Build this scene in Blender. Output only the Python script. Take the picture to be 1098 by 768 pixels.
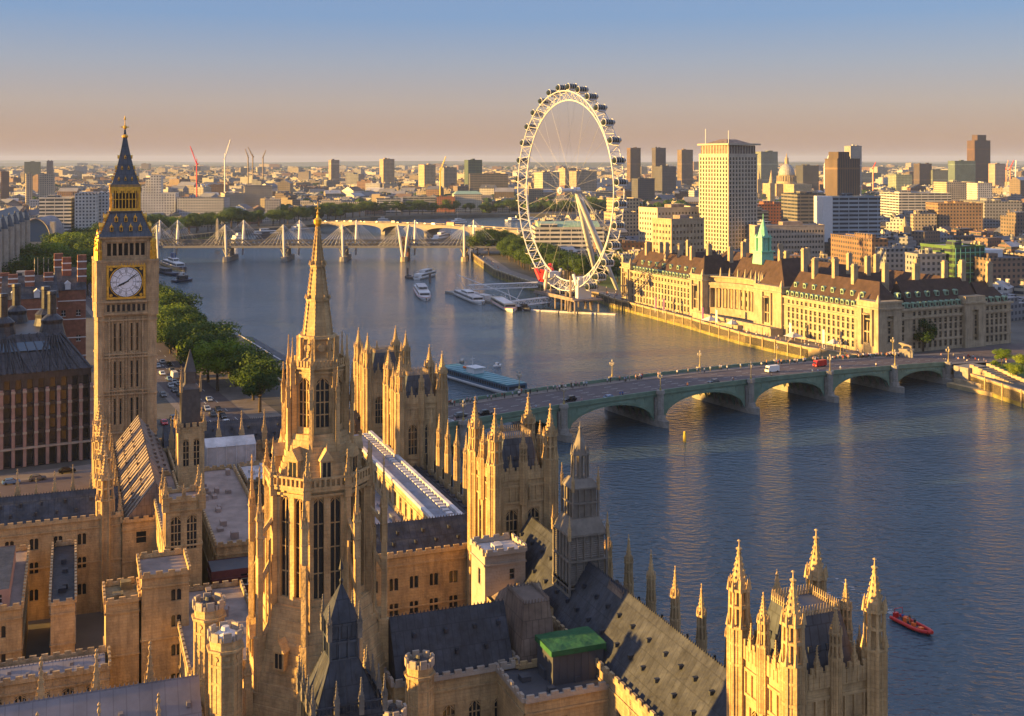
import bpy, math, random
from mathutils import Vector, Matrix
R = math.radians
random.seed(7)
S = bpy.context.scene
for _o in list(bpy.data.objects):
    bpy.data.objects.remove(_o)

# ---------------------------------------------------------------- camera, sky, sun, exposure
HC, FPX, CX0, HY0 = 90.0, 1225.0, 549.0, 172.0
cam_d = bpy.data.cameras.new('camera')
cam_d.sensor_fit = 'HORIZONTAL'; cam_d.sensor_width = 36.0
cam_d.lens = 36.0 * FPX / 1098.0
cam_d.shift_y = -(384.0 - HY0) / 1098.0
cam_d.clip_start = 1.0; cam_d.clip_end = 60000.0
cam = bpy.data.objects.new('camera', cam_d); S.collection.objects.link(cam)
cam.location = (0, 0, HC); cam.rotation_euler = (R(90), 0, 0)
S.camera = cam

SUN_EL, SUN_A = 7.8, 16.0          # elevation; degrees behind the camera's left-hand side
sdir = Vector((-math.cos(R(SUN_A)) * math.cos(R(SUN_EL)), -math.sin(R(SUN_A)) * math.cos(R(SUN_EL)), math.sin(R(SUN_EL))))
W = bpy.data.worlds.new('World'); S.world = W; W.use_nodes = True
nt = W.node_tree; nt.nodes.clear()
wo = nt.nodes.new('ShaderNodeOutputWorld'); bg = nt.nodes.new('ShaderNodeBackground')
sky = nt.nodes.new('ShaderNodeTexSky'); sky.sky_type = 'NISHITA'; sky.sun_disc = False
sky.sun_elevation = R(SUN_EL)
sky.sun_rotation = math.atan2(sdir.x, sdir.y)
sky.altitude = 0; sky.air_density = 1.0; sky.dust_density = 1.0; sky.ozone_density = 2.0
tc = nt.nodes.new('ShaderNodeTexCoord'); sx = nt.nodes.new('ShaderNodeSeparateXYZ')
nt.links.new(tc.outputs['Generated'], sx.inputs[0])
ramp = nt.nodes.new('ShaderNodeValToRGB')
el = ramp.color_ramp.elements
el[0].position = 0.0; el[0].color = (0.43, 0.255, 0.225, 1)
el[1].position = 1.0; el[1].color = (0.215, 0.32, 0.57, 1)
for p_, c_ in ((0.10, (0.475, 0.30, 0.235)), (0.24, (0.46, 0.36, 0.34)), (0.42, (0.34, 0.36, 0.46)), (0.62, (0.20, 0.32, 0.56))):
    e_ = el.new(p_); e_.color = (*c_, 1)
mr = nt.nodes.new('ShaderNodeMapRange'); mr.inputs['From Min'].default_value = 0.0; mr.inputs['From Max'].default_value = 0.20
nt.links.new(sx.outputs['Z'], mr.inputs['Value']); nt.links.new(mr.outputs[0], ramp.inputs[0])
SKY_STR = 0.12
vs = nt.nodes.new('ShaderNodeVectorMath'); vs.operation = 'SCALE'; vs.inputs['Scale'].default_value = 0.275 / SKY_STR
nt.links.new(ramp.outputs[0], vs.inputs[0])
mr2 = nt.nodes.new('ShaderNodeMapRange'); mr2.inputs['From Min'].default_value = 0.16; mr2.inputs['From Max'].default_value = 0.45
mr2.inputs['To Min'].default_value = 0.92; mr2.inputs['To Max'].default_value = 0.72
nt.links.new(sx.outputs['Z'], mr2.inputs['Value'])
mx = nt.nodes.new('ShaderNodeMix'); mx.data_type = 'RGBA'
nt.links.new(mr2.outputs[0], mx.inputs[0]); nt.links.new(sky.outputs[0], mx.inputs[6]); nt.links.new(vs.outputs[0], mx.inputs[7])
mr3 = nt.nodes.new('ShaderNodeMapRange'); mr3.inputs['From Min'].default_value = 0.22; mr3.inputs['From Max'].default_value = 0.6; mr3.inputs['To Max'].default_value = 0.8
nt.links.new(sx.outputs['Z'], mr3.inputs['Value'])
mz = nt.nodes.new('ShaderNodeMix'); mz.data_type = 'RGBA'; nt.links.new(mr3.outputs[0], mz.inputs[0]); nt.links.new(mx.outputs[2], mz.inputs[6])
mz.inputs[7].default_value = (0.155 / SKY_STR, 0.17 / SKY_STR, 0.24 / SKY_STR, 1)
nt.links.new(mz.outputs[2], bg.inputs[0]); bg.inputs[1].default_value = SKY_STR
nt.links.new(bg.outputs[0], wo.inputs[0])
sun_d = bpy.data.lights.new('sun', 'SUN'); sun_d.energy = 5.0; sun_d.angle = R(0.6); sun_d.color = (1.0, 0.565, 0.135)
sun = bpy.data.objects.new('sun', sun_d); S.collection.objects.link(sun)
sun.rotation_euler = sdir.to_track_quat('Z', 'Y').to_euler()
S.view_settings.view_transform = 'Standard'; S.view_settings.look = 'None'
S.view_settings.exposure = 1.8; S.view_settings.gamma = 1.0
S.render.engine = 'CYCLES'
S.cycles.use_denoising = True
S.cycles.max_bounces = 5; S.cycles.diffuse_bounces = 2; S.cycles.glossy_bounces = 3; S.cycles.transmission_bounces = 3
S.cycles.volume_bounces = 0; S.cycles.transparent_max_bounces = 8
S.cycles.sample_clamp_indirect = 6.0

# ---------------------------------------------------------------- pixel <-> place
def P(px, py, z=5.0):
    Y = FPX * (HC - z) / (py - HY0)
    return ((px - CX0) * Y / FPX, Y)
def XZ(px, py, Y):
    return ((px - CX0) * Y / FPX, HC - (py - HY0) * Y / FPX)
def ZY(py, Y):
    return HC - (py - HY0) * Y / FPX

# ---------------------------------------------------------------- materials
MATS = {}
def _nodes(name):
    m = bpy.data.materials.new(name); m.use_nodes = True
    n = m.node_tree; b = n.nodes['Principled BSDF']
    return m, n, b
def mat(name, col, rough=0.8, metal=0.0, var=0.25, scale=0.35, bump=0.0, bscale=3.0, brick=None, streak=0.0, spec=0.4, soot=0.0):
    """base colour with two scales of mottling, optional coursing, bump"""
    m, n, b = _nodes(name)
    N, L = n.nodes, n.links
    t = N.new('ShaderNodeNewGeometry')
    n1 = N.new('ShaderNodeTexNoise'); n1.inputs['Scale'].default_value = scale; n1.inputs['Detail'].default_value = 6; n1.inputs['Roughness'].default_value = 0.65
    mp = N.new('ShaderNodeMapping')
    if streak: mp.inputs['Scale'].default_value = (1, 1, streak)
    L.new(t.outputs['Position'], mp.inputs[0]); L.new(mp.outputs[0], n1.inputs['Vector'])
    r = N.new('ShaderNodeValToRGB')
    d = [c * (1 - var) for c in col]; l = [min(1, c * (1 + var * 0.8)) for c in col]
    r.color_ramp.elements[0].position = 0.34; r.color_ramp.elements[0].color = (*d, 1)
    r.color_ramp.elements[1].position = 0.66; r.color_ramp.elements[1].color = (*l, 1)
    L.new(n1.outputs[0], r.inputs[0])
    out = r.outputs[0]
    if soot:      # rain-washed and sooty patches running down the stone
        m3 = N.new('ShaderNodeMapping'); m3.inputs['Scale'].default_value = (1, 1, 0.16); L.new(t.outputs['Position'], m3.inputs[0])
        q3 = N.new('ShaderNodeTexNoise'); q3.inputs['Scale'].default_value = 0.9; q3.inputs['Detail'].default_value = 8; q3.inputs['Roughness'].default_value = 0.7; L.new(m3.outputs[0], q3.inputs['Vector'])
        r3 = N.new('ShaderNodeValToRGB'); r3.color_ramp.elements[0].position = 0.36; r3.color_ramp.elements[0].color = (1 - soot, 1 - soot * 0.97, 1 - soot * 0.9, 1); r3.color_ramp.elements[1].position = 0.56; r3.color_ramp.elements[1].color = (1, 1, 1, 1)
        L.new(q3.outputs[0], r3.inputs[0]); m4 = N.new('ShaderNodeMix'); m4.data_type = 'RGBA'; m4.blend_type = 'MULTIPLY'; m4.inputs[0].default_value = 1.0
        L.new(out, m4.inputs[6]); L.new(r3.outputs[0], m4.inputs[7]); out = m4.outputs[2]
    if brick:
        bw, bh, mort, amt = brick
        # wall-aligned coordinates: along the wall, up the wall
        cr = N.new('ShaderNodeVectorMath'); cr.operation = 'CROSS_PRODUCT'; cr.inputs[1].default_value = (0, 0, 1)
        L.new(t.outputs['Normal'], cr.inputs[0])
        nz = N.new('ShaderNodeVectorMath'); nz.operation = 'NORMALIZE'; L.new(cr.outputs[0], nz.inputs[0])
        dt = N.new('ShaderNodeVectorMath'); dt.operation = 'DOT_PRODUCT'; L.new(nz.outputs[0], dt.inputs[0]); L.new(t.outputs['Position'], dt.inputs[1])
        sp = N.new('ShaderNodeSeparateXYZ'); L.new(t.outputs['Position'], sp.inputs[0])
        cb = N.new('ShaderNodeCombineXYZ'); L.new(dt.outputs['Value'], cb.inputs[0]); L.new(sp.outputs[2], cb.inputs[1])
        br = N.new('ShaderNodeTexBrick'); br.inputs['Scale'].default_value = 1.0
        br.inputs['Brick Width'].default_value = bw; br.inputs['Row Height'].default_value = bh; br.inputs['Mortar Size'].default_value = mort
        br.inputs['Color1'].default_value = (1 - amt, 1 - amt, 1 - amt, 1); br.inputs['Color2'].default_value = (1, 1, 1, 1); br.inputs['Mortar'].default_value = (1 - 2.2 * amt,) * 3 + (1,)
        L.new(cb.outputs[0], br.inputs['Vector'])
        mm = N.new('ShaderNodeMix'); mm.data_type = 'RGBA'; mm.blend_type = 'MULTIPLY'; mm.inputs[0].default_value = 1.0
        L.new(out, mm.inputs[6]); L.new(br.outputs[0], mm.inputs[7]); out = mm.outputs[2]
    L.new(out, b.inputs['Base Color'])
    b.inputs['Roughness'].default_value = rough; b.inputs['Metallic'].default_value = metal
    b.inputs['Specular IOR Level'].default_value = spec
    if bump:
        n2 = N.new('ShaderNodeTexNoise'); n2.inputs['Scale'].default_value = bscale; n2.inputs['Detail'].default_value = 4
        L.new(t.outputs['Position'], n2.inputs['Vector'])
        bp = N.new('ShaderNodeBump'); bp.inputs['Strength'].default_value = bump; bp.inputs['Distance'].default_value = 0.3
        L.new(n2.outputs[0], bp.inputs['Height']); L.new(bp.outputs[0], b.inputs['Normal'])
    MATS[name] = m
    return m
def plain(name, col, rough=0.5, metal=0.0):
    m, n, b = _nodes(name)
    b.inputs['Base Color'].default_value = (*col, 1); b.inputs['Roughness'].default_value = rough; b.inputs['Metallic'].default_value = metal
    MATS[name] = m
    return m

M_STONE = mat('honey_limestone', (0.52, 0.365, 0.185), 0.85, var=0.24, scale=0.30, soot=0.32, bump=0.5, bscale=2.2, brick=(1.4, 0.45, 0.03, 0.10))
M_STONED = mat('weathered_limestone', (0.45, 0.335, 0.195), 0.88, var=0.28, scale=0.35, soot=0.4, bump=0.5, bscale=2.2, brick=(1.4, 0.45, 0.03, 0.10))
M_STONEP = mat('pale_ashlar', (0.40, 0.34, 0.28), 0.85, var=0.2, scale=0.25, bump=0.3, brick=(1.6, 0.5, 0.03, 0.08))
M_TOWER = mat('tower_limestone', (0.51, 0.355, 0.20), 0.85, var=0.2, scale=0.35, soot=0.35, bump=0.5, bscale=2.5, brick=(1.3, 0.5, 0.03, 0.10))
M_GOLD = mat('gilding', (0.75, 0.46, 0.08), 0.38, metal=0.75, var=0.3, scale=1.5)
M_IRON = mat('cast_iron_roof', (0.07, 0.085, 0.11), 0.5, var=0.3, scale=0.8, brick=(1.0, 2.4, 0.07, 0.22), spec=0.5)
M_LEAD = mat('grey_roof_plates', (0.046, 0.052, 0.068), 0.6, var=0.5, scale=0.4, bump=0.35, bscale=1.5, soot=0.35, brick=(1.1, 2.6, 0.06, 0.2))
M_LEADP = mat('pale_roof_sheet', (0.19, 0.18, 0.20), 0.6, var=0.25, scale=0.2, brick=(1.4, 3.0, 0.06, 0.12))
M_LEADB = mat('brown_roof_plates', (0.20, 0.15, 0.12), 0.65, var=0.4, scale=0.3, brick=(0.9, 2.2, 0.06, 0.2))
M_VENT = mat('aged_cast_iron', (0.18, 0.16, 0.135), 0.6, var=0.25, scale=0.8, spec=0.5)
M_DLEAD = mat('dark_lead', (0.085, 0.08, 0.08), 0.6, var=0.25, scale=0.8)
M_SHEET = mat('bluish_roof_sheet', (0.24, 0.27, 0.34), 0.5, var=0.35, scale=0.3, brick=(2.0, 1.2, 0.08, 0.2))
M_FLAT = mat('flat_roof_felt', (0.24, 0.195, 0.175), 0.9, var=0.35, scale=0.22)
M_FLATW = mat('white_flat_roof', (0.50, 0.49, 0.50), 0.75, var=0.28, scale=0.3)
M_GLASS = plain('dark_glass', (0.018, 0.024, 0.03), 0.12)
M_GLASSB = plain('blue_glass', (0.07, 0.12, 0.18), 0.1)
M_OPAL = mat('opal_glass', (0.80, 0.80, 0.86), 0.35, var=0.05, scale=1)
M_BLACK = plain('black_iron', (0.012, 0.012, 0.014), 0.45)
M_WHITE = mat('white_paint', (0.62, 0.62, 0.63), 0.45, var=0.06, scale=0.5)
M_STEEL = mat('painted_white_steel', (0.58, 0.58, 0.60), 0.4, var=0.05, scale=0.4)
M_BRONZE = mat('dark_bronze', (0.058, 0.062, 0.076), 0.4, metal=0.4, var=0.3, scale=0.6, brick=(1.0, 1.8, 0.07, 0.2))
M_PINK = mat('pink_sandstone', (0.34, 0.22, 0.19), 0.8, var=0.15, scale=0.5)
M_BRICK = mat('red_brick', (0.26, 0.11, 0.072), 0.85, var=0.25, scale=0.8, brick=(0.8, 0.3, 0.02, 0.12))
M_CREAM = mat('cream_stone', (0.43, 0.385, 0.31), 0.8, var=0.14, scale=0.2, brick=(1.6, 0.6, 0.03, 0.05))
M_PORT = mat('portland_stone', (0.40, 0.325, 0.22), 0.8, var=0.2, scale=0.22, soot=0.3, bump=0.3, brick=(1.8, 0.6, 0.04, 0.07))
M_TILE = mat('brown_tile_roof', (0.062, 0.036, 0.029), 0.8, var=0.35, scale=0.35, brick=(0.8, 0.5, 0.05, 0.15))
M_COPPER = mat('green_copper', (0.20, 0.50, 0.36), 0.6, var=0.2, scale=0.7)
M_COPPERD = mat('dull_copper', (0.24, 0.37, 0.27), 0.65, var=0.25, scale=0.5)
M_BRIDGE = mat('green_bridge_paint', (0.125, 0.20, 0.145), 0.5, var=0.2, scale=0.4)
M_GRAN = mat('granite', (0.28, 0.26, 0.23), 0.8, var=0.25, scale=0.5, brick=(1.2, 0.6, 0.04, 0.1))
M_ASPH = mat('asphalt', (0.10, 0.082, 0.085), 0.85, var=0.2, scale=0.2)
M_PAVE = mat('paving', (0.20, 0.17, 0.15), 0.85, var=0.22, scale=0.3)
M_LINE = plain('road_paint', (0.62, 0.62, 0.60), 0.7)
M_CITY = mat('city_ground', (0.10, 0.095, 0.085), 0.95, var=0.4, scale=0.03)
M_WALLR = mat('river_wall_stone', (0.40, 0.31, 0.17), 0.85, var=0.3, scale=0.2, brick=(1.6, 0.7, 0.05, 0.14))
M_ALGAE = mat('algae_stone', (0.20, 0.18, 0.05), 0.85, var=0.4, scale=0.3)
M_GRASS = mat('lawn', (0.055, 0.10, 0.022), 0.95, var=0.3, scale=0.1)
M_BARK = mat('bark', (0.075, 0.055, 0.04), 0.95, var=0.3, scale=1.5)
M_RED = plain('red_paint', (0.55, 0.02, 0.015), 0.35)
M_TARP = mat('green_tarp', (0.022, 0.11, 0.04), 0.75, var=0.18, scale=0.7, bump=0.6, bscale=0.9)
M_DKGREY = mat('dark_cladding', (0.06, 0.065, 0.08), 0.6, var=0.15, scale=0.4)
M_TEAL = mat('teal_canopy', (0.08, 0.24, 0.28), 0.3, var=0.15, scale=0.5)
M_ORANGE = plain('orange_vest', (0.8, 0.16, 0.02), 0.6)
M_SKIN = plain('skin', (0.5, 0.28, 0.2), 0.6)
M_YELL = plain('yellow_paint', (0.6, 0.42, 0.04), 0.5)
def leafmat(name, c1, c2):
    m, n, b = _nodes(name); N, L = n.nodes, n.links
    oi = N.new('ShaderNodeObjectInfo'); t = N.new('ShaderNodeNewGeometry')
    ns = N.new('ShaderNodeTexNoise'); ns.inputs['Scale'].default_value = 0.22; ns.inputs['Detail'].default_value = 5
    L.new(t.outputs['Position'], ns.inputs['Vector'])
    a = N.new('ShaderNodeMath'); a.operation = 'MULTIPLY_ADD'; a.inputs[1].default_value = 0.4; a.inputs[2].default_value = -0.2
    L.new(oi.outputs['Random'], a.inputs[0])
    s = N.new('ShaderNodeMath'); s.operation = 'ADD'; L.new(ns.outputs[0], s.inputs[0]); L.new(a.outputs[0], s.inputs[1])
    r = N.new('ShaderNodeValToRGB'); r.color_ramp.elements[0].position = .3; r.color_ramp.elements[1].position = .7
    r.color_ramp.elements[0].color = (*c1, 1); r.color_ramp.elements[1].color = (*c2, 1)
    L.new(s.outputs[0], r.inputs[0]); L.new(r.outputs[0], b.inputs['Base Color'])
    b.inputs['Roughness'].default_value = 0.7; b.inputs['Specular IOR Level'].default_value = 0.2
    tr = N.new('ShaderNodeBsdfTranslucent'); L.new(r.outputs[0], tr.inputs[0])
    ms = N.new('ShaderNodeMixShader'); ms.inputs[0].default_value = 0.3
    L.new(b.outputs[0], ms.inputs[1]); L.new(tr.outputs[0], ms.inputs[2]); L.new(ms.outputs[0], N['Material Output'].inputs[0])
    return m
M_LEAF = leafmat('leaves', (0.026, 0.060, 0.010), (0.078, 0.13, 0.018))
M_LEAFB = leafmat('leaves_bright', (0.10, 0.17, 0.012), (0.20, 0.27, 0.025))

def facade_mat(name, winu=3.4, winv=3.5, fu=0.5, fv=0.5, attr=True, wallc=(0.4, 0.36, 0.3), glass=(0.035, 0.045, 0.06), roofc=(0.16, 0.16, 0.18), rand=None):
    """walls carry a grid of windows measured along the wall; roofs are plain. For buildings seen from far off."""
    m, n, b = _nodes(name); N, L = n.nodes, n.links
    t = N.new('ShaderNodeNewGeometry')
    def math_(op, a, bb=None, c=None):
        x = N.new('ShaderNodeMath'); x.operation = op
        for i, v in enumerate((a, bb, c)):
            if v is None: continue
            if isinstance(v, (int, float)): x.inputs[i].default_value = v
            else: L.new(v, x.inputs[i])
        return x.outputs[0]
    cr = N.new('ShaderNodeVectorMath'); cr.operation = 'CROSS_PRODUCT'; cr.inputs[1].default_value = (0, 0, 1); L.new(t.outputs['True Normal'], cr.inputs[0])
    nz = N.new('ShaderNodeVectorMath'); nz.operation = 'NORMALIZE'; L.new(cr.outputs[0], nz.inputs[0])
    dt = N.new('ShaderNodeVectorMath'); dt.operation = 'DOT_PRODUCT'; L.new(nz.outputs[0], dt.inputs[0]); L.new(t.outputs['Position'], dt.inputs[1])
    sp = N.new('ShaderNodeSeparateXYZ'); L.new(t.outputs['Position'], sp.inputs[0])
    sn = N.new('ShaderNodeSeparateXYZ'); L.new(t.outputs['True Normal'], sn.inputs[0])
    fu_ = math_('FRACT', math_('DIVIDE', dt.outputs['Value'], winu)); fv_ = math_('FRACT', math_('DIVIDE', math_('SUBTRACT', sp.outputs[2], 0.3), winv))
    a = math_('MULTIPLY', math_('LESS_THAN', math_('ABSOLUTE', math_('SUBTRACT', fu_, 0.5)), fu / 2), math_('LESS_THAN', math_('ABSOLUTE', math_('SUBTRACT', fv_, 0.5)), fv / 2))
    isw = math_('LESS_THAN', math_('ABSOLUTE', sn.outputs[2]), 0.3)
    a = math_('MULTIPLY', a, isw)
    n1 = N.new('ShaderNodeTexNoise'); n1.inputs['Scale'].default_value = 0.08; n1.inputs['Detail'].default_value = 5; L.new(t.outputs['Position'], n1.inputs['Vector'])
    va = math_('MULTIPLY_ADD', n1.outputs[0], 0.7, 0.62)
    if attr:
        at = N.new('ShaderNodeAttribute'); at.attribute_name = 'tint'; wall = at.outputs['Color']
        at2 = N.new('ShaderNodeAttribute'); at2.attribute_name = 'rooftint'; roof = at2.outputs['Color']
    else:
        c = N.new('ShaderNodeRGB'); c.outputs[0].default_value = (*wallc, 1); wall = c.outputs[0]
        c = N.new('ShaderNodeRGB'); c.outputs[0].default_value = (*roofc, 1); roof = c.outputs[0]
    m1 = N.new('ShaderNodeMix'); m1.data_type = 'RGBA'; L.new(isw, m1.inputs[0]); L.new(roof, m1.inputs[6]); L.new(wall, m1.inputs[7])
    mv = N.new('ShaderNodeVectorMath'); mv.operation = 'SCALE'; L.new(m1.outputs[2], mv.inputs[0]); L.new(va, mv.inputs['Scale'])
    m2 = N.new('ShaderNodeMix'); m2.data_type = 'RGBA'; L.new(a, m2.inputs[0]); L.new(mv.outputs[0], m2.inputs[6]); m2.inputs[7].default_value = (*glass, 1)
    L.new(m2.outputs[2], b.inputs['Base Color'])
    L.new(math_('MULTIPLY_ADD', a, -0.55, 0.85), b.inputs['Roughness'])
    b.inputs['Specular IOR Level'].default_value = 0.3
    return m
M_FAC = facade_mat('far_facade')
M_FACH = facade_mat('banded_facade', 9.0, 3.6, 0.93, 0.5)
M_FACV = facade_mat('ribbed_facade', 2.4, 40.0, 0.5, 0.95)

# ---------------------------------------------------------------- mesh builder
class MB:
    def __init__(s): s.v = []; s.f = []; s.m = []; s.k = 0
    def pts(s, L):
        i = len(s.v); s.v.extend([tuple(p) for p in L]); return i
    def face(s, idx): s.f.append(tuple(idx)); s.m.append(s.k)
    def poly(s, L):
        i = s.pts(L); s.face(range(i, i + len(L)))
    def box(s, x0, x1, y0, y1, z0, z1):
        i = s.pts([(x0, y0, z0), (x1, y0, z0), (x1, y1, z0), (x0, y1, z0), (x0, y0, z1), (x1, y0, z1), (x1, y1, z1), (x0, y1, z1)])
        for q in ((0, 3, 2, 1), (4, 5, 6, 7), (0, 1, 5, 4), (1, 2, 6, 5), (2, 3, 7, 6), (3, 0, 4, 7)): s.face([i + k for k in q])
    def cbox(s, cx, cy, w, d, z0, z1): s.box(cx - w / 2, cx + w / 2, cy - d / 2, cy + d / 2, z0, z1)
    def rbox(s, cx, cy, w, d, z0, z1, a):
        c, n = math.cos(a), math.sin(a)
        q = [(cx + c * x - n * y, cy + n * x + c * y) for x, y in ((-w / 2, -d / 2), (w / 2, -d / 2), (w / 2, d / 2), (-w / 2, d / 2))]
        s.prism(q, z0, z1)
    def prism(s, q, z0, z1, top=True):
        n = len(q); i = s.pts([(x, y, z0) for x, y in q] + [(x, y, z1) for x, y in q])
        for k in range(n):
            j = (k + 1) % n; s.face((i + k, i + j, i + n + j, i + n + k))
        s.face([i + k for k in reversed(range(n))])
        if top: s.face([i + n + k for k in range(n)])
    def frus(s, n, cx, cy, r0, r1, z0, z1, a=None, cap=True):
        if a is None: a = math.pi / n
        q = [(math.cos(a + 2 * math.pi * k / n), math.sin(a + 2 * math.pi * k / n)) for k in range(n)]
        i = s.pts([(cx + r0 * x, cy + r0 * y, z0) for x, y in q])
        if r1 > 1e-6:
            s.pts([(cx + r1 * x, cy + r1 * y, z1) for x, y in q])
            for k in range(n): s.face((i + k, i + (k + 1) % n, i + n + (k + 1) % n, i + n + k))
            if cap: s.face([i + n + k for k in range(n)])
        else:
            s.pts([(cx, cy, z1)])
            for k in range(n): s.face((i + k, i + (k + 1) % n, i + n))
        if cap: s.face([i + k for k in reversed(range(n))])
    def sq(s, cx, cy, w0, w1, z0, z1):      # square frustum, sides along the axes
        s.frus(4, cx, cy, w0 / math.sqrt(2), w1 / math.sqrt(2), z0, z1)
    def lathe(s, cx, cy, prof, n=12, a=0.0):
        base = []
        for r, z in prof:
            base.append(s.pts([(cx + r * math.cos(a + 2 * math.pi * k / n), cy + r * math.sin(a + 2 * math.pi * k / n), z) for k in range(n)]))
        for p, q in zip(base, base[1:]):
            for k in range(n): s.face((p + k, p + (k + 1) % n, q + (k + 1) % n, q + k))
        s.face([base[0] + k for k in reversed(range(n))]); s.face([base[-1] + k for k in range(n)])
    def tube(s, p, q, r, n=6, r2=None):
        p, q = Vector(p), Vector(q); d = q - p
        if d.length < 1e-6: return
        d.normalize(); u = d.cross(Vector((0, 0, 1)))
        if u.length < 1e-3: u = Vector((1, 0, 0))
        u.normalize(); v = d.cross(u); r2 = r if r2 is None else r2
        i = s.pts([p + r * (math.cos(2 * math.pi * k / n) * u + math.sin(2 * math.pi * k / n) * v) for k in range(n)] + [q + r2 * (math.cos(2 * math.pi * k / n) * u + math.sin(2 * math.pi * k / n) * v) for k in range(n)])
        for k in range(n): s.face((i + k, i + n + k, i + n + (k + 1) % n, i + (k + 1) % n))
        s.face([i + k for k in range(n)]); s.face([i + n + k for k in reversed(range(n))])
    def gable(s, x0, x1, y0, y1, z0, h, ax='y', hip0=0.0, hip1=0.0, t=0.0):
        """ridge along ax; hip0/hip1 pull the ridge ends in"""
        if ax == 'y':
            c = (x0 + x1) / 2; L = [(x0, y0, z0), (x1, y0, z0), (x1, y1, z0), (x0, y1, z0), (c, y0 + hip0, z0 + h), (c, y1 - hip1, z0 + h)]
            F = ((0, 1, 4), (1, 2, 5, 4), (2, 3, 5), (3, 0, 4, 5), (0, 3, 2, 1))
        else:
            c = (y0 + y1) / 2; L = [(x0, y0, z0), (x1, y0, z0), (x1, y1, z0), (x0, y1, z0), (x0 + hip0, c, z0 + h), (x1 - hip1, c, z0 + h)]
            F = ((0, 1, 5, 4), (1, 2, 5), (2, 3, 4, 5), (3, 0, 4), (0, 3, 2, 1))
        i = s.pts(L)
        for q in F: s.face([i + k for k in q])
    def wall(s, A, B, z0, z1, ops, dep=0.35):
        """vertical wall from A to B (outward normal on its right), rectangular openings (u0,u1,z0,z1) with reveals and no back"""
        ax, ay = A; bx, by = B; L = math.hypot(bx - ax, by - ay); ux, uy = (bx - ax) / L, (by - ay) / L; nx, ny = uy, -ux
        us = sorted({0.0, L} | {round(o[k], 4) for o in ops for k in (0, 1)}); vs_ = sorted({z0, z1} | {round(o[k], 4) for o in ops for k in (2, 3)})
        us = [u for u in us if 0 <= u <= L + 1e-6]
        def pt(u, z, d=0.0): return (ax + ux * u - nx * d, ay + uy * u - ny * d, z)
        S_ = set()
        ui = {u: i for i, u in enumerate(us)}; vi = {v: i for i, v in enumerate(vs_)}
        for o in ops:
            a, b, c, d = (round(x, 4) for x in o)
            if a not in ui or b not in ui: continue
            for i in range(ui[a], ui[b]):
                for j in range(vi[c], vi[d]): S_.add((i, j))
        for j in range(len(vs_) - 1):
            i = 0
            while i < len(us) - 1:
                if (i, j) in S_: i += 1; continue
                k = i
                while k < len(us) - 1 and (k, j) not in S_: k += 1
                s.poly([pt(us[i], vs_[j]), pt(us[k], vs_[j]), pt(us[k], vs_[j + 1]), pt(us[i], vs_[j + 1])]); i = k
        for o in ops:
            a, b, c, d = o
            s.poly([pt(a, c), pt(b, c), pt(b, c, dep), pt(a, c, dep)]); s.poly([pt(a, d, dep), pt(b, d, dep), pt(b, d), pt(a, d)])
            s.poly([pt(a, c, dep), pt(a, d, dep), pt(a, d), pt(a, c)]); s.poly([pt(b, c), pt(b, d), pt(b, d, dep), pt(b, c, dep)])
    def crenel(s, A, B, z, h=0.7, w=0.9, gap=0.7, t=0.4):
        ax, ay = A; bx, by = B; L = math.hypot(bx - ax, by - ay); n = max(1, int(L / (w + gap))); a = math.atan2(by - ay, bx - ax)
        for k in range(n):
            u = (k + 0.5) / n
            s.rbox(ax + (bx - ax) * u, ay + (by - ay) * u, w, t, z, z + h, a)
    def mesh(s, name, mats):
        me = bpy.data.meshes.new(name); me.from_pydata(s.v, [], s.f)
        for m in (mats if isinstance(mats, (list, tuple)) else [mats]): me.materials.append(m)
        if len(me.materials) > 1: me.polygons.foreach_set('material_index', s.m)
        me.update(); return me

def link(o, parent=None):
    S.collection.objects.link(o)
    if parent is not None: o.parent = parent
    return o
def thing(name, label, cat, loc=(0, 0, 0), rz=0.0, group=None):
    o = bpy.data.objects.new(name, None); o.empty_display_size = 0.5
    o.location = loc; o.rotation_euler = (0, 0, rz); o['label'] = label; o['category'] = cat
    if group: o['group'] = group
    return link(o)
def part(name, b, mats, parent, loc=(0, 0, 0), rz=0.0, label=None, stuff=False):
    me = b.mesh(name, mats) if isinstance(b, MB) else b
    o = bpy.data.objects.new(name, me); o.location = loc; o.rotation_euler = (0, 0, rz)
    if label: o['label'] = label
    if stuff: o['kind'] = 'stuff'
    return link(o, parent)
def single(name, b, mats, label, cat, loc=(0, 0, 0), rz=0.0, group=None):
    o = part(name, b, mats, None, loc, rz); o['label'] = label; o['category'] = cat
    if group: o['group'] = group
    return o
def struct(name, b, mats, kind='structure'):
    o = part(name, b, mats, None); o['kind'] = kind; return o
KIDS = {}
def kids(o):
    return [c for c in bpy.data.objects if c.parent == o]
def dup(proto, loc, rz, label, group=None, sc=None, kl=None):
    r = proto.copy(); r.location = loc; r.rotation_euler = (0, 0, rz); r['label'] = label
    if group: r['group'] = group
    if sc: r.scale = sc
    S.collection.objects.link(r)
    for c in kl if kl is not None else kids(proto):
        d = c.copy(); S.collection.objects.link(d); d.parent = r
        for g in (KIDS.get(c.name) or ()):
            e = g.copy(); S.collection.objects.link(e); e.parent = d
    return r
ONES = ['', 'first', 'second', 'third', 'fourth', 'fifth', 'sixth', 'seventh', 'eighth', 'ninth', 'tenth', 'eleventh', 'twelfth', 'thirteenth', 'fourteenth', 'fifteenth', 'sixteenth', 'seventeenth', 'eighteenth', 'nineteenth']
TENS = {2: 'twent', 3: 'thirt', 4: 'fort', 5: 'fift', 6: 'sixt', 7: 'sevent', 8: 'eight', 9: 'ninet'}
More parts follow.
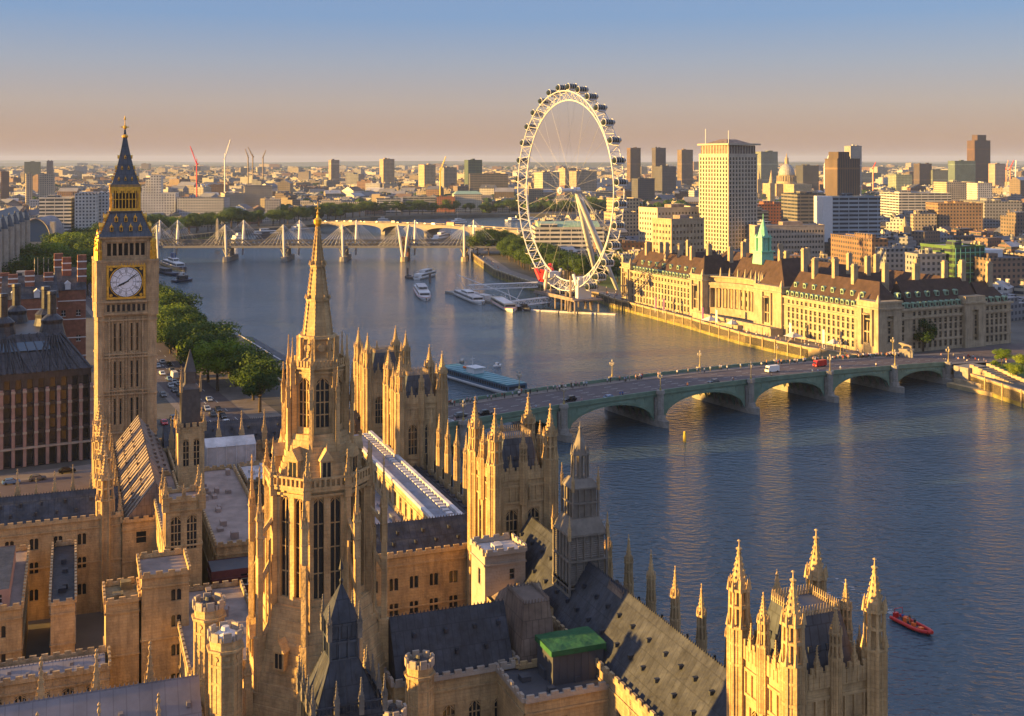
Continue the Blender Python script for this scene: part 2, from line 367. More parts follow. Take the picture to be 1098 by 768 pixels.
def nth(n):
    if n < 20: return ONES[n]
    if n > 99: return 'hundred and ' + nth(n - 100) if n > 100 else 'hundredth'
    return TENS[n // 10] + ('ieth' if n % 10 == 0 else 'y-' + ONES[n % 10])

# window meshes, shared
WM = {}
def win_mesh(w, h, kind, wallm):
    key = (round(w, 2), round(h, 2), kind, wallm.name)
    if key in WM: return WM[key]
    b = MB(); b.k = 0
    b.poly([(-w / 2, 0, 0), (w / 2, 0, 0), (w / 2, 0, h), (-w / 2, 0, h)])
    b.k = 1
    t = 0.07 if w < 2.5 else 0.12
    if kind == 'gothic':
        n = max(2, int(round(w / 0.62)))
        for k in range(1, n): b.box(-w / 2 + w * k / n - t, -w / 2 + w * k / n + t, -0.16, -0.01, 0, h)
        for q in ([0.5] if h < 5 else [0.25, 0.5, 0.74]): b.box(-w / 2, w / 2, -0.13, -0.012, h * q - t, h * q + t)
        hh = min(w * 0.55, h * 0.3)
        for s_ in (-1, 1):   # stone filling either side of the pointed head
            b.poly([(s_ * w / 2, -0.2, h - hh), (s_ * w / 2, -0.2, h), (0, -0.2, h), (s_ * w * 0.2, -0.2, h - hh * 0.18), (s_ * w * 0.4, -0.2, h - hh * 0.52)][::s_])
        b.tube((-w / 2, -0.2, h - hh), (0, -0.2, h - 0.02), t, 4); b.tube((w / 2, -0.2, h - hh), (0, -0.2, h - 0.02), t, 4)
    elif kind == 'twin':
        b.box(-t * 1.6, t * 1.6, -0.15, -0.01, 0, h)
        for s_ in (-1, 1):
            hh = w * 0.2
            b.poly([(s_ * w / 2, -0.1, h - hh), (s_ * w / 2, -0.1, h), (s_ * w * 0.25, -0.1, h)][::s_]); b.poly([(s_ * 0.02, -0.1, h), (s_ * 0.02, -0.1, h - hh), (s_ * w * 0.25, -0.1, h)][::-s_])
    elif kind == 'sash':
        b.box(-0.05, 0.05, -0.08, -0.01, 0, h); b.box(-w / 2, w / 2, -0.07, -0.012, h * 0.5 - 0.05, h * 0.5 + 0.05)
        b.box(-w / 2 - 0.12, w / 2 + 0.12, -0.45, 0.0, -0.15, 0.0)
    elif kind == 'strip':
        n = max(1, int(w / 1.6))
        for k in range(1, n): b.box(-w / 2 + w * k / n - 0.05, -w / 2 + w * k / n + 0.05, -0.08, -0.01, 0, h)
    else:
        b.box(-w / 2, w / 2, -0.06, -0.01, h * 0.5 - 0.05, h * 0.5 + 0.05)
    me = b.mesh('window', [M_GLASS, wallm]); WM[key] = me
    return me
WINCOUNT = {}
def facade(bw, root, A, B, z0, z1, ops, kind, fm, dep=0.4, limit=100):
    """wall with openings into bw; every opening gets a window of its own under root (past the limit: one 'window_field')"""
    bw.wall(A, B, z0, z1, [o[:4] for o in ops], dep)
    ax, ay = A; bx, by = B; L = math.hypot(bx - ax, by - ay); ux, uy = (bx - ax) / L, (by - ay) / L; a = math.atan2(by - ay, bx - ax)
    rest = None
    for o in ops:
        u = (o[0] + o[1]) / 2; w, h = o[1] - o[0], o[3] - o[2]
        x = ax + ux * u - uy * (dep - 0.02) ; y = ay + uy * u + ux * (dep - 0.02)
        me = win_mesh(w, h, o[4] if len(o) > 4 else kind, fm)
        c = WINCOUNT.get(root.name, 0)
        if c < limit:
            part('window', me, None, root, (x, y, o[2]), a); WINCOUNT[root.name] = c + 1
        else:
            if rest is None: rest = MB()
            ca, sa = math.cos(a), math.sin(a); i = len(rest.v)
            for v in me.vertices: rest.v.append((x + ca * v.co.x - sa * v.co.y, y + sa * v.co.x + ca * v.co.y, o[2] + v.co.z))
            for p in me.polygons: rest.f.append(tuple(i + k for k in p.vertices)); rest.m.append(p.material_index)
    if rest: part('window_field', rest, [M_GLASS, fm], root, stuff=True)
def grid(L, cols, w, rows, h, z, fh, u0=None, u1=None, kind=None):
    """regular openings: cols across [u0,u1], rows from z upward every fh"""
    u0 = 0 if u0 is None else u0; u1 = L if u1 is None else u1; out = []
    for c in range(cols):
        u = u0 + (u1 - u0) * (c + 0.5) / cols
        for r in range(rows):
            o = (u - w / 2, u + w / 2, z + r * fh, z + r * fh + h); out.append(o + (kind,) if kind else o)
    return out
TH = R(21)
def loc(x, y, th=TH):       # palace frame: a to the east along the front, b to the north
    return lambda a, b: (x + a * math.cos(th) - b * math.sin(th), y + a * math.sin(th) + b * math.cos(th))
# ================================================================= the setting: river, land, walls
NB = [(93, 0), (25, 166), (-38, 322), (-84, 430), (-112, 480), (-146, 555), (-172, 610), (-262, 800), (-345, 976), (-385, 1080), (-375, 1240), (-338, 1378), (-295, 1450), (-240, 1590), (-209, 1722), (-71, 1790), (16, 1815), (300, 1830), (900, 1760), (3000, 1950), (9000, 2600)]
SB = [(9000, 2350), (3000, 1720), (900, 1540), (300, 1600), (60, 1530), (2, 1400), (-16, 1230), (-38, 1060), (-33, 1011), (-14, 882), (7, 810), (25, 760), (54, 728), (61, 698), (94, 612), (113, 554), (133, 513), (147, 500), (178, 466), (183, 434), (187, 411), (235, 330), (330, 200), (520, -300)]
def inside(x, y, poly):
    c = False; n = len(poly)
    for i in range(n):
        x1, y1 = poly[i]; x2, y2 = poly[(i + 1) % n]
        if (y1 > y) != (y2 > y) and x < (x2 - x1) * (y - y1) / (y2 - y1) + x1: c = not c
    return c
NPOLY = NB + [(30000, 6000), (30000, 32000), (-30000, 32000), (-30000, -1500), (93, -1500)]
SPOLY = SB + [(520, -1500), (30000, -1500), (30000, 5600)]
def dist_poly(x, y, L):
    best = 1e9
    for (x1, y1), (x2, y2) in zip(L, L[1:]):
        dx, dy = x2 - x1, y2 - y1; t = max(0, min(1, ((x - x1) * dx + (y - y1) * dy) / (dx * dx + dy * dy)))
        best = min(best, math.hypot(x - x1 - t * dx, y - y1 - t * dy))
    return best

# water
m, n, b_ = _nodes('river_water'); N, L = n.nodes, n.links
b_.inputs['Base Color'].default_value = (0.030, 0.046, 0.050, 1); b_.inputs['Roughness'].default_value = 0.10; b_.inputs['IOR'].default_value = 1.333
t_ = N.new('ShaderNodeNewGeometry')
def _noise(sc, det, stretch=(1, 1, 1)):
    mp = N.new('ShaderNodeMapping'); mp.inputs['Scale'].default_value = stretch; mp.inputs['Rotation'].default_value = (0, 0, R(25)); L.new(t_.outputs['Position'], mp.inputs[0])
    q = N.new('ShaderNodeTexNoise'); q.inputs['Scale'].default_value = sc; q.inputs['Detail'].default_value = det; L.new(mp.outputs[0], q.inputs['Vector']); return q
n1 = _noise(0.42, 4, (0.8, 1.5, 1)); n2 = _noise(0.06, 4, (0.7, 1.3, 1)); n3 = _noise(0.012, 5, (0.6, 1.2, 1))
bp1 = N.new('ShaderNodeBump'); bp1.inputs['Distance'].default_value = 0.95
mrn = N.new('ShaderNodeMapRange'); mrn.inputs['From Min'].default_value = 0.35; mrn.inputs['From Max'].default_value = 0.65; mrn.inputs['To Min'].default_value = 0.5; mrn.inputs['To Max'].default_value = 1.0
L.new(n3.outputs[0], mrn.inputs['Value']); L.new(mrn.outputs[0], bp1.inputs['Strength']); L.new(n1.outputs[0], bp1.inputs['Height'])
bp2 = N.new('ShaderNodeBump'); bp2.inputs['Strength'].default_value = 0.4; bp2.inputs['Distance'].default_value = 1.6
L.new(n2.outputs[0], bp2.inputs['Height']); L.new(bp1.outputs[0], bp2.inputs['Normal']); L.new(bp2.outputs[0], b_.inputs['Normal'])
cr_ = N.new('ShaderNodeValToRGB'); cr_.color_ramp.elements[0].position = .35; cr_.color_ramp.elements[0].color = (0.032, 0.062, 0.088, 1); cr_.color_ramp.elements[1].position = .65; cr_.color_ramp.elements[1].color = (0.056, 0.088, 0.112, 1)
L.new(n3.outputs[0], cr_.inputs[0]); L.new(cr_.outputs[0], b_.inputs['Base Color'])
M_WATER = m
b = MB(); b.poly([(-4000, -1500, 0), (12000, -1500, 0), (12000, 6500, 0), (-4000, 6500, 0)]); struct('river_water', b, M_WATER)

def land(name, poly, z, mt, zb=-3.0):
    b = MB(); b.prism(poly[::-1] if _area(poly) < 0 else poly, zb, z); return struct(name, b, mt)
def _area(p): return sum(p[i][0] * p[(i + 1) % len(p)][1] - p[(i + 1) % len(p)][0] * p[i][1] for i in range(len(p))) / 2
land('north_bank_ground', NPOLY, 5.0, M_CITY); land('south_bank_ground', SPOLY, 5.0, M_CITY)

def offs(pts, d):
    out = []
    for i, (x, y) in enumerate(pts):
        x1, y1 = pts[max(0, i - 1)]; x2, y2 = pts[min(len(pts) - 1, i + 1)]; l = math.hypot(x2 - x1, y2 - y1)
        out.append((x - (y2 - y1) / l * d, y + (x2 - x1) / l * d))
    return out
def strip(name, pts, d0, d1, z0, z1, mt, lab=None, cat=None, cap=0.0):
    """band along a polyline between offsets d0 and d1 (left of travel positive)"""
    b = MB(); a = offs(pts, d0); c = offs(pts, d1)
    for i in range(len(pts) - 1):
        b.prism([a[i], a[i + 1], c[i + 1], c[i]] if d0 < d1 else [c[i], c[i + 1], a[i + 1], a[i]], z0, z1)
    return b
def river_wall(pts, sgn, lab, piers=9.0):
    root = thing('river_wall', lab, 'wall', (0, 0, 0))
    part('wall', strip('', pts, 0, sgn * 1.0, -1, 5.6, None), M_WALLR, root)
    part('algae_band', strip('', pts, -sgn * 0.25, sgn * 0.02, -1, 1.5, None), M_ALGAE, root)
    part('coping', strip('', pts, -sgn * 0.25, sgn * 1.1, 5.6, 6.1, None), M_PORT, root)
    b = MB(); o = offs(pts, -sgn * 0.3)
    for (x1, y1), (x2, y2) in zip(o, o[1:]):
        l = math.hypot(x2 - x1, y2 - y1); a = math.atan2(y2 - y1, x2 - x1); k = int(l / piers)
        for j in range(k):
            u = (j + .5) / k; b.rbox(x1 + (x2 - x1) * u, y1 + (y2 - y1) * u, .7, 0.35, -0.5, 6.5, a)
    part('buttress', b, M_WALLR, root, stuff=True)
sb_w = [p for p in SB if 466 <= p[1] <= 760 and p[0] > 20]
river_wall(SB[4:12], 1, 'sunlit stone river wall curving under the trees beyond the observation wheel')
river_wall([(25, 760), (54, 728), (61, 698), (94, 612), (113, 554), (133, 513), (150, 494)], 1, 'golden stone river wall with buttresses below the long colonnaded building')
river_wall([(178, 466), (183, 434), (187, 411), (235, 330)], 1, 'river wall beyond the east end of the green bridge')
river_wall(NB[2:12], 1, 'shaded embankment wall along the tree-lined road')
river_wall(NB[0:3], 1, 'terrace wall between the palace and the river')

# roads, paving, lawn
def ribbon(name, pts, w, z, mt, d=0.0):
    a = offs(pts, d - w / 2); c = offs(pts, d + w / 2); b = MB()
    for i in range(len(pts) - 1): b.poly([(*c[i], z), (*a[i], z), (*a[i + 1], z), (*c[i + 1], z)])
    return struct(name, b, mt)
EMB = [(-38, 300), (-80, 345), (-110, 405), (-147, 478), (-185, 560), (-212, 612), (-302, 800), (-390, 985)]
ribbon('embankment_pavement', EMB, 30, 5.02, M_PAVE, -4)
ribbon('embankment_road', EMB, 17, 5.06, M_ASPH)
b = MB()
for d in (-4.2, 0, 4.2):
    q = offs(EMB, d)
    for (x1, y1), (x2, y2) in zip(q, q[1:]):
        l = math.hypot(x2 - x1, y2 - y1); k = int(l / 7)
        for j in range(k):
            if d and j % 2: continue
            u, v = j / k, (j + .55) / k; nx, ny = -(y2 - y1) / l * .09, (x2 - x1) / l * .09
            p, r_ = (x1 + (x2 - x1) * u, y1 + (y2 - y1) * u), (x1 + (x2 - x1) * v, y1 + (y2 - y1) * v)
            b.poly([(p[0] - nx, p[1] - ny, 5.08), (r_[0] - nx, r_[1] - ny, 5.08), (r_[0] + nx, r_[1] + ny, 5.08), (p[0] + nx, p[1] + ny, 5.08)])
struct('embankment_road_markings', b, M_LINE)
BST = [(-260, 222), (-140, 288), (-96, 312), (-38, 330)]
ribbon('bridge_street_pavement', BST, 34, 5.03, M_PAVE); ribbon('bridge_street', BST, 17, 5.09, M_ASPH)
ribbon('riverside_walk', [(25, 760), (54, 728), (61, 698), (94, 612), (113, 554), (133, 513), (150, 494)], 12, 5.03, M_PAVE, 7.2)
ribbon('riverside_walk', SB[4:12], 12, 5.03, M_PAVE, 7.2)
ribbon('east_bank_road', [(150, 470), (200, 494), (262, 524), (340, 560)], 34, 5.05, M_ASPH)
b = MB(); b.poly([(75, 735, 5.04), (135, 770, 5.04), (110, 860, 5.04), (40, 830, 5.04)]); struct('lawn', b, M_GRASS)
b = MB(); b.poly([(196, 420, 5.04), (260, 430, 5.04), (262, 505, 5.04), (200, 480, 5.04)]); struct('hospital_lawn', b, M_GRASS)
b = MB()
rr = random.Random(3)
for (Y0, hmax, seed) in ((11500, 74, 1), (17000, 84, 2), (24000, 92, 5)):
    n_ = 90; i0 = None
    for k in range(n_ + 1):
        x = -16000 * Y0 / 17000 + 32000 * Y0 / 17000 * k / n_
        h = hmax * (0.62 + 0.22 * math.sin(k * .13 + seed) + 0.12 * math.sin(k * .41 + seed * 2) + 0.05 * rr.random())
        i = b.pts([(x, Y0 - 1500, 4), (x, Y0, h), (x, Y0 + 1500, 4)])
        if i0 is not None: b.face((i0, i, i + 1, i0 + 1)); b.face((i0 + 1, i + 1, i + 2, i0 + 2))
        i0 = i
struct('hills', b, mat('far_hills', (0.06, 0.075, 0.05), 1.0, var=0.4, scale=0.003))

# ================================================================= the green arched bridge
BA = (-50.0, 330.0); BD = (0.8636, 0.5044); BANG = math.atan2(BD[1], BD[0]); BW = 26.0
def bp(t, d, z=0.0): return (BA[0] + BD[0] * t - BD[1] * d, BA[1] + BD[1] * t + BD[0] * d, z)
def bz(t): u = (t - 130) / 130; return 10.6 - 3.3 * u * u
br = thing('arch_bridge', 'long green iron bridge of low arches carrying a road across the river', 'bridge', (BA[0], BA[1], 0), BANG)
PT = [2, 40, 76.6, 115.5, 156, 195, 230, 261]
def deckstrip(d0, d1, dz, mt, nm, thick=0.3, t0=-14, t1=300, parent=br, lab=None):
    b = MB(); n_ = 40
    for k in range(n_):
        a, c = t0 + (t1 - t0) * k / n_, t0 + (t1 - t0) * (k + 1) / n_
        za, zc = max(5.1, bz(a)) + dz, max(5.1, bz(c)) + dz
        i = b.pts([(a, d0, za - thick), (c, d0, zc - thick), (c, d1, zc - thick), (a, d1, za - thick), (a, d0, za), (c, d0, zc), (c, d1, zc), (a, d1, za)])
        for q in ((0, 3, 2, 1), (4, 5, 6, 7), (0, 1, 5, 4), (2, 3, 7, 6)): b.face([i + j for j in q])
    return part(nm, b, mt, parent, label=lab)
deckstrip(0, BW, 0, M_BRIDGE, 'deck', 0.9, 0, 264)
deckstrip(4.2, BW - 4.2, 0.08, M_ASPH, 'roadway', 0.06)
deckstrip(0.4, 4.2, 0.22, M_PAVE, 'pavement', 0.2); deckstrip(BW - 4.2, BW - 0.4, 0.22, M_PAVE, 'pavement', 0.2)
deckstrip(-0.1, 0.35, 1.3, M_BRIDGE, 'parapet', 1.3, 0, 264); deckstrip(BW - 0.35, BW + 0.1, 1.3, M_BRIDGE, 'parapet', 1.3, 0, 264)
deckstrip(-0.35, -0.1, 0.15, M_BRIDGE, 'cornice', 0.35, 0, 264)
b = MB()
for d in (7.6, 11.2, 14.8, 18.4):
    for k in range(0, 300, 6):
        if d == 11.2 or k % 12 == 0:
            a, c = k - 14, k - 14 + 3
            z0, z1 = max(5.1, bz(a)) + .1, max(5.1, bz(c)) + .1
            b.poly([(a, d - .09, z0), (c, d - .09, z1), (c, d + .09, z1), (a, d + .09, z0)])
part('lane_markings', b, M_LINE, br, stuff=True)
for k in range(len(PT) - 1):
    a, c = PT[k] + 2.0, PT[k + 1] - 2.0; n_ = 18
    for d, s_ in ((0.05, -1), (BW - 0.05, 1)):
        b = MB(); prev = None
        for j in range(n_ + 1):
            t = a + (c - a) * j / n_; u = 2 * j / n_ - 1; zc = bz((a + c) / 2) - 1.6
            za = 1.6 + (zc - 1.6) * math.sqrt(max(0, 1 - u * u)); zt = bz(t) - 0.6
            i = b.pts([(t, d, min(za, zt)), (t, d, zt), (t, d + s_ * .3, min(za, zt) - .1), (t, d + s_ * .3, min(za + .75, zt))])
            if prev is not None:
                q = (prev, i, i + 1, prev + 1); b.face(q if s_ < 0 else q[::-1])
                q = (prev + 2, i + 2, i + 3, prev + 3); b.face(q if s_ < 0 else q[::-1]); b.face((prev + 3, i + 3, i + 1, prev + 1)); b.face((prev, i, i + 2, prev + 2))
            prev = i
            if j in (2, 4, 14, 16): b.box(t - .12, t + .12, min(d, d + s_ * .2), max(d, d + s_ * .2), za + .6, zt)
        part('spandrel', b, M_BRIDGE, br)
    b = MB()
    for q in range(7):        # ribs under the deck
        d = 1.5 + q * (BW - 3) / 6; prev = None
        for j in range(n_ + 1):
            t = a + (c - a) * j / n_; u = 2 * j / n_ - 1; zc = bz((a + c) / 2) - 1.6
            za = 1.6 + (zc - 1.6) * math.sqrt(max(0, 1 - u * u))
            i = b.pts([(t, d - .2, za - .1), (t, d + .2, za - .1), (t, d + .2, bz(t) - .9), (t, d - .2, bz(t) - .9)])
            if prev is not None:
                for e in range(3): b.face((prev + e, i + e, i + (e + 1) % 4, prev + (e + 1) % 4))
                b.face((prev + 3, i + 3, i, prev))
            prev = i
    b.box(a, c, 0.3, BW - .3, bz((a + c) / 2) - 1.25, bz((a + c) / 2) - 1.05)
    part('arch_ribs', b, M_BRIDGE, br)
for k, t in enumerate(PT):
    b = MB(); w = 2.0 if 0 < k < 7 else 3.0
    b.prism([(t - w, -0.8), (t - w * .6, -4.2), (t, -5.8), (t + w * .6, -4.2), (t + w, -0.8), (t + w, BW + .8), (t + w * .6, BW + 4.2), (t, BW + 5.8), (t - w * .6, BW + 4.2), (t - w, BW + .8)], -2, 2.2)
    b.box(t - w * .8, t + w * .8, -0.6, BW + .6, 2.2, bz(t) - .9)
    for d in (-1.1, BW + 1.1):
        b.frus(8, t, d, 1.9, 1.7, 2.2, 3.6); b.frus(8, t, d, 1.25, 1.2, 3.6, bz(t) + .3); b.frus(8, t, d, 1.6, 1.45, bz(t) + .3, bz(t) + 1.5)
    part('pier', b, M_GRAN, br)
M_LAMP = plain('lamp_gilt', (.32, .25, .09), .5)
def lamp_proto():
    t = thing('street_lamp', '', 'lamp'); b = MB()
    b.frus(8, 0, 0, .45, .3, 0, .9); b.lathe(0, 0, [(.16, .9), (.09, 3.6), (.16, 3.8), (.08, 4.2), (.06, 5.2)], 8)
    for a in (0, 2.09, 4.19): b.tube((0, 0, 4.0), (.75 * math.cos(a), .75 * math.sin(a), 4.1), .06, 5)
    part('post', b, M_LAMP, t)
    for x, y, z in ((0, 0, 5.2), (.75, 0, 4.2), (-.375, .65, 4.2), (-.375, -.65, 4.2)):
        q = MB(); q.frus(6, x, y, .14, .3, z, z + .7); q.frus(6, x, y, .34, .03, z + .7, z + 1.0); part('lantern', q, M_CREAM, t)
    return t
lp = lamp_proto(); lpk = kids(lp); first = True
for k, t in enumerate(PT[1:]):
    for d, sd in ((-1.1, 'downstream'), (BW + 1.1, 'upstream')):
        x, y, z = bp(t, d, bz(t) + 1.5)
        lab = f'ornate three-lantern lamp on the green bridge, {nth(k + 1)} from the palace on its {"near" if d < 0 else "far"} side'
        if first: lp.location = (x, y, z); lp.rotation_euler.z = BANG; lp['label'] = lab; lp['group'] = 'lamps along the green bridge'; first = False
        else: dup(lp, (x, y, z), BANG, lab, 'lamps along the green bridge', kl=lpk)

# steps and terrace at the east end of the bridge
st = thing('river_steps', 'pale stone staircase and terrace wall descending beside the east end of the green bridge', 'stairs', (178, 452, 0), R(-62))
b = MB()
for k in range(16): b.box(6 + k * 1.5, 7.5 + k * 1.5, 3, 9, 0, 8.2 - k * .42)
part('steps', b, M_PORT, st)
b = MB(); b.box(-3, 34, -1.2, 0, -1, 3.4); b.poly([(2, 2.6, 1), (32, 2.6, 1), (32, 2.6, 3), (2, 2.6, 9.4)][::1]); b.prism([(2, 2), (32, 2), (32, 2.9), (2, 2.9)], 0, 2.6)
for k in range(15): b.box(2 + k * 2, 4 + k * 2, 2, 2.8, 2, 9.4 - k * .45); b.box(4 + k * 2, 6 + k * 2, 9.2, 10, 2, 9.6 - k * .42)
part('balustrade', b, M_PORT, st)
b = MB(); b.box(-4, 3, 0, 11, -1, 8.2); part('landing', b, M_GRAN, st)
b = MB(); b.box(-4, 60, -4, 2, -1, 1.6); b.box(0, 60, 10, 11, 4, 6.2); part('foreshore', b, M_WALLR, st)

# ================================================================= railway bridge with masts, far road bridge
M_GREYS = mat('grey_steel', (.17, .17, .18), .5, var=.1)
hb = thing('railway_bridge', 'dark lattice railway bridge between two rows of white masts with stays', 'bridge', (-375, 1018, 0))
b = MB(); LEN = 370
b.box(0, LEN, 8, 22, 11.5, 12.6)
for y in (8, 22):
    b.box(0, LEN, y - .4, y + .4, 17.2, 18); b.box(0, LEN, y - .4, y + .4, 12, 12.8)
    for k in range(74):
        x = k * 5; b.tube((x, y, 12.4), (x + 5, y, 17.4), .3, 4); b.tube((x + 5, y, 12.4), (x, y, 17.4), .3, 4)
for k in range(37): b.box(k * 10, k * 10 + .6, 8, 22, 17.6, 18)
part('truss', b, mat('grey_truss_paint', (0.06, 0.06, 0.068), .6, var=.2), hb)
for y, nm in ((0, 'footbridge'), (30, 'footbridge')):
    b = MB(); b.box(0, LEN, y - 2.3, y + 2.3, 12.0, 12.5); b.box(0, LEN, y - 2.4, y - 2.3, 12.5, 13.7); b.box(0, LEN, y + 2.3, y + 2.4, 12.5, 13.7)
    part(nm, b, M_GREYS, hb)
def mastset(x, y, lean, hi, double=False):
    tops = []
    for s_ in ((-1, 1) if double else (0,)):
        b = MB(); top = (x + s_ * 5, y - lean, hi); b.tube((x + s_ * 1.0, y - lean * .2, 3), ((x + s_ * 3), y - lean * .7, hi * .6), .9, 7, 1.2); b.tube(((x + s_ * 3), y - lean * .7, hi * .6), top, 1.2, 7, .5); part('mast', b, M_STEEL, hb); tops.append(top)
    b = MB()
    for tp in tops:
        for k in range(1, 7):
            for s_ in (-1, 1): b.tube(tp, (x + s_ * k * 4.0, y, 12.5), .09, 3)
        b.tube(tp, (x, y + 3 * (1 if y < 10 else -1), 4), .12, 3)
    part('stay', b, M_STEEL, hb, stuff=True)
for i, px in enumerate((150, 170, 243, 305, 368, 433, 498)):
    x = (px - CX0) * 1018 / FPX + 375
    if i > 1:
        b = MB(); b.box(x - 3, x + 3, -1, 31, -1, 4); b.frus(8, x, -1, 3.4, 3.0, -1, 4); b.frus(8, x, 31, 3.4, 3, -1, 4)
        for yy in (10, 20): b.lathe(x, yy, [(2.2, 4), (1.8, 11.5)], 10)
        b.tube((x, -1, 4), (x - 4, 1, 12), .5, 5); b.tube((x, -1, 4), (x + 4, 1, 12), .5, 5)
        part('pier', b, M_PORT if i > 4 else M_GRAN, hb)
    mastset(x, 0, 5, 33, px == 433)
    mastset(x + 7, 30, -5, 35, False)
b = MB(); b.box(-10, 8, 2, 27, -1, 15); part('abutment', b, M_BRICK, hb)
b = MB(); x = (433 - CX0) * 1018 / FPX + 375; b.box(x - 3.5, x + 3.5, 6, 24, -1, 12); b.box(x - 3.5, x + 3.5, 10, 20, 12, 21); part('brick_pier', b, M_BRICK, hb)

wb = thing('road_bridge', 'pale stone road bridge of five shallow arches beyond the railway bridge', 'bridge', (-268, 1456, 0), math.atan2(-176, 268))
LW = 330.0
def wz(t): u = (t - LW / 2) / (LW / 2); return 13.5 - 2.5 * u * u
b = MB(); n_ = 100; prev = None
for j in range(n_ + 1):
    t = LW * j / n_; u = (t / LW * 5) % 1 if j < n_ else 1.0
    za = min(wz(t) - 1.2, 3.5 + (wz(t) - 5.5) * math.sqrt(max(0, 1 - (2 * u - 1) ** 2)) ** .8)
    i = b.pts([(t, 0, za), (t, 0, wz(t)), (t, 25, wz(t)), (t, 25, za)])
    if prev is not None:
        for e in range(4): b.face((prev + e, i + e, i + (e + 1) % 4, prev + (e + 1) % 4))
    prev = i
part('arch_span', b, mat('bridge_stone', (.29, .25, .20), .8, var=.15), wb)
b = MB()
for k in range(1, 5): b.box(k * LW / 5 - 3, k * LW / 5 + 3, 2, 23, -2, 5.0)
part('pier', b, M_GRAN, wb)
for y in (0.0, 24.7):
    b = MB()
    for k in range(20): b.box(k * LW / 20, (k + 1) * LW / 20, y, y + .3, wz((k + .5) * LW / 20) - .2, wz((k + .5) * LW / 20) + 1.0)
    part('parapet', b, MATS['bridge_stone'], wb)
b = MB()
for k in range(20): b.box(k * LW / 20, (k + 1) * LW / 20, 0.3, 24.7, wz((k + .5) * LW / 20) - .2, wz((k + .5) * LW / 20) + .06)
part('roadway', b, M_ASPH, wb)
def wpt(t, d): a = math.atan2(-176, 268); return (-268 + t * math.cos(a) - d * math.sin(a), 1456 + t * math.sin(a) + d * math.cos(a), wz(t) + .08)
# ================================================================= observation wheel
EY = 690.0; EC = ((608 - CX0) * EY / FPX, EY, 71.8); EANG = R(90 + 26)     # plane direction in the ground plane
wh = thing('observation_wheel', 'giant white observation wheel with glass capsules standing over the river edge', 'ferris wheel', EC, EANG)
# local: x in the wheel's plane, y = axle direction, z up. land side is -y after this rotation
RO, RI, HW = 60.0, 54.5, 3.4
b = MB(); n_ = 96
def cp(r, k, y, n=96): a = 2 * math.pi * k / n; return (r * math.cos(a), y, r * math.sin(a))
for k in range(n_):
    pass
for r_, y_, q_ in ((RO, -HW, .34), (RO, HW, .34), (RI, 0, .42)):
    b = MB()
    for k in range(n_): b.tube(cp(r_, k, y_), cp(r_, k + 1, y_), q_, 5)
    part('rim_chord', b, M_STEEL, wh)
b = MB()
for k in range(0, 96, 1):
    if k % 2 == 0:
        b.tube(cp(RO, k, -HW), cp(RO, k, HW), .22, 4)
        b.tube(cp(RI, k, 0), cp(RO, k + 1, -HW), .2, 4); b.tube(cp(RI, k, 0), cp(RO, k + 1, HW), .2, 4)
    else:
        b.tube(cp(RI, k + 1, 0), cp(RO, k, -HW), .2, 4); b.tube(cp(RI, k + 1, 0), cp(RO, k, HW), .2, 4)
    b.tube(cp(RO, k, -HW if k % 2 else HW), cp(RO, k + 1, HW if k % 2 else -HW), .17, 4)
part('rim_lattice', b, M_STEEL, wh)
b = MB()
for k in range(32):
    b.tube(cp(1.4, k, 4.5 if k % 2 else -4.5, 32), cp(RI, k, 0, 32), .05, 3)
part('spoke_cable', b, plain('cable_grey', (.45, .45, .45), .5), wh, stuff=True)
b = MB(); b.tube((0, -8, 0), (0, 6, 0), 1.3, 14); b.tube((0, 3.5, 0), (0, 5.0, 0), 2.2, 14); b.tube((0, -5.0, 0), (0, -3.5, 0), 2.2, 14); b.tube((0, -8.5, 0), (0, -6, 0), 1.9, 14)
part('hub', b, M_STEEL, wh)
cap = MB(); cap.k = 0; cg = M_GLASSB
cap.tube((0, -3.1, 0), (0, 3.1, 0), 1.85, 12); cap.tube((0, -4.2, 0), (0, -3.1, 0), .9, 12, 1.85); cap.tube((0, 3.1, 0), (0, 4.2, 0), 1.85, 12, .9)
cap.k = 1
for y in (-2.2, -.75, .75, 2.2): cap.tube((0, y - .08, 0), (0, y + .08, 0), 1.92, 12)
cap.tube((0, -1.6, -1.5), (0, 1.6, -1.5), 1.1, 8); cap.box(-1.3, 1.3, -3, 3, -2.05, -1.3)
for y in (-2.6, 2.6): cap.tube((0, y - .12, 0), (0, y + .12, 0), 2.15, 12)
capm = cap.mesh('capsule', [plain('capsule_glass', (.025, .035, .035), .08), M_STEEL])
for k in range(32):
    a = 2 * math.pi * (k + .5) / 32; rr_ = RO + 2.6
    part('capsule', capm, None, wh, (rr_ * math.cos(a), 0, rr_ * math.sin(a)))
c_, s_ = math.cos(EANG), math.sin(EANG)
def wl(x, y, z):     # world -> wheel local
    dx, dy = x - EC[0], y - EC[1]; return (c_ * dx + s_ * dy, -s_ * dx + c_ * dy, z - EC[2])
for px, py in ((662, 311), (641, 304)):
    f = P(px, py, 5.0); b = MB(); e = Vector(wl(f[0], f[1], 5.0)); h0 = Vector((0, -6.5, 0)); m1 = h0.lerp(e, .12); m2 = h0.lerp(e, .55)
    b.tube(h0, m1, 1.3, 10, 1.8); b.tube(m1, m2, 1.7, 12, 1.9); b.tube(m2, e, 1.9, 12, 1.1); part('support_leg', b, M_WHITE, wh)
b = MB()
for px, py in ((690, 300), (676, 296)):
    f = P(px, py, 5.0)
    for q in (-1.2, 0, 1.2): e = Vector(wl(f[0] + q, f[1], 5.0)); b.tube((q, -8.5, 0), e, .16, 4)
part('backstay', b, M_STEEL, wh, stuff=True)
b = MB()       # drive supports and boarding deck under the rim
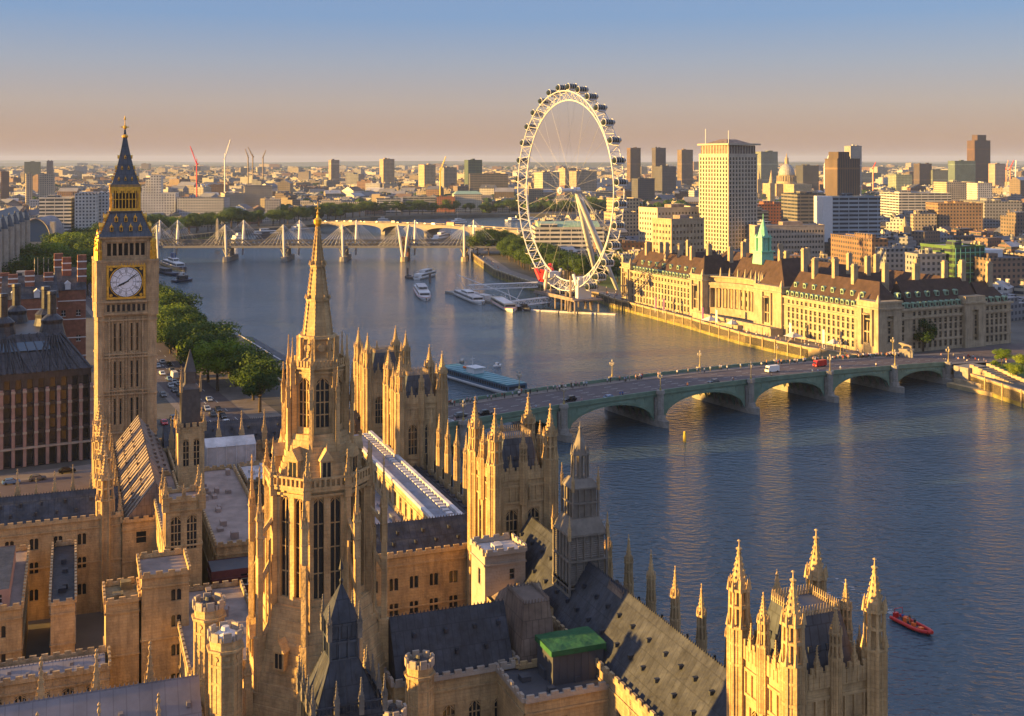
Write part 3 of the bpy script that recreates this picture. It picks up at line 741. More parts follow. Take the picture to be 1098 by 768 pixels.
for x in (-17, -11, 11, 17):
    for y in (-7, 7): b.tube((x, y, -70.5), (x * .85, y * .8, -50 if abs(x) > 12 else -60), .7, 6)
b.box(-26, 26, -9.5, 9.5, -64, -63.2); b.box(-24, 24, -9.6, -9.4, -63.2, -62); b.box(-24, 24, 9.4, 9.6, -63.2, -62)
for x in range(-24, 25, 8):
    for y in (-8, 8): b.tube((x, y, -71), (x, y, -64), .5, 6)
part('boarding_platform', b, M_FLAT, wh)
for x in (-20, 20):
    b = MB(); b.cbox(x, 0, 3.2, 9, -63.2, -52); b.cbox(x * .93, 0, 5, 7, -54, -50.5); b.tube((x, -5, -55), (x * .85, -5, -49), .9, 8); b.tube((x, 5, -55), (x * .85, 5, -49), .9, 8)
    part('drive_tower', b, M_STEEL if x > 0 else M_WHITE, wh)
b = MB(); b.cbox(25.5, 1, 5, 6, -56, -50); b.cbox(23, 4.2, 4, 3, -57, -52); b.tube((23, -3, -54), (28, -3, -47), 1.6, 8); b.tube((24, 5.5, -56), (30, 5.5, -50), 1.4, 8)
part('drive_cover', b, M_RED, wh, label='bright red drive cover on the far side of the wheel')

# pier with gangways, pontoons
pr = thing('boat_pier', 'floating passenger pier with two white lattice gangways in front of the wheel', 'pier', (0, 0, 0))
def truss(b, A, B, w, h):
    A, B = Vector(A), Vector(B); d = (B - A); L = d.length; d.normalize(); n = Vector((-d.y, d.x, 0)) * w / 2; k = int(L / 3.2); up = Vector((0, 0, h))
    for s in (-1, 1):
        b.tube(A + n * s, B + n * s, .3, 4); b.tube(A + n * s + up, B + n * s + up, .3, 4)
        for j in range(k):
            p, q = A + d * L * j / k, A + d * L * (j + 1) / k
            b.tube(p + n * s, q + n * s + up, .16, 3); b.tube(p + n * s, p + n * s + up, .16, 3); b.tube(q + n * s, p + n * s + up, .12, 3)
    for j in range(k + 1):
        p = A + d * L * j / k; b.tube(p - n, p + n, .14, 3); b.tube(p - n + up, p + n + up, .14, 3)
    i = b.pts([A - n, A + n, B + n, B - n]); b.face((i, i + 1, i + 2, i + 3))
def pp(px, py, z): x, y = P(px, py, z); return (x, y, z)
g1 = (pp(576, 308, 5.5), pp(502, 311, 2)); g2 = (pp(622, 320, 5.5), pp(549, 329, 2))
for g in (g1, g2): b = MB(); truss(b, g[0], g[1], 3.4, 3.2); part('gangway', b, M_STEEL, pr)
b = MB(); A = pp(483, 315, 0); B_ = pp(560, 333, 0); a = math.atan2(B_[1] - A[1], B_[0] - A[0]); l = math.hypot(B_[0] - A[0], B_[1] - A[1]); cx, cy = (A[0] + B_[0]) / 2, (A[1] + B_[1]) / 2 + 6
b.rbox(cx, cy, l, 9, -.5, 1.4, a); part('pontoon', b, M_GRAN, pr)
b = MB()
for k in range(3): b.rbox(cx + (k - 1) * 18 * math.cos(a), cy + (k - 1) * 18 * math.sin(a), 12, 5, 1.4, 3.8, a)
part('shelter', b, M_FLATW, pr)
b = MB(); b.tube((A[0] + 4, A[1] + 8, 12), (cx + 10, cy, 6), .3, 5); b.tube((cx + 10, cy, 6), (B_[0], B_[1] + 5, 5), .25, 5); part('canopy_beam', b, M_STEEL, pr)
for px, py, dx in ((500, 313, -5), (506, 313, 3), (549, 326, -3), (551, 326, 6)):
    b = MB(); x, y = P(px, py, 1.4); b.tube((x, y, 1), (x + dx, y, 12), .4, 6, .15); part('mast', b, M_STEEL, pr)
pl0, pl1 = pp(560, 333, 0), pp(661, 338, 0)
b = MB(); a2 = math.atan2(pl1[1] - pl0[1], pl1[0] - pl0[0]); l2 = math.hypot(pl1[0] - pl0[0], pl1[1] - pl0[1])
for k in range(5): u = (k + .5) / 5; b.rbox(pl0[0] + (pl1[0] - pl0[0]) * u, pl0[1] + (pl1[1] - pl0[1]) * u, l2 / 5 - .8, 2.4, -.3, .9, a2)
single('floating_boom', b, M_FLATW, 'long low grey floating boom on the water in front of the wheel', 'pontoon')

# ================================================================= long stone building with colonnade and tiled roof
CHA = R(-64.5); CH0 = (67.5, 690.0)
ch = thing('riverside_hall', 'vast pale stone riverside building with curved colonnade, brown tiled roofs and green copper dormers', 'building', (*CH0, 5.0), CHA)
FRz = [(1.5, 2.8), (5.5, 2.8), (9.2, 2.5), (12.3, 2.0), (16.1, 1.7)]
EAV = 19.2
def opsrow(L, n, u0=2, u1=None, w=1.6):
    u1 = L - 2 if u1 is None else u1; return [(u0 + (u1 - u0) * (k + .5) / n - w / 2, u0 + (u1 - u0) * (k + .5) / n + w / 2, z, z + h, 'sash') for k in range(n) for z, h in FRz]
def chwing(x0, x1, y0, y1, roofh=11.5, ax='x', h0=5, h1=5):
    b = MB(); A, B, C, D = (x0, y0), (x1, y0), (x1, y1), (x0, y1)
    for p, q in ((A, B), (B, C), (C, D), (D, A)):
        L = math.dist(p, q); n = max(2, int(L / 3.3))
        vis = (p, q) in ((A, B), (B, C))
        if vis: facade(b, ch, p, q, 0, EAV, opsrow(L, n), 'sash', M_PORT, .45)
        else: b.wall(p, q, 0, EAV, [])
    b.box(x0 - .7, x1 + .7, y0 - .7, y1 + .7, 14.9, 15.5); b.box(x0 - .9, x1 + .9, y0 - .9, y1 + .9, EAV - .6, EAV + .3); b.box(x0 - .3, x1 + .3, y0 - .3, y1 + .3, 4.6, 5.1)
    part('wall', b, M_PORT, ch)
    b = MB(); b.gable(x0 + .6, x1 - .6, y0 + .6, y1 - .6, EAV + .3, roofh, ax, h0, h1); b.box(x0 + 1, x1 - 1, y0 + 1, y1 - 1, EAV, EAV + .35); return part('roof', b, M_TILE, ch)
ROOF0 = chwing(0, 72, 0, 17, h0=6, h1=1)
chwing(150, 214, 0, 17, h0=1, h1=8)
chwing(198, 213.6, 17.2, 62, ax='y', h0=.1, h1=1)
chwing(84, 128, 15, 30, 13, h0=2, h1=2)
chwing(0, 197, 64, 80, 9, h0=4, h1=2); chwing(198, 213.7, 62, 80.5, 9, 'y', 1, 6); chwing(58, 74, 18, 63, 9, 'y', .1, .1); chwing(146, 160, 18, 63, 9, 'y', .1, .1)
chwing(0, 14, 18, 63, 9, 'y', .1, .1)
# plinth, pavilions, arches
def pav(x0, x1, y0, y1, face):
    b = MB(); b.wall((x0, y0), (x1, y0), 0, 23, [((x1 - x0) / 2 - 2.3, (x1 - x0) / 2 + 2.3, 5, 18)] if face == 'f' else [], 1.6)
    b.wall((x1, y0), (x1, y1), 0, 23, [((y1 - y0) / 2 - 2.0, (y1 - y0) / 2 + 2.0, 5, 17)] if face == 's' or x1 > 210 else [], 1.4)
    b.wall((x1, y1), (x0, y1), 0, 23, []); b.wall((x0, y1), (x0, y0), 0, 23, [])
    b.box(x0 + .5, x1 - .5, y0 + 1.5, y1 - .5, 22.3, 23); b.box(x0 - .8, x1 + .8, y0 - .8, y1 + .8, 20, 20.8); b.box(x0 - .4, x1 + .4, y0 - .4, y1 + .4, 22.6, 23.4)
    b.frus(12, (x0 + x1) / 2, y0 + .2, 2.3, 2.3, 17.4, 17.9); b.cbox((x0 + x1) / 2 - 3.3, y0 - .5, 1.1, 1.1, 4, 20); b.cbox((x0 + x1) / 2 + 3.3, y0 - .5, 1.1, 1.1, 4, 20)
    for k in (0, 1): b.sq(x0 + .8 if k == 0 else x1 - .8, y0 + .8, 1.6, .2, 23.4, 26.5)
    part('pavilion', b, M_PORT, ch)
    cx = (x0 + x1) / 2; c = MB(); c.k = 0; c.box(cx - 2.2, cx + 2.2, y0 + 1.3, y0 + 1.5, 5, 17.9); c.k = 1
    for k in (-.8, .8): c.lathe(cx + k, y0 + .9, [(.45, 5), (.38, 14)], 10)
    c.box(cx - 2.3, cx + 2.3, y0 + .4, y0 + 1.2, 9.5, 10.1); part('arched_window', c, [M_GLASS, M_PORT], ch)
pav(72.2, 83.8, -1.5, 18, 'f'); pav(128.2, 149.8, -1.5, 22, 'f'); pav(-1, 9, -1, 16.5, 'f'); pav(202, 215.2, -1.6, 12, 'f')
b = MB(); b.wall((215.3, 50), (215.3, 62.5), 0, 23, [(4.3, 8.3, 3, 17)], 1.4); b.wall((202, 50), (215.3, 50), 0, 23, []); b.box(202, 215.2, 50.1, 62.4, 22.2, 23.2); b.box(201.5, 216, 49.5, 63, 20, 20.7); part('pavilion', b, M_PORT, ch)
b = MB(); b.gable(129, 149, 1, 24, 23.2, 13, 'y', 6, 3); part('roof', b, M_TILE, ch); b = MB(); b.gable(73, 83, 0, 18, 23.2, 10, 'y', 4, 3); part('roof', b, M_TILE, ch)
# crescent
b = MB(); n_ = 14; arc = []
for k in range(n_ + 1):
    u = k / n_; x = 84 + 44 * u; y = 3 + 9 * math.sin(math.pi * u); arc.append((x, y))
back = [(x, y + 3.0) for x, y in arc]
for p, q in zip(back, back[1:]): b.wall(p, q, 6, 22.5, [(.9, 2.0, 7.5, 10.5), (.9, 2.0, 12.5, 14.8)], .3)
for i in range(n_):
    for z0, z1, e in ((0, 6, .4), (16.5, 18, .4), (18, 19.6, 1.0), (22.2, 22.9, .6)):
        (x1, y1), (x2, y2) = arc[i], arc[i + 1]; b.prism([(x1, y1 - e), (x2, y2 - e), (x2, y2 + 3.2), (x1, y1 + 3.2)], z0, z1)
    (x1, y1), (x2, y2) = back[i], back[i + 1]; b.prism([(x1, y1 - 1.2), (x2, y2 - 1.2), (x2, y2 + 3), (x1, y1 + 3)], 19.6, 22.3)
part('crescent_wall', b, M_PORT, ch)
for k in range(n_ + 1):
    x, y = arc[k]; c = MB(); c.lathe(x, y + .3, [(.95, 6), (.8, 6.4), (.7, 15.6), (.95, 16.5)], 10); part('column', c, M_PORT, ch)
b = MB()
for i in range(n_): (x1, y1), (x2, y2) = back[i], back[i + 1]; b.poly([(x1, y1 + .35, 6), (x2, y2 + .35, 6), (x2, y2 + .35, 16.5), (x1, y1 + .35, 16.5)])
part('crescent_glazing', b, M_GLASS, ch)
for k in range(9):
    c = MB(); x = 88 + 36 * k / 8; y = 5 + 9 * math.sin(math.pi * (x - 84) / 44); c.sq(x, y, 1.0, .7, 22.9, 25.4); c.sq(x, y, .8, .05, 25.4, 27.6); part('obelisk', c, M_PORT, ch)
b = MB(); b.box(84, 150, -8, -1.6, 0, 3.4); b.box(84, 150, -8.3, -8, 3.4, 4.3); b.box(110, 128, -11, -8, 0, 2.5); part('terrace', b, M_PORT, ch)
# dormers
dm = MB(); dm.k = 0; dm.box(-.95, .95, -.2, 2.2, 0, 2.0); dm.gable(-1.1, 1.1, -.4, 2.4, 2.0, .5, 'y'); dm.k = 1; dm.box(-.6, .6, -.26, -.2, .3, 1.7)
dmm = dm.mesh('dormer', [M_COPPERD, M_GLASS])
def dorm(A, B, n, z, inn):
    a = math.atan2(B[1] - A[1], B[0] - A[0]); nx, ny = -math.sin(a), math.cos(a)
    for k in range(n):
        u = (k + .5) / n; part('dormer', dmm, None, ROOF0, (A[0] + (B[0] - A[0]) * u + nx * inn, A[1] + (B[1] - A[1]) * u + ny * inn, z), a)
dorm((9, 0), (72, 0), 18, EAV + .4, .9); dorm((12, 0), (72, 0), 8, EAV + 4.2, 3.4)
dorm((150, 0), (202, 0), 15, EAV + .4, .9); dorm((151, 0), (203, 0), 8, EAV + 4.6, 3.6)
dorm((214, 13), (214, 50), 11, EAV + .4, .9); dorm((214, 12), (214, 52), 7, EAV + 4.6, 3.4); dorm((214, 63), (214, 80), 4, EAV + .4, .9)
# chimneys: tall pale stacks
for x, y, h in ((14, 8, 8), (26, 9.5, 9), (36, 7, 10), (47, 9, 10), (60, 8.5, 9), (71, 12, 12), (10, 40, 8), (30, 66, 7), (66, 30, 8), (64, 50, 7), (96, 34, 9), (110, 34, 9), (122, 66, 7), (84, 70, 7),
                (150.5, 12, 17), (163, 8, 11), (176, 9, 12), (190, 8, 10), (201, 16, 12), (205, 30, 11), (206, 58, 12), (152, 30, 9), (153, 50, 9), (170, 66, 8), (184, 70, 8), (196, 68, 8), (140, 68, 8), (207, 74, 10), (60, 70, 8), (20, 76, 8)):
    c = MB(); z0 = EAV + 4; z1 = EAV + 11 + h * .62; c.cbox(x, y, 1.9, 2.6, z0, z1); c.cbox(x, y, 2.3, 3.0, z1, z1 + .5); c.cbox(x, y, 1.6, 2.2, z1 + .5, z1 + 1.3); part('chimney', c, M_PORT, ROOF0)
b = MB(); X_, Y_ = 103, 24; b.sq(X_, Y_, 6.2, 5.6, 30, 36); b.sq(X_, Y_, 6.8, 6.8, 36, 36.6)
for sx_ in (-1, 1):
    for sy_ in (-1, 1): b.cbox(X_ + 1.9 * sx_, Y_ + 1.9 * sy_, .9, .9, 36.6, 43); b.sq(X_ + 2 * sx_, Y_ + 2 * sy_, .9, .1, 43, 45)
b.frus(8, X_, Y_, 2.2, 2.1, 36.6, 43); b.cbox(X_, Y_, 5.2, 5.2, 43, 43.6); b.frus(8, X_, Y_, 2.4, 1.6, 43.6, 47); b.frus(8, X_, Y_, 1.7, .1, 47, 52.5); b.tube((X_, Y_, 52), (X_, Y_, 55), .15, 5)
fl = part('fleche', b, M_COPPER, ch); fl.scale = (1.3, 1.3, 1.06); fl.location = (-X_ * .3, -Y_ * .3, -1.8)
b = MB()
for x, y in ((74, -13), (98, -13.5), (121, -14), (188, -11), (197, -11)): b.tube((x, y, 0), (x, y, 9), .12, 5); b.box(x - .1, x + 1.2, y - .05, y + .05, 3, 8)
ban = plain('purple_banner', (.12, .03, .16), .7)
for k, (x, y) in enumerate(((52, -11), (60, -11), (100, -13), (112, -13), (165, -9), (188, -9))):
    X2 = CH0[0] + x * math.cos(CHA) - y * math.sin(CHA); Y2 = CH0[1] + x * math.sin(CHA) + y * math.cos(CHA)
    t = thing('banner', f'{nth(k + 1)} tall banner on a pole along the riverside walk, counted from the wheel', 'banner', (X2, Y2, 5.0), CHA, 'banners along the riverside walk')
    q = MB(); q.tube((0, 0, 0), (0, 0, 9), .13, 6); part('pole', q, M_WHITE, t); q = MB(); q.box(.1, 1.5, -.04, .04, 2.4, 8.6); part('cloth', q, ban if k < 3 else M_WHITE, t)
# white marquees
for k, (x, y, w) in enumerate(((106, -12, 7), (122, -10, 5), (168, -9, 7), (192, -6, 5))):
    X2 = CH0[0] + x * math.cos(CHA) - y * math.sin(CHA); Y2 = CH0[1] + x * math.sin(CHA) + y * math.cos(CHA)
    t = thing('marquee', f'{nth(k + 1)} white peaked marquee on the riverside walk from the wheel', 'marquee', (X2, Y2, 5.1), CHA, 'white marquees on the riverside walk')
    q = MB()
    for sx_ in (-1, 1):
        for sy_ in (-1, 1): q.tube((sx_ * w * .45, sy_ * 2, 0), (sx_ * w * .45, sy_ * 2, 2.6), .08, 5)
    part('frame', q, M_WHITE, t); q = MB(); q.frus(4, 0, 0, w * .68, .1, 2.6, 4.6); part('canopy', q, M_FLATW, t)
# lion on its pedestal at the bridge end
X2, Y2 = P(972, 386, 6)
t = thing('lion_statue', 'pale stone lion standing on a plinth at the bridge end', 'statue', (X2, Y2, 5), R(150))
q = MB(); q.cbox(0, 0, 5.5, 3, 0, 5.5); q.cbox(0, 0, 6, 3.5, 5.2, 5.7); part('plinth', q, M_GRAN, t)
def skinbody(name, verts, edges, rad, mt, parent, sub=1, root=0, loc_=(0, 0, 0), rz=0):
    me = bpy.data.meshes.new(name); me.from_pydata(verts, edges, []); me.materials.append(mt)
    o = bpy.data.objects.new(name, me); o.location = loc_; o.rotation_euler = (0, 0, rz); link(o, parent)
    md = o.modifiers.new('skin', 'SKIN')
    if not me.skin_vertices: bpy.context.view_layer.objects.active = o
    for i, v in enumerate(me.skin_vertices[0].data): v.radius = rad[i] if isinstance(rad[i], tuple) else (rad[i], rad[i]); v.use_root = i == root
    sb = o.modifiers.new('sub', 'SUBSURF'); sb.levels = sub; sb.render_levels = sub
    dg = bpy.context.evaluated_depsgraph_get(); dg.update(); ev = o.evaluated_get(dg)
    m2 = bpy.data.meshes.new_from_object(ev); o.modifiers.clear(); o.data = m2
    if not m2.materials: m2.materials.append(mt)
    return o
LV = [(-1.5, 0, 2.0), (0, 0, 2.05), (1.2, 0, 2.25), (1.9, 0, 2.9), (2.5, 0, 3.0), (2.95, 0, 2.75), (-1.6, .4, 1.2), (-1.9, .4, .65), (-1.75, .4, .1), (-1.6, -.4, 1.2), (-1.9, -.4, .65), (-1.75, -.4, .1),
      (1.3, .42, 1.2), (1.35, .42, .1), (1.5, -.42, 1.2), (1.7, -.42, .1), (-2.1, 0, 1.9), (-2.3, 0, .8)]
LE = [(0, 1), (1, 2), (2, 3), (3, 4), (4, 5), (0, 6), (6, 7), (7, 8), (0, 9), (9, 10), (10, 11), (2, 12), (12, 13), (2, 14), (14, 15), (0, 16), (16, 17)]
skinbody('body', LV, LE, [.6, .6, .75, .75, .5, .3, .35, .2, .2, .35, .2, .2, .3, .22, .3, .22, .12, .1], M_PORT, t, root=1, loc_=(0, 0, 5.65)).scale = (1.1, 1.1, .72)
# ================================================================= city
BOX = []      # footprints taken: (x, y, radius)
def tinted(me, wall, roof):
    for nm, c in (('tint', wall), ('rooftint', roof)):
        a = me.color_attributes.new(nm, 'FLOAT_COLOR', 'POINT'); a.data.foreach_set('color', list((*c, 1)) * len(me.vertices))
def span(pxL, pxR, Y, th):
    c, s = math.cos(th), math.sin(th); XL = (pxL - CX0) * Y / FPX; q = (pxR - CX0) / FPX
    return XL, (q * Y - XL) / (c - q * s)
def bld(label, pxL, pxR, Y, ytop, d, th=0.35, wall=(.4, .35, .27), roof=(.2, .19, .19), m=None, cat='building', name='city_building', extra=None, group=None, z1=None):
    """front wall from pxL to pxR, its left corner at distance Y; top seen at ytop"""
    X, w = span(pxL, pxR, Y, th); z1 = z1 or ZY(ytop, Y)
    t = thing(name, label, cat, (X, Y, 5), th, group); h = z1 - 5
    b = MB(); b.box(0, w, 0, d, 0, h); me = b.mesh('wall', m or M_FAC); tinted(me, wall, roof); part('wall', me, None, t)
    b = MB(); b.box(-.3, w + .3, -.3, .1, h - .2, h + 1); b.box(-.3, .1, .1, d, h - .2, h + 1); b.box(w - .1, w + .3, .1, d, h - .2, h + 1); b.box(.1, w - .1, d - .3, d + .1, h - .2, h + 1)
    rr2 = random.Random(int(pxL * 7 + ytop)); 
    for _ in range(2): x, y = w * rr2.uniform(.2, .75), d * rr2.uniform(.2, .7); b.cbox(x, y, w * rr2.uniform(.1, .25), d * .25, h, h + rr2.uniform(2, 4))
    if extra: extra(b, w, d, h)
    me = b.mesh('parapet', m or M_FAC); tinted(me, tuple(c * .9 for c in wall), roof); part('roof_plant', me, None, t)
    c = (X + w / 2 * math.cos(th) - d / 2 * math.sin(th), Y + w / 2 * math.sin(th) + d / 2 * math.cos(th)); BOX.append((*c, math.hypot(w, d) / 2))
    return t, w, d, h
def detailed(label, pxL, pxR, Y, ytop, d, th, mt, cols, rows, ww, wh, z0=4, name='office_block', cat='building', kind='plain', fm=None, limit=100, side=True, flat=M_FLAT):
    X, w = span(pxL, pxR, Y, th); h = ZY(ytop, Y) - 5; t = thing(name, label, cat, (X, Y, 5), th); b = MB(); fm = fm or mt
    fh = (h - z0 - 1) / rows; dc = max(2, int(cols * d / w)) if side else 0
    facade(b, t, (0, 0), (w, 0), 0, h, grid(w, cols, ww, rows, wh, z0, fh, .6, w - .6), kind, fm, .35, limit)
    facade(b, t, (0, d), (0, 0), 0, h, grid(d, dc, ww, rows, wh, z0, fh, .6, d - .6) if side else [], kind, fm, .35, limit)
    b.wall((w, 0), (w, d), 0, h, []); b.wall((w, d), (0, d), 0, h, []); b.box(-.2, w + .2, -.2, .2, h - .1, h + .9); b.box(-.2, .2, .2, d, h - .1, h + .9); b.box(w - .2, w + .2, .2, d, h - .1, h + .9)
    part('wall', b, mt, t)
    b = MB(); b.poly([(.2, .2, h), (w - .2, .2, h), (w - .2, d, h), (.2, d, h)]); b.cbox(w * .6, d * .5, w * .3, d * .35, h, h + 3); part('roof', b, flat, t)
    BOX.append((X + w / 2 * math.cos(th) - d / 2 * math.sin(th), Y + w / 2 * math.sin(th) + d / 2 * math.cos(th), math.hypot(w, d) / 2)); return t, w, d, h
WH = (.50, .49, .47); CRM = (.42, .37, .29); TAN = (.34, .285, .215); GRY = (.25, .255, .27); DRK = (.10, .10, .115); BRK = (.30, .12, .07); BRN = (.20, .13, .09); GLB = (.16, .22, .27); GLG = (.12, .24, .18)

# tall pale office tower
t, w, d, h = detailed('tallest pale stone office tower with a stepped dark crown behind the riverside hall', 781, 812, 940, 166, 37, R(31), M_CREAM, 9, 24, 1.8, 2.2, z0=8, name='office_tower', limit=60)
c = MB(); 
for k in range(10): c.box(1 + (w - 2) * k / 10, 1.6 + (w - 2) * k / 10, .6, 1, h, h + 8); c.box(.6, 1, 1 + (d - 2) * k / 10, 1.8 + (d - 2) * k / 10, h, h + 8)
c.box(-1, w + 3, -1, d + 1, h + 8, h + 9.4); part('crown', c, M_CREAM, t); c = MB(); c.box(1.3, w - 1.3, .95, d - 1, h + .1, h + 7.6); c.box(.95, w - 1, 1.3, d - 1.3, h + .1, h + 7.6); part('crown_core', c, M_LEADB, t)
c = MB(); c.sq(w / 2, d / 2, w * .85, w * .3, h + 9.4, h + 13); part('crown_roof', c, M_LEADB, t)
c = MB(); c.tube((2, 2, h + 9), (2, 2, h + 20), .3, 5); c.tube((4, d - 4, h + 9), (4, d - 4, h + 22), .3, 5); part('mast', c, M_WHITE, t)
detailed('cream office block with square windows stepping down beside the pale tower', 705, 752, 960, 224, 26, R(31), M_CREAM, 13, 9, 1.6, 2.0, name='office_block', limit=40)
detailed('lower grey-cream office block in front of the pale tower, nearer the wheel', 720, 755, 880, 236, 24, R(31), M_PORT, 9, 7, 1.7, 2.0, name='office_block', limit=40)
detailed('long pale grey office range right beside the pale tower', 812, 884, 930, 243, 28, R(12), M_STONEP, 22, 6, 1.7, 1.9, name='office_block', limit=40, side=False)
bld('dark blue glass slab with ribbed top and a white blank end wall', 893, 944, 1000, 212, 20, R(8), (.30, .36, .43), DRK, M_FACH)
b = MB(); b.box(-9, -.1, 0, 20, 0, ZY(212, 1000) - 5 + 1); part('end_wall', b, M_WHITE, [o for o in bpy.data.objects if o.get('label', '').startswith('dark blue glass slab')][0])
bld('brown ribbed tower with a stepped top above the dark glass slab', 898, 922, 1350, 171, 26, R(18), (.19, .13, .09), BRN, M_FACV, extra=lambda b, w, d, h: (b.box(3, w * .6, 3, d - 3, h, h + 9)))
bld('slim white-sided tower peeping out behind the brown ribbed tower', 912, 924, 2200, 157, 20, R(18), WH, WH, M_FACV)
bld('first dark concrete tower of the three, beside the wheel', 676, 687, 3000, 159, 22, R(20), BRN, BRN, M_FACV)
bld('second dark tower of the three, with the lower block at its foot', 703, 714, 3050, 159, 22, R(20), (.13, .11, .11), BRN, M_FACV)
bld('third concrete tower of the three, next to the pale tower', 731, 743, 3000, 161, 24, R(20), (.27, .2, .14), BRN, M_FACV)
bld('dark office block between the second and third concrete towers', 710, 725, 2500, 179, 40, R(20), DRK, GRY)
bld('low black slab below the first concrete tower', 684, 702, 2000, 192, 25, R(20), DRK, DRK)
bld('pale green glass tower beside the cathedral dome', 816, 834, 2900, 163, 40, R(15), (.30, .34, .28), GLG, M_FACV)
bld('rounded dark glass block right of the cathedral dome', 861, 878, 2600, 178, 40, R(10), DRK, GLB, M_FACV)
bld('blue-green glass block stepping down past the brown tower', 922, 945, 3200, 186, 60, R(10), GLB, GLB, M_FACV)
bld('dark narrow tower alone on the skyline between glass blocks', 986, 999, 2900, 176, 26, R(14), (.13, .10, .10), BRN, M_FACV)
bld('green-tinted glass office block in front of the tallest dark tower', 1024, 1046, 2700, 173, 30, R(10), (.17, .24, .22), GLG, M_FACV)
bld('tallest dark brown tower with a notched top on the skyline', 1045, 1062, 3100, 151, 30, R(18), (.16, .09, .07), DRK, M_FACV, extra=lambda b, w, d, h: b.box(w * .25, w * .8, 4, d - 4, h, h + 16))
bld('pale pinkish tower right of the tallest dark tower', 1067, 1078, 2900, 176, 26, R(14), (.42, .32, .27), GRY)
bld('greenish glass blocks left of the narrow dark tower', 961, 978, 2600, 188, 40, R(8), (.27, .32, .25), GLG)
bld('glass cube block right of the narrow dark tower', 1000, 1018, 2900, 183, 40, R(8), (.22, .26, .25), GLG, M_FACV)
bld('white slab-sided block below the tallest dark tower', 1015, 1045, 1900, 196, 40, R(10), CRM, GRY)
bld('cream slab block right below the tallest dark tower', 1048, 1064, 1800, 197, 30, R(10), WH, GRY)
bld('long white terraced concrete building on the far right bank', 964, 1020, 1500, 208, 60, R(6), WH, GRY, M_FACH)
bld('long orange-lit brick building stretching below the white terraced one', 1006, 1054, 1180, 219, 30, R(4), (.28, .19, .12), GRY)
bld('long low grey vaulted shed right of the orange brick building', 1056, 1096, 1250, 217, 60, R(4), GRY, GRY)
bld('low red brick hall in front of the cathedral', 812, 858, 1250, 220, 50, R(10), BRK, GRY)
bld('dark banded office block left of the blue glass slab', 855, 885, 1150, 209, 40, R(10), (.17, .16, .15), GRY, M_FACH)
bld('cream windowed pavilion building behind the stone hall chimneys', 950, 980, 760, 268, 13, R(14), GRY, WH)
bld('long cream flat-roofed range behind the stone hall', 984, 1014, 700, 274, 14, R(12), GRY, CRM, name='city_building')
t, w, d, h = bld('green glazed office building with a white panel end', 1024, 1056, 700, 266, 30, R(22), (.09, .17, .06), GRY, M_FACH, name='office_block')
b = MB(); b.box(w + .1, w + 14, -.5, 24, 2, h - 2); part('white_panel', b, M_WHITE, t)
b = MB()
for k in range(7): b.box(w * k / 6.2, w * k / 6.2 + .5, -.5, -.3, 0, h)
for k in range(5): b.box(0, w, -.45, -.32, h * k / 5 + 3, h * k / 5 + 3.4)
part('mullion', b, M_COPPER, t, stuff=True)
bld('dark boxy roofed block at the far right edge behind the stone hall', 1062, 1110, 690, 279, 40, R(15), (.2, .15, .12), DRK)
bld('long dark brick range with a row of dormers behind the stone hall', 935, 952, 800, 258, 60, R(12), BRN, GRY)
bld('square concrete tower block with blank walls beyond the wheel', 664, 686, 1120, 214, 30, R(20), (.44, .36, .24), GRY, cat='theatre')
bld('stepped concrete base of the blank tower beyond the wheel', 660, 690, 1080, 229, 26, R(20), (.42, .34, .24), GRY)
bld('long dark viaduct range between wheel and pale tower', 640, 700, 930, 262, 12, R(10), (.17, .10, .07), GRY)
# concert hall with green roof
t, w, d, h = bld('white concert hall with a curved green roof among trees inside the wheel', 574, 648, 960, 245, 40, R(4), (.55, .53, .49), GRY, M_FACH, cat='concert hall')
b = MB(); n_ = 8
for k in range(n_):
    a0, a1 = math.pi * k / n_, math.pi * (k + 1) / n_; y0, y1 = 20 - 15 * math.cos(a0), 20 - 15 * math.cos(a1); q0, q1 = h + 5 * math.sin(a0), h + 5 * math.sin(a1)
    b.poly([(3, y0, q0), (w - 3, y0, q0), (w - 3, y1, q1), (3, y1, q1)])
b.poly([(3, 20 - 15 * math.cos(math.pi * k / n_), h + 5 * math.sin(math.pi * k / n_)) for k in range(n_ + 1)]); b.poly([(w - 3, 20 - 15 * math.cos(math.pi * k / n_), h + 5 * math.sin(math.pi * k / n_)) for k in range(n_ + 1)][::-1])
part('curved_roof', b, M_COPPERD, t)
bld('white arts block with stepped terraces behind the riverside trees', 556, 590, 1130, 248, 30, R(2), WH, GRY)

# cathedral dome
X, Y = (843.5 - CX0) * 2250 / FPX, 2250
t = thing('cathedral', 'domed cathedral with drum, colonnade and lantern on the far skyline', 'cathedral', (X, Y, 5), R(20))
zz = lambda py: ZY(py, 2250) - 5
b = MB(); b.cbox(0, 0, 40, 110, 0, zz(197)); b.cbox(0, 0, 70, 36, 0, zz(197)); b.lathe(0, 0, [(20, zz(197)), (20, zz(194.5)), (16.5, zz(194.5)), (16.5, zz(188)), (17.5, zz(187.5))], 24); part('wall', b, M_PORT, t)
b = MB()
for k in range(24): a = 2 * math.pi * k / 24; b.tube((18.5 * math.cos(a), 18.5 * math.sin(a), zz(194.5)), (18.5 * math.cos(a), 18.5 * math.sin(a), zz(188.5)), .8, 5)
part('colonnade', b, M_PORT, t)
zt = zz(187.5); rd = 16.0; hd = zz(175.5) - zt
b = MB(); b.lathe(0, 0, [(rd * math.cos(a) if k < 8 else 3, zt + hd * math.sin(a)) for k, a in enumerate([R(x) for x in (0, 12, 24, 36, 48, 60, 70, 78, 84)])], 24); part('dome', b, mat('lead_dome', (.30, .30, .31), .6), t)
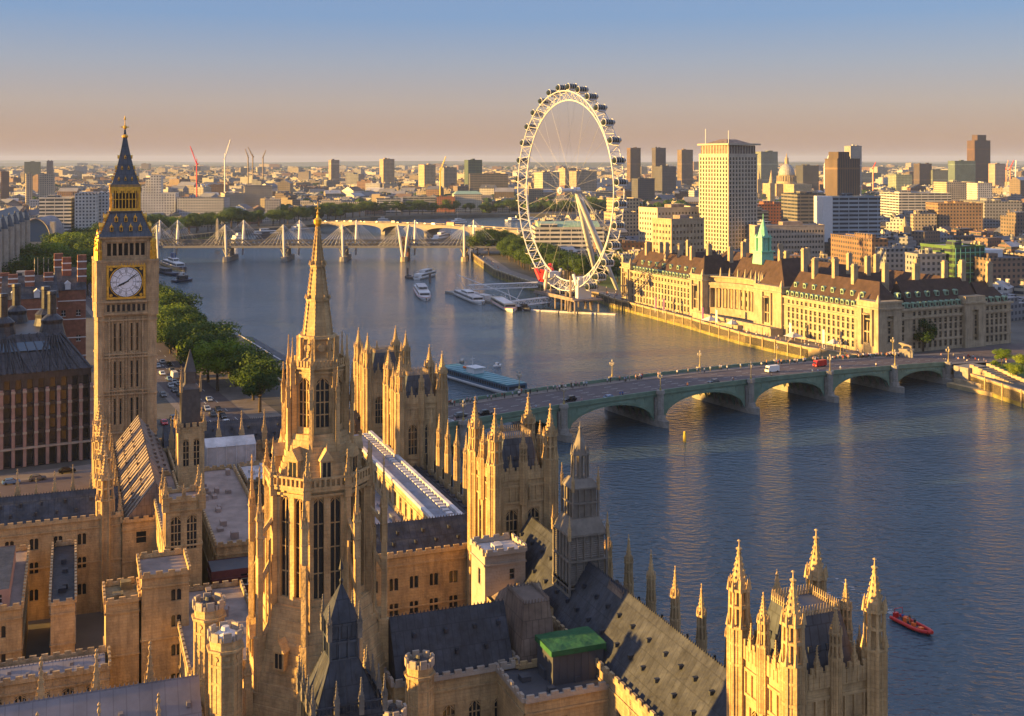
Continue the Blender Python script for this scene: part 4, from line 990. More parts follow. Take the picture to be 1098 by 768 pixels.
b = MB(); b.lathe(0, 0, [(4, zt + hd * .96), (3.6, zt + hd + 9), (4.2, zt + hd + 9.5), (1.5, zt + hd + 13), (.5, zt + hd + 20)], 10); part('lantern', b, M_PORT, t)
BOX.append((X, Y, 60))
for k, (px, Yq, yt, yb, w, lab) in enumerate(((827, 1900, 182, 214, 9, 'slender stone church steeple just left of the cathedral dome'), (813.5, 2100, 181, 206, 8, 'pale church tower and spirelet beside the pale office tower'), (970, 1050, 232, 256, 7, 'small stone church spire among trees on the right bank'), (84, 3000, 205, 206, 8, ''), (497, 1960, 206, 222, 9, 'stone church tower on the far bank by the green-roofed palace'))):
    if not lab: continue
    X = (px - CX0) * Yq / FPX; t = thing('church', lab, 'church', (X, Yq, 5), R(15)); zt, zb = ZY(yt, Yq) - 5, ZY(yb, Yq) - 5; q = zb + (zt - zb) * .55
    b = MB(); b.cbox(0, 0, w, w, 0, max(q, 8)); b.cbox(0, 14, 14, 22, 0, max(8, zb * .7)); part('tower', b, M_PORT, t); b = MB(); b.frus(8, 0, 0, w * .45, .1, q, zt); part('spire', b, M_PORT, t); BOX.append((X, Yq, 16))

# left bank named buildings
bld('dark slate-coloured slab block on the far left skyline', 26, 43, 3300, 174, 8, R(10), (.10, .13, .13), DRK)
bld('pair of dull apartment towers beside the slate slab', 50, 57, 3200, 173, 8, R(20), (.25, .2, .18), GRY)
bld('brown brick tower block at the far left edge', 1, 10, 2000, 185, 10, R(25), (.28, .18, .12), GRY)
bld('cream eight-storey block facing the sunset beyond the slate roofs', 28, 35, 1900, 187, 12, R(28), CRM, GRY)
bld('cream hotel block with a hipped dark roof', 41, 58, 1900, 187, 16, R(18), CRM, GRY)
bld('white post-modern office building with square arched towers', 42, 76, 1180, 213, 30, R(10), WH, WH, M_FACH)
bld('white stone office block with a round window beside the clock tower', 80, 104, 1180, 209, 34, R(16), WH, WH)
bld('second white stone office block half hidden by the clock tower spire', 104, 118, 1220, 208, 30, R(16), (.5, .5, .5), WH)
t, w, d, h = bld('big white stone riverside block crowned with a clock turret', 147, 188, 1500, 208, 40, R(10), (.58, .57, .55), WH)
b = MB(); b.box(6, w * .6, 4, 30, h, h + 10); b.box(10, w * .5, 6, 26, h + 10, h + 19); b.box(w * .33, w * .62, 2, 24, h, h + 24); me = b.mesh('clock_turret', M_FAC); tinted(me, (.58, .57, .55), WH); part('clock_turret', me, None, t)
t, w, d, h = bld('broad plain grey riverside building beside the white clock-turret block', 190, 240, 1500, 213, 40, R(3), (.35, .36, .40), GRY)
bld('cream hotel range stepping back from the grey riverside building', 241, 262, 1700, 208, 60, R(20), CRM, WH)
bld('cream classical hotel with many windows above the riverside trees', 262, 292, 1720, 200, 50, R(14), CRM, WH)
bld('white domed block at the bend above the moored ships', 284, 300, 1600, 215, 40, R(10), (.5, .46, .4), GRY)
bld('long grey classical palace front along the far embankment', 300, 398, 1880, 218, 30, R(2), (.42, .40, .38), GRY)
bld('stepped white office block above the far trees left of the brick one', 404, 430, 1850, 214, 40, R(8), WH, GRY, M_FACH)
bld('grey banded office block above the far embankment trees', 432, 467, 1870, 212, 30, R(3), GRY, GRY, M_FACH)
bld('dark red brick building between the banded block and the green-roofed one', 468, 488, 1870, 212, 30, R(3), BRK, GRY)
t, w, d, h = bld('classical building with a green copper roof on the far embankment', 487, 517, 1880, 209, 40, R(8), (.48, .43, .36), (.22, .42, .3))
b = MB(); b.gable(0, w, 0, d, h + .8, 5, 'x', 6, 6); part('roof', b, M_COPPERD, t)
bld('dark green glass tower block on the skyline left of the wheel', 502, 517, 2600, 172, 40, R(15), (.10, .15, .11), DRK, M_FACH)
bld('long dark stepped block below the green glass tower', 504, 545, 2400, 187, 40, R(6), (.15, .14, .14), GRY, M_FACH)
bld('slim pale tower block alone on the skyline near the white crane', 355, 364, 3000, 172, 24, R(25), (.46, .36, .27), GRY, M_FACV)
bld('pale tower block with a curved top on the left skyline', 411, 423, 2900, 171, 30, R(25), (.44, .33, .22), GRY)
bld('wide sand-coloured tower block beside the thin mast', 455, 467, 2700, 177, 40, R(25), (.46, .35, .22), GRY)
bld('sand-coloured office block behind the thin tower crane', 476, 490, 2800, 180, 30, R(20), TAN, GRY)
bld('low brown office block below the skyline in the middle distance', 222, 244, 2300, 199, 40, R(10), BRN, GRY)
bld('cream blocks inside the wheel below the hub', 582, 600, 2300, 185, 40, R(25), CRM, GRY)
bld('second cream block seen through the wheel spokes', 606, 618, 2600, 181, 40, R(20), (.44, .34, .24), GRY)
bld('tan gabled office block seen through the wheel right of the hub', 618, 640, 2500, 184, 40, R(20), TAN, GRY)

def crane(px, Y, yb, yt, dx, col, lab):
    X = (px - CX0) * Y / FPX; t = thing('tower_crane', lab, 'crane', (X, Y, 5), 0); zb = 0; zm = ZY(yt + (yb - yt) * .45, Y) - 5; zt = ZY(yt, Y) - 5; q = dx * Y / FPX
    b = MB(); b.tube((0, 0, 0), (0, 0, zm), 1.1 * Y / 2000, 4); part('mast', b, col, t); b = MB(); b.tube((0, 0, zm), (q, 0, zt), .8 * Y / 2000, 4); b.tube((0, 0, zm), (-q * .25, 0, zm + 1), 1.3 * Y / 2000, 4); b.tube((0, 0, zm), (0, 0, zm + (zt - zm) * .3), .7 * Y / 2000, 4); b.tube((0, 0, zm + (zt - zm) * .3), (q, 0, zt), .2 * Y / 2000, 3); part('jib', b, col, t)
cw = M_WHITE; crd = M_RED
for a in ((211, 1900, 200, 157, -7, crd, 'tall red luffing crane left of the white one'), (241, 2100, 196, 150, 6, cw, 'tall white luffing crane on the left skyline'), (266, 3000, 180, 160, -3, M_LEADB, 'thin distant crane, first of three leaning ones'), (271, 3000, 181, 158, -5, M_LEADB, 'thin distant crane, middle of three leaning ones'), (282, 3000, 180, 161, 3, M_LEADB, 'thin distant crane leaning away from the other two'),
          (472, 1950, 205, 168, 6, M_YELL, 'yellow thin crane above the green-roofed building'), (884, 2300, 196, 166, 5, cw, 'white crane between the cathedral and the brown tower'), (936, 2500, 190, 174, 3, crd, 'red crane beside the brown ribbed tower'), (1079, 2600, 194, 172, 2, crd, 'red crane next to the skyline edge tower'), (1083, 2600, 194, 172, 4, crd, 'second red crane near the skyline edge with a longer jib'), (1089, 2650, 194, 172, 0.5, cw, 'white crane standing right of the two red cranes')): crane(*a)

# old police offices: red brick with white bands (behind the bronze-roofed block)
def brickblock(lab, px0, px1, Y, ytop, d, th, chim):
    X, w = span(px0, px1, Y, th); h = ZY(ytop, Y) - 5; t = thing('brick_block', lab, 'building', (X, Y, 5), th); b = MB()
    n = max(2, int(w / 4)); facade(b, t, (0, 0), (w, 0), 0, h, grid(w, n, 1.4, 4, 2, 3, (h - 3) / 4), 'sash', M_WHITE, .3); b.wall((0, d), (0, 0), 0, h, []); b.wall((w, 0), (w, d), 0, h, []); b.wall((w, d), (0, d), 0, h, []); part('wall', b, M_BRICK, t)
    b = MB()
    for k in range(6): b.box(-.06, w + .06, -.06, 0, h * (k + .4) / 6, h * (k + .4) / 6 + .35)
    part('stone_band', b, M_WHITE, t)
    b = MB(); b.gable(-.4, w + .4, -.4, d + .4, h, 7, 'x', .5, .5); rf = part('roof', b, M_LEAD, t)
    for x, y, hh in chim:
        c = MB(); c.k = 0; z = h; c.cbox(x * w, y * d, 3.0, 2.2, z, z + hh); c.k = 1
        for q in range(3): c.cbox(x * w, y * d, 3.15, 2.35, z + hh * (.35 + q * .22), z + hh * (.35 + q * .22) + .45)
        part('chimney', c, [M_BRICK, M_WHITE], rf)
    for k in range(max(1, int(w / 7))):
        c = MB(); x = 3 + k * 7; c.box(x, x + 1.8, -.2, 3, h + .3, h + 2.3); c.gable(x - .2, x + 2, -.4, 3, h + 2.3, 1, 'y'); part('dormer', c, M_WHITE, rf)
    BOX.append((X + w / 2, Y + d / 2, max(w, d) / 2 + 3)); return t
brickblock('red brick office block with white bands and striped chimneys behind the bronze roof', 2, 62, 385, 322, 22, R(24), ((.2, .3, 8), (.5, .3, 9), (.85, .4, 8), (.05, .6, 8)))
brickblock('taller red brick gabled block with three striped chimney stacks beside the clock tower', 60, 92, 402, 312, 26, R(24), ((.15, .6, 12), (.4, .35, 11), (.9, .2, 12)))
bld('pale rendered roof range with flagpoles behind the red brick blocks', 8, 58, 450, 303, 16, R(18), CRM, GRY, cat='building', extra=lambda b, w, d, h: [b.tube((w * u, 6, h), (w * u, 6, h + 9), .12, 4) for u in (.55, .62, .75, .85)])
t = thing('ministry_block', 'tall shaded white stone block with turrets and steep slate roofs beyond the red brick offices', 'building', (-285, 600, 5), R(106.4)); b = MB(); L = 262; h = 39
facade(b, t, (0, 0), (L, 0), 0, h, grid(L, 40, 2.2, 7, 2.6, 4, 4.0), 'sash', M_PORT, .5, limit=80); b.box(0, L, .1, 20, h - 1, h); b.wall((0, 20), (0, 0), 0, h, [])
for k in range(9): b.frus(8, 10 + k * 28, 0, 3, 3, 0, h + 3); 
part('wall', b, M_STONEP, t)
b = MB(); b.gable(0, L, 1, 19, h, 12, 'x', 3, 3)
for k in range(9): b.frus(8, 10 + k * 28, 0, 3.2, .1, h + 3, h + 12)
part('roof', b, M_IRON, t)
for k in range(8): c = MB(); c.box(22 + k * 28, 26 + k * 28, -.5, 4, h - .5, h + 5); c.gable(21.5 + k * 28, 26.5 + k * 28, -.8, 6, h + 5, 4, 'y'); part('gable_dormer', c, M_CREAM, t)
for k in range(1, 9):
    X = -285 + 28 * k * math.cos(R(106.4)); BOX.append((X, 600 + 28 * k * math.sin(R(106.4)), 22))
# station with arched roof
t = thing('railway_station', 'railway station building with a great arched glass roof end and side towers', 'station', ((22 - CX0) * 1020 / FPX, 1020, 5), R(10)); b = MB(); w = 26; 
b.box(-3, w + 3, 2, 60, 0, 12); b.box(-3, 1, -1, 6, 0, 30); b.box(w - 1, w + 3, -1, 6, 0, 30); part('wall', b, M_CREAM, t)
b = MB()
for k in range(12):
    a0, a1 = math.pi * k / 12, math.pi * (k + 1) / 12
    q = [(w / 2 - 13 * math.cos(a), 12 + 21 * math.sin(a)) for a in (a0, a1)]
    b.poly([(q[0][0], 0, q[0][1]), (q[1][0], 0, q[1][1]), (q[1][0], 60, q[1][1]), (q[0][0], 60, q[0][1])]); b.tube((q[0][0], -.4, q[0][1]), (q[1][0], -.4, q[1][1]), .9, 5)
part('arched_roof', b, M_LEADP, t)
b = MB(); b.poly([(w / 2 - 12.8 * math.cos(math.pi * k / 12), 1.5, 12 + 20.6 * math.sin(math.pi * k / 12)) for k in range(13)]); part('arch_glazing', b, M_GLASSB, t); BOX.append(((22 - CX0) * 1020 / FPX + 13, 1050, 45))

# bronze-roofed parliamentary office block
X, Y = P(-38, 512, 5)[0], P(-38, 512, 5)[1]; PTH = R(29)
w = 50.0; h = 26.0
xe, ye = P(98, 492, 5); Xs = xe - w * math.cos(PTH); Ys = ye - w * math.sin(PTH)
t = thing('office_block', 'modern office block with pink stone columns and dark bronze roof of tall chimney cowls', 'building', (Xs, Ys, 5), PTH); b = MB()
nb = 17; ops = []
for k in range(nb):
    u0, u1 = w * k / nb + .75, w * (k + 1) / nb - .75
    ops.append((u0, u1, .3, 4.6, 'strip'))
    for r_ in range(5): ops.append((u0, u1, 6.2 + r_ * 3.8, 8.9 + r_ * 3.8, 'strip'))
facade(b, t, (0, 0), (w, 0), 0, h, ops, 'strip', M_BRONZE, .5); b.wall((w, 0), (w, 48), 0, h, []); b.wall((0, 48), (0, 0), 0, h, []); part('wall', b, M_BRONZE, t)
for k in range(nb + 1):
    c = MB(); x = w * k / nb; c.box(x - .42, x + .42, -.9, 0, .2, 22 - .3); part('column', c, M_PINK, t)
b = MB(); b.box(-.5, w + .5, -1.1, -.02, 5.1, 5.6)
for k in range(nb + 1):
    for r_ in range(4): b.cbox(w * k / nb, -1.0, 1.1, .5, 9.2 + 3.8 * r_, 9.8 + 3.8 * r_)
part('string_course', b, M_STONEP, t)
b = MB(); zr = h + 9.5
b.poly([(0, 0, h), (w, 0, h), (w - 7, 9, zr), (7, 9, zr)]); b.poly([(w, 0, h), (w, 48, h), (w - 7, 39, zr), (w - 7, 9, zr)]); b.poly([(w, 48, h), (0, 48, h), (7, 39, zr), (w - 7, 39, zr)]); b.poly([(0, 48, h), (0, 0, h), (7, 9, zr), (7, 39, zr)]); b.poly([(7, 9, zr), (w - 7, 9, zr), (w - 7, 39, zr), (7, 39, zr)])
for k in range(nb + 1):
    x = w * k / nb; xt = 7 + (w - 14) * k / nb; b.tube((x, -.2, h), (xt, 8.8, zr + .1), .35, 4)
part('roof', b, M_BRONZE, t)
b = MB(); b.poly([(10, 4.6, h + 5.4), (w - 10, 4.6, h + 5.4), (w - 11, 6.6, h + 7.6), (11, 6.6, h + 7.6)]); part('roof_glazing', b, M_GLASSB, t)
for cx, cy in ((w - 9, 12), (w - 22, 12), (w - 35, 12), (8, 12), (w - 16, 38), (w - 30, 38), (w - 9, 26)):
    c = MB(); c.lathe(cx, cy, [(5.2, h + 2.5), (2.9, zr + 2.2), (3.1, zr + 3.4), (2.1, zr + 4.4), (1.25, zr + 5), (1.2, zr + 10.5), (1.45, zr + 10.7), (1.3, zr + 11.6)], 12); part('chimney_cowl', c, M_BRONZE, t)
    if cy == 12:
        c = MB()
        for q in range(7): c.tube((cx + (q - 3) * .55, 7.5, zr - .6), (cx + (q - 3) * 2.0, .0, h + .15), .28, 4)
        part('roof_rib', c, M_BRONZE, t)
BOX.append((Xs + 15, Ys + 35, 42))

# ================================================================= trees
def tree_meshes(seed, hgt, spread, n=900, q=.62):
    r = random.Random(seed); b = MB(); tb = MB(); top = hgt * .42
    tb.tube((0, 0, 0), (.2, .1, top), .5, 7, .32); cl = []
    for k in range(9):
        a = k * 2.4 + r.random(); rad = spread * (.25 + .5 * r.random()) if k else 0; z = hgt * (.45 + .42 * r.random()) if k else hgt * .82
        c = (rad * math.cos(a), rad * math.sin(a), z); tb.tube((.2, .1, top * (.8 + .2 * r.random())), c, .22, 5, .06); cl.append((c, spread * (.34 + .2 * r.random())))
    for _ in range(n):
        (cx, cy, cz), cr = r.choice(cl); u = Vector((r.gauss(0, 1), r.gauss(0, 1), r.gauss(0, .8))).normalized(); d = cr * (1.05 - .55 * r.random() ** 2)
        if r.random() < .06: d *= 1.22
        p = Vector((cx, cy, cz)) + Vector((u.x * d, u.y * d, u.z * d * .78)); nrm = (u + Vector((r.uniform(-.7, .7), r.uniform(-.7, .7), r.uniform(-.4, .9)))).normalized()
        t1 = nrm.cross(Vector((.3, .1, 1))).normalized(); t2 = nrm.cross(t1); s1, s2 = q * r.uniform(.6, 1.2), q * r.uniform(.5, 1.0)
        b.poly([p - t1 * s1, p - t2 * s2 * .9 + t1 * s1 * .1, p + t1 * s1, p + t2 * s2])
    return b, tb
TV = []
for i, (hh, sp, n_, q) in enumerate(((15, 7, 2600, .42), (17, 8, 3000, .45), (13, 6, 2200, .40), (16, 9, 3000, .46))):
    cb, tb = tree_meshes(40 + i, hh, sp, n_, q); TV.append((cb.mesh('crown', M_LEAF), tb.mesh('trunk', M_BARK), hh))
TB = []
for i in range(4): me = TV[i][0].copy(); me.materials.clear(); me.materials.append(M_LEAFB); TB.append(me)
TREES = 0
def tree(x, y, lab, grp, sc=1.0, bright=False, z=5.0):
    global TREES
    r = random.Random(TREES * 13 + 5); TREES += 1; k = r.randrange(4); c, tr_, hh = TV[k]
    t = thing('tree', lab, 'tree', (x, y, z), r.uniform(0, 6.28), grp); s = sc * r.uniform(.85, 1.15); t.scale = (s * r.uniform(.9, 1.1), s * r.uniform(.9, 1.1), s)
    part('crown', TB[k] if bright else c, None, t); part('trunk', tr_, None, t)
def along(pts, step, d, jit, rng):
    out = []; q = offs(pts, d)
    for (x1, y1), (x2, y2) in zip(q, q[1:]):
        l = math.hypot(x2 - x1, y2 - y1); n = max(1, int(l / step))
        for j in range(n): u = (j + .5) / n; out.append((x1 + (x2 - x1) * u + rng.uniform(-jit, jit), y1 + (y2 - y1) * u + rng.uniform(-jit, jit)))
    return out
rg = random.Random(11)
NEARB = [(-70, 385), (-84, 425), (-112, 480), (-146, 555), (-172, 610), (-262, 800), (-345, 976)]
i = 0
for x, y in along(NEARB, 8.5, 14, 1.5, rg):
    i += 1; tree(x, y, f'{nth(i)} plane tree from the palace end in the riverside row', 'trees along the near embankment', 1.02, bright=(i % 7 == 0))
i = 0
for x, y in along(NEARB[1:], 10, 24, 2, rg):
    i += 1; tree(x, y, f'{nth(i)} plane tree from the palace end in the second row by the road', 'trees along the near embankment', 1.08, bright=(i % 4 == 1))
i = 0
for px, py in ((8, 300), (20, 304), (33, 300), (45, 303), (58, 300), (70, 303), (82, 299), (94, 303), (15, 290), (30, 288), (46, 289), (60, 287), (74, 290), (90, 288), (30, 278), (48, 276), (64, 278), (80, 275), (96, 277), (72, 268), (88, 265), (100, 268), (60, 266), (96, 258), (84, 257)):
    i += 1; x, y = P(px, py + 14, 5); tree(x, y, f'{nth(i)} tree, counted from the ministry end, in the gardens beside the clock tower', 'trees in the gardens left of the clock tower', 1.5, bright=i in (3, 5, 8, 12, 20, 21))
i = 0
far_b = [(-380, 1090), (-375, 1240), (-345, 1385), (-305, 1465), (-250, 1600), (-212, 1735), (-75, 1803), (10, 1828)]
for d, st_ in ((13, 19), (32, 26)):
    for x, y in along(far_b, st_, d, 3, rg):
        i += 1; tree(x, y, f'{nth(i)} dark tree along the far embankment beyond the railway bridge', 'trees along the far embankment', 1.45 if y < 1600 else 1.35, bright=i in (9, 10, 27))
i = 0
jg = [(-22, 1010), (-2, 885), (19, 825), (40, 775)]
for d, st_ in ((14, 11), (25, 14), (38, 17)):
    for x, y in along(jg, st_, d, 2, rg):
        i += 1; tree(x, y, f'{nth(i)} bushy tree in the riverside garden behind the wheel', 'trees in the riverside garden by the wheel', 1.05)
for px, py in ((520, 262), (527, 258), (534, 262), (541, 257), (548, 261), (512, 268), (524, 268), (538, 268), (552, 266), (565, 258), (580, 290), (596, 296), (611, 292), (622, 298), (604, 286), (590, 284), (655, 272), (664, 268), (648, 275), (657, 280)):
    i += 1; x, y = P(px, py + 6, 5); tree(x, y, f'{nth(i)} bushy tree in the riverside garden behind the wheel', 'trees in the riverside garden by the wheel', 1.15)
X, Y = P(990, 377, 5); tree(X, Y, 'single round brownish tree in front of the stone hall by the bridge', 'single trees', 0.95)
for k, (px, py) in enumerate(((1066, 400), (1082, 402), (1096, 398), (1074, 392), (1090, 408))):
    X, Y = P(px, py, 5); tree(X, Y, f'{nth(k + 1)} bright green low tree on the lawn beyond the bridge steps', 'bright trees beyond the bridge steps', .42, bright=True)
rg = random.Random(5); i = 0
for cx_, cy_, n_, sx_, sy_ in ((1010, 243, 10, 14, 4), (1050, 240, 8, 10, 3), (1090, 238, 6, 8, 3), (640, 226, 14, 22, 6), (600, 225, 10, 22, 5), (380, 192, 8, 30, 3), (700, 236, 6, 10, 3), (770, 205, 4, 6, 2), (340, 205, 6, 14, 2)):
    for _ in range(n_):
        px, py = cx_ + rg.uniform(-sx_, sx_), cy_ + rg.uniform(-sy_, sy_); x, y = P(px, py, 5)
        if inside(x, y, SPOLY) or inside(x, y, NPOLY): i += 1; tree(x, y, f'{nth(i)} tree standing among the distant city blocks', 'trees among the distant city blocks', 1.25, bright=i % 6 == 0); BOX.append((x, y, 7))

# ================================================================= filler city
def free(x, y, r):
    for bx, by, br_ in BOX:
        if (x - bx) ** 2 + (y - by) ** 2 < (r + br_) ** 2: return False
    return True
FOOT = MB  # noqa
PAL = [('cream', (.44, .39, .31)), ('white', (.50, .49, .48)), ('tan', (.34, .29, .22)), ('brown brick', (.19, .15, .125)), ('grey', (.24, .25, .27)), ('sandy', (.38, .325, .25)), ('red brick', (.21, .135, .11)), ('pale grey', (.37, .375, .39))]
ROOFC = [(.12, .13, .16), (.17, .175, .19), (.24, .24, .25), (.08, .085, .10), (.16, .11, .085), (.38, .38, .39)]
def chall(x, y):     # keep clear of the stone hall and its forecourt
    dx, dy = x - CH0[0], y - CH0[1]; u = math.cos(CHA) * dx + math.sin(CHA) * dy; v = -math.sin(CHA) * dx + math.cos(CHA) * dy
    return -15 < u < 232 and -20 < v < 98
rg = random.Random(21); cand = []
Y = 560.0
while Y < 11000:
    step = 21 + Y * .0085; X = -.50 * Y
    while X < .50 * Y:
        x, y = X + rg.uniform(-.3, .3) * step, Y + rg.uniform(-.3, .3) * step; X += step
        S_ok = inside(x, y, SPOLY); N_ok = inside(x, y, NPOLY)
        if not (S_ok or N_ok): continue
        side = SB if S_ok else NB; dd = dist_poly(x, y, side)
        if N_ok and Y < 1000: continue
        if dd < (75 if N_ok else 48): continue
        if S_ok and (chall(x, y) or (x < 190 and y < 900 and x < 60 + (y - 500) * 0.35 + 60 and y < 860 and x < 150) or y < 600 and x < 300): continue
        r = step * .36
        if not free(x, y, r * .9): continue
        cand.append((x, y, step, S_ok))
    Y += step
def gen(b, x, y, step, rg):
    w, d = step * rg.uniform(.5, .95), step * rg.uniform(.45, .85); h = rg.uniform(7, 17) + (rg.random() < .10) * rg.uniform(5, 18) + (y > 2600) * rg.uniform(0, 10) + (rg.random() < .006 and y > 2000) * 32
    th = (0.35 if x > 0 else -0.25) + rg.choice((0, 0, .25, -.3, .6)); c, s = math.cos(th), math.sin(th); gab = rg.random() < .35 and y < 2600; shp = 'gabled' if gab else 'flat-roofed'
    if y < 950: h = min(h, rg.uniform(7, 12)); w *= .8
    return w, d, h, th, shp
def bgeo(b, w, d, h, shp, rg, x=0, y=0, th=0, z=0):
    c, s = math.cos(th), math.sin(th); i0 = len(b.v)
    b.box(-w / 2, w / 2, -d / 2, d / 2, z, z + h)
    if shp == 'gabled': b.gable(-w / 2 - .2, w / 2 + .2, -d / 2 - .2, d / 2 + .2, z + h, min(w, d) * .28, 'x' if w > d else 'y', 1, 1)
    else:
        for _ in range(3): b.cbox(w * rg.uniform(-.3, .3), d * rg.uniform(-.3, .3), w * rg.uniform(.1, .3), d * rg.uniform(.1, .4), z + h, z + h + rg.uniform(1.5, 4.5))
        if rg.random() < .5: b.box(-w / 2, w * .1, -d / 2, d * .1, z + h, z + h + 3.5)
    for _ in range(2): b.cbox(w * rg.uniform(-.4, .4), d * rg.uniform(-.4, .4), 1.4, 2.2, z + h, z + h + 5)
    for k in range(i0, len(b.v)):
        X, Y_, Z = b.v[k]; b.v[k] = (x + c * X - s * Y_, y + s * X + c * Y_, Z)
cand.sort(key=lambda t: (t[1]))
solo = cand[:235]; rest = cand[235:]
MARKS = [((x_ - CX0) * y_ / FPX, y_, n_) for x_, y_, n_ in ((780, 930, 'the pale office tower'), (920, 1000, 'the dark glass slab'), (843, 2200, 'the cathedral dome'), (608, 960, 'the concert hall'), (675, 1100, 'the blank concrete tower'), (1040, 700, 'the green glazed offices'), (1030, 1180, 'the orange brick range'), (990, 1500, 'the white terraced block'), (500, 1880, 'the green-roofed palace'), (350, 1880, 'the long grey palace front'), (167, 1500, 'the white clock-turret block'), (60, 1180, 'the white office with square arches'), (20, 1020, 'the arched station'), (250, 1700, 'the cream hotels'), (970, 1050, 'the small church spire'), (1085, 900, 'the right edge railway'))]
cnt = {}
for x, y, st_, _s in solo:
    w, d, h, th, shp = gen(None, x, y, st_, rg); ci = rg.randrange(len(PAL)); cn, cc = PAL[ci]; b = MB(); bgeo(b, w, d, h, shp, rg)
    me = b.mesh('city_building', M_FAC if rg.random() < .75 else M_FACH); k = rg.uniform(.75, 1.1); tinted(me, tuple(min(.7, q * k) for q in cc), rg.choice(ROOFC))
    mk = min(MARKS, key=lambda q: (q[0] - x) ** 2 + (q[1] - y) ** 2)[2]; key = (cn, shp, mk); cnt[key] = cnt.get(key, 0) + 1
    o = part('city_building', me, None, None, (x, y, 5), th); o['label'] = f'{nth(cnt[key])} nearest {cn} {shp} block around {mk}'; o['category'] = 'building'; o['group'] = 'ordinary blocks of the middle distance'
b = MB(); tw, rw = [], []
for x, y, st_, _s in rest:
    if rg.random() < .10: continue
    i0 = len(b.v); w, d, h, th, shp = gen(None, x, y, st_, rg); bgeo(b, w, d, h, shp, rg, x, y, th, 5); cn, cc = rg.choice(PAL); k = rg.uniform(.7, 1.1); rc = rg.choice(ROOFC); n = len(b.v) - i0
    tw += [*(min(.75, q * k) for q in cc), 1] * n; rw += [*rc, 1] * n
me = b.mesh('distant_city', M_FAC)
for nm, dat in (('tint', tw), ('rooftint', rw)): a = me.color_attributes.new(nm, 'FLOAT_COLOR', 'POINT'); a.data.foreach_set('color', dat)
o = part('distant_city', me, None, None); o['kind'] = 'stuff'
# distant woods and street trees: one mass
b = MB(); rg = random.Random(9)
for _ in range(7000):
    y = 1300 + 9500 * rg.random() ** 1.5; x = rg.uniform(-.5, .5) * y
    if not (inside(x, y, SPOLY) or inside(x, y, NPOLY)) or dist_poly(x, y, NB) < 50 or dist_poly(x, y, SB) < 40: continue
    if math.sin(x * .004 + 1) + math.sin(y * .0035) + rg.uniform(-1.2, 1.2) < .3: continue
    if not free(x, y, 4): continue
    for _k in range(3):
        s = rg.uniform(5, 10) * (1 + y / 9000); cx_, cy_ = x + rg.uniform(-12, 12), y + rg.uniform(-12, 12)
        b.lathe(cx_, cy_, [(s * .5, 5), (s, 5 + s * .6), (s * .8, 5 + s * 1.2), (s * .2, 5 + s * 1.6)], 6, rg.random())
struct('distant_woods', b, M_LEAF, 'stuff')
# ================================================================= gothic palace
def pinmesh(key, h, w):
    if key in WM: return WM[key]
    b = MB(); s = h * .42
    b.sq(0, 0, w, w * .92, 0, s); b.cbox(0, 0, w * 1.25, w * 1.25, s * .5, s * .5 + .12)
    for a in range(4):
        c, n = math.cos(a * math.pi / 2), math.sin(a * math.pi / 2); x, y = c * w * .5, n * w * .5
        i = b.pts([(x - n * w * .5, y + c * w * .5, s * .92), (x + n * w * .5, y - c * w * .5, s * .92), (x + c * .08, y + n * .08, s * 1.22), (0, 0, s * 1.2)]); b.face((i, i + 2, i + 1)[::-1]); b.face((i, i + 2, i + 3)); b.face((i + 1, i + 3, i + 2))
        b.sq((c - n) * w * .46, (n + c) * w * .46, w * .24, .02, s, s * 1.35); b.tube(((c - n) * w * .48, (n + c) * w * .48, 0), ((c - n) * w * .48, (n + c) * w * .48, s), w * .09, 4)
    b.sq(0, 0, w * 1.3, w * 1.3, s * .95, s); b.sq(0, 0, w * .8, .07, s, h * .93)
    n_ = 5
    for k in range(n_):
        u = (k + .6) / n_; z = s + (h * .93 - s) * u; r = w * .4 * (1 - u) + .05
        for a in range(4): c, n = math.cos(a * math.pi / 2 + math.pi / 4) * 1.35, math.sin(a * math.pi / 2 + math.pi / 4) * 1.35; b.sq(r * c, r * n, w * .17, w * .06, z - w * .05, z + w * .14)
    b.sq(0, 0, w * .36, w * .1, h * .9, h * .95); b.sq(0, 0, .06, .26 * w + .03, h * .93, h * .965); b.sq(0, 0, .26 * w + .03, .02, h * .965, h)
    WM[key] = b.mesh('pinnacle', M_STONE); return WM[key]
def pin(root, x, y, z, h, w=.9, lab=None): return part('pinnacle', pinmesh(('pin', round(h, 1), round(w, 1)), h, w), None, root, (x, y, z), label=lab)
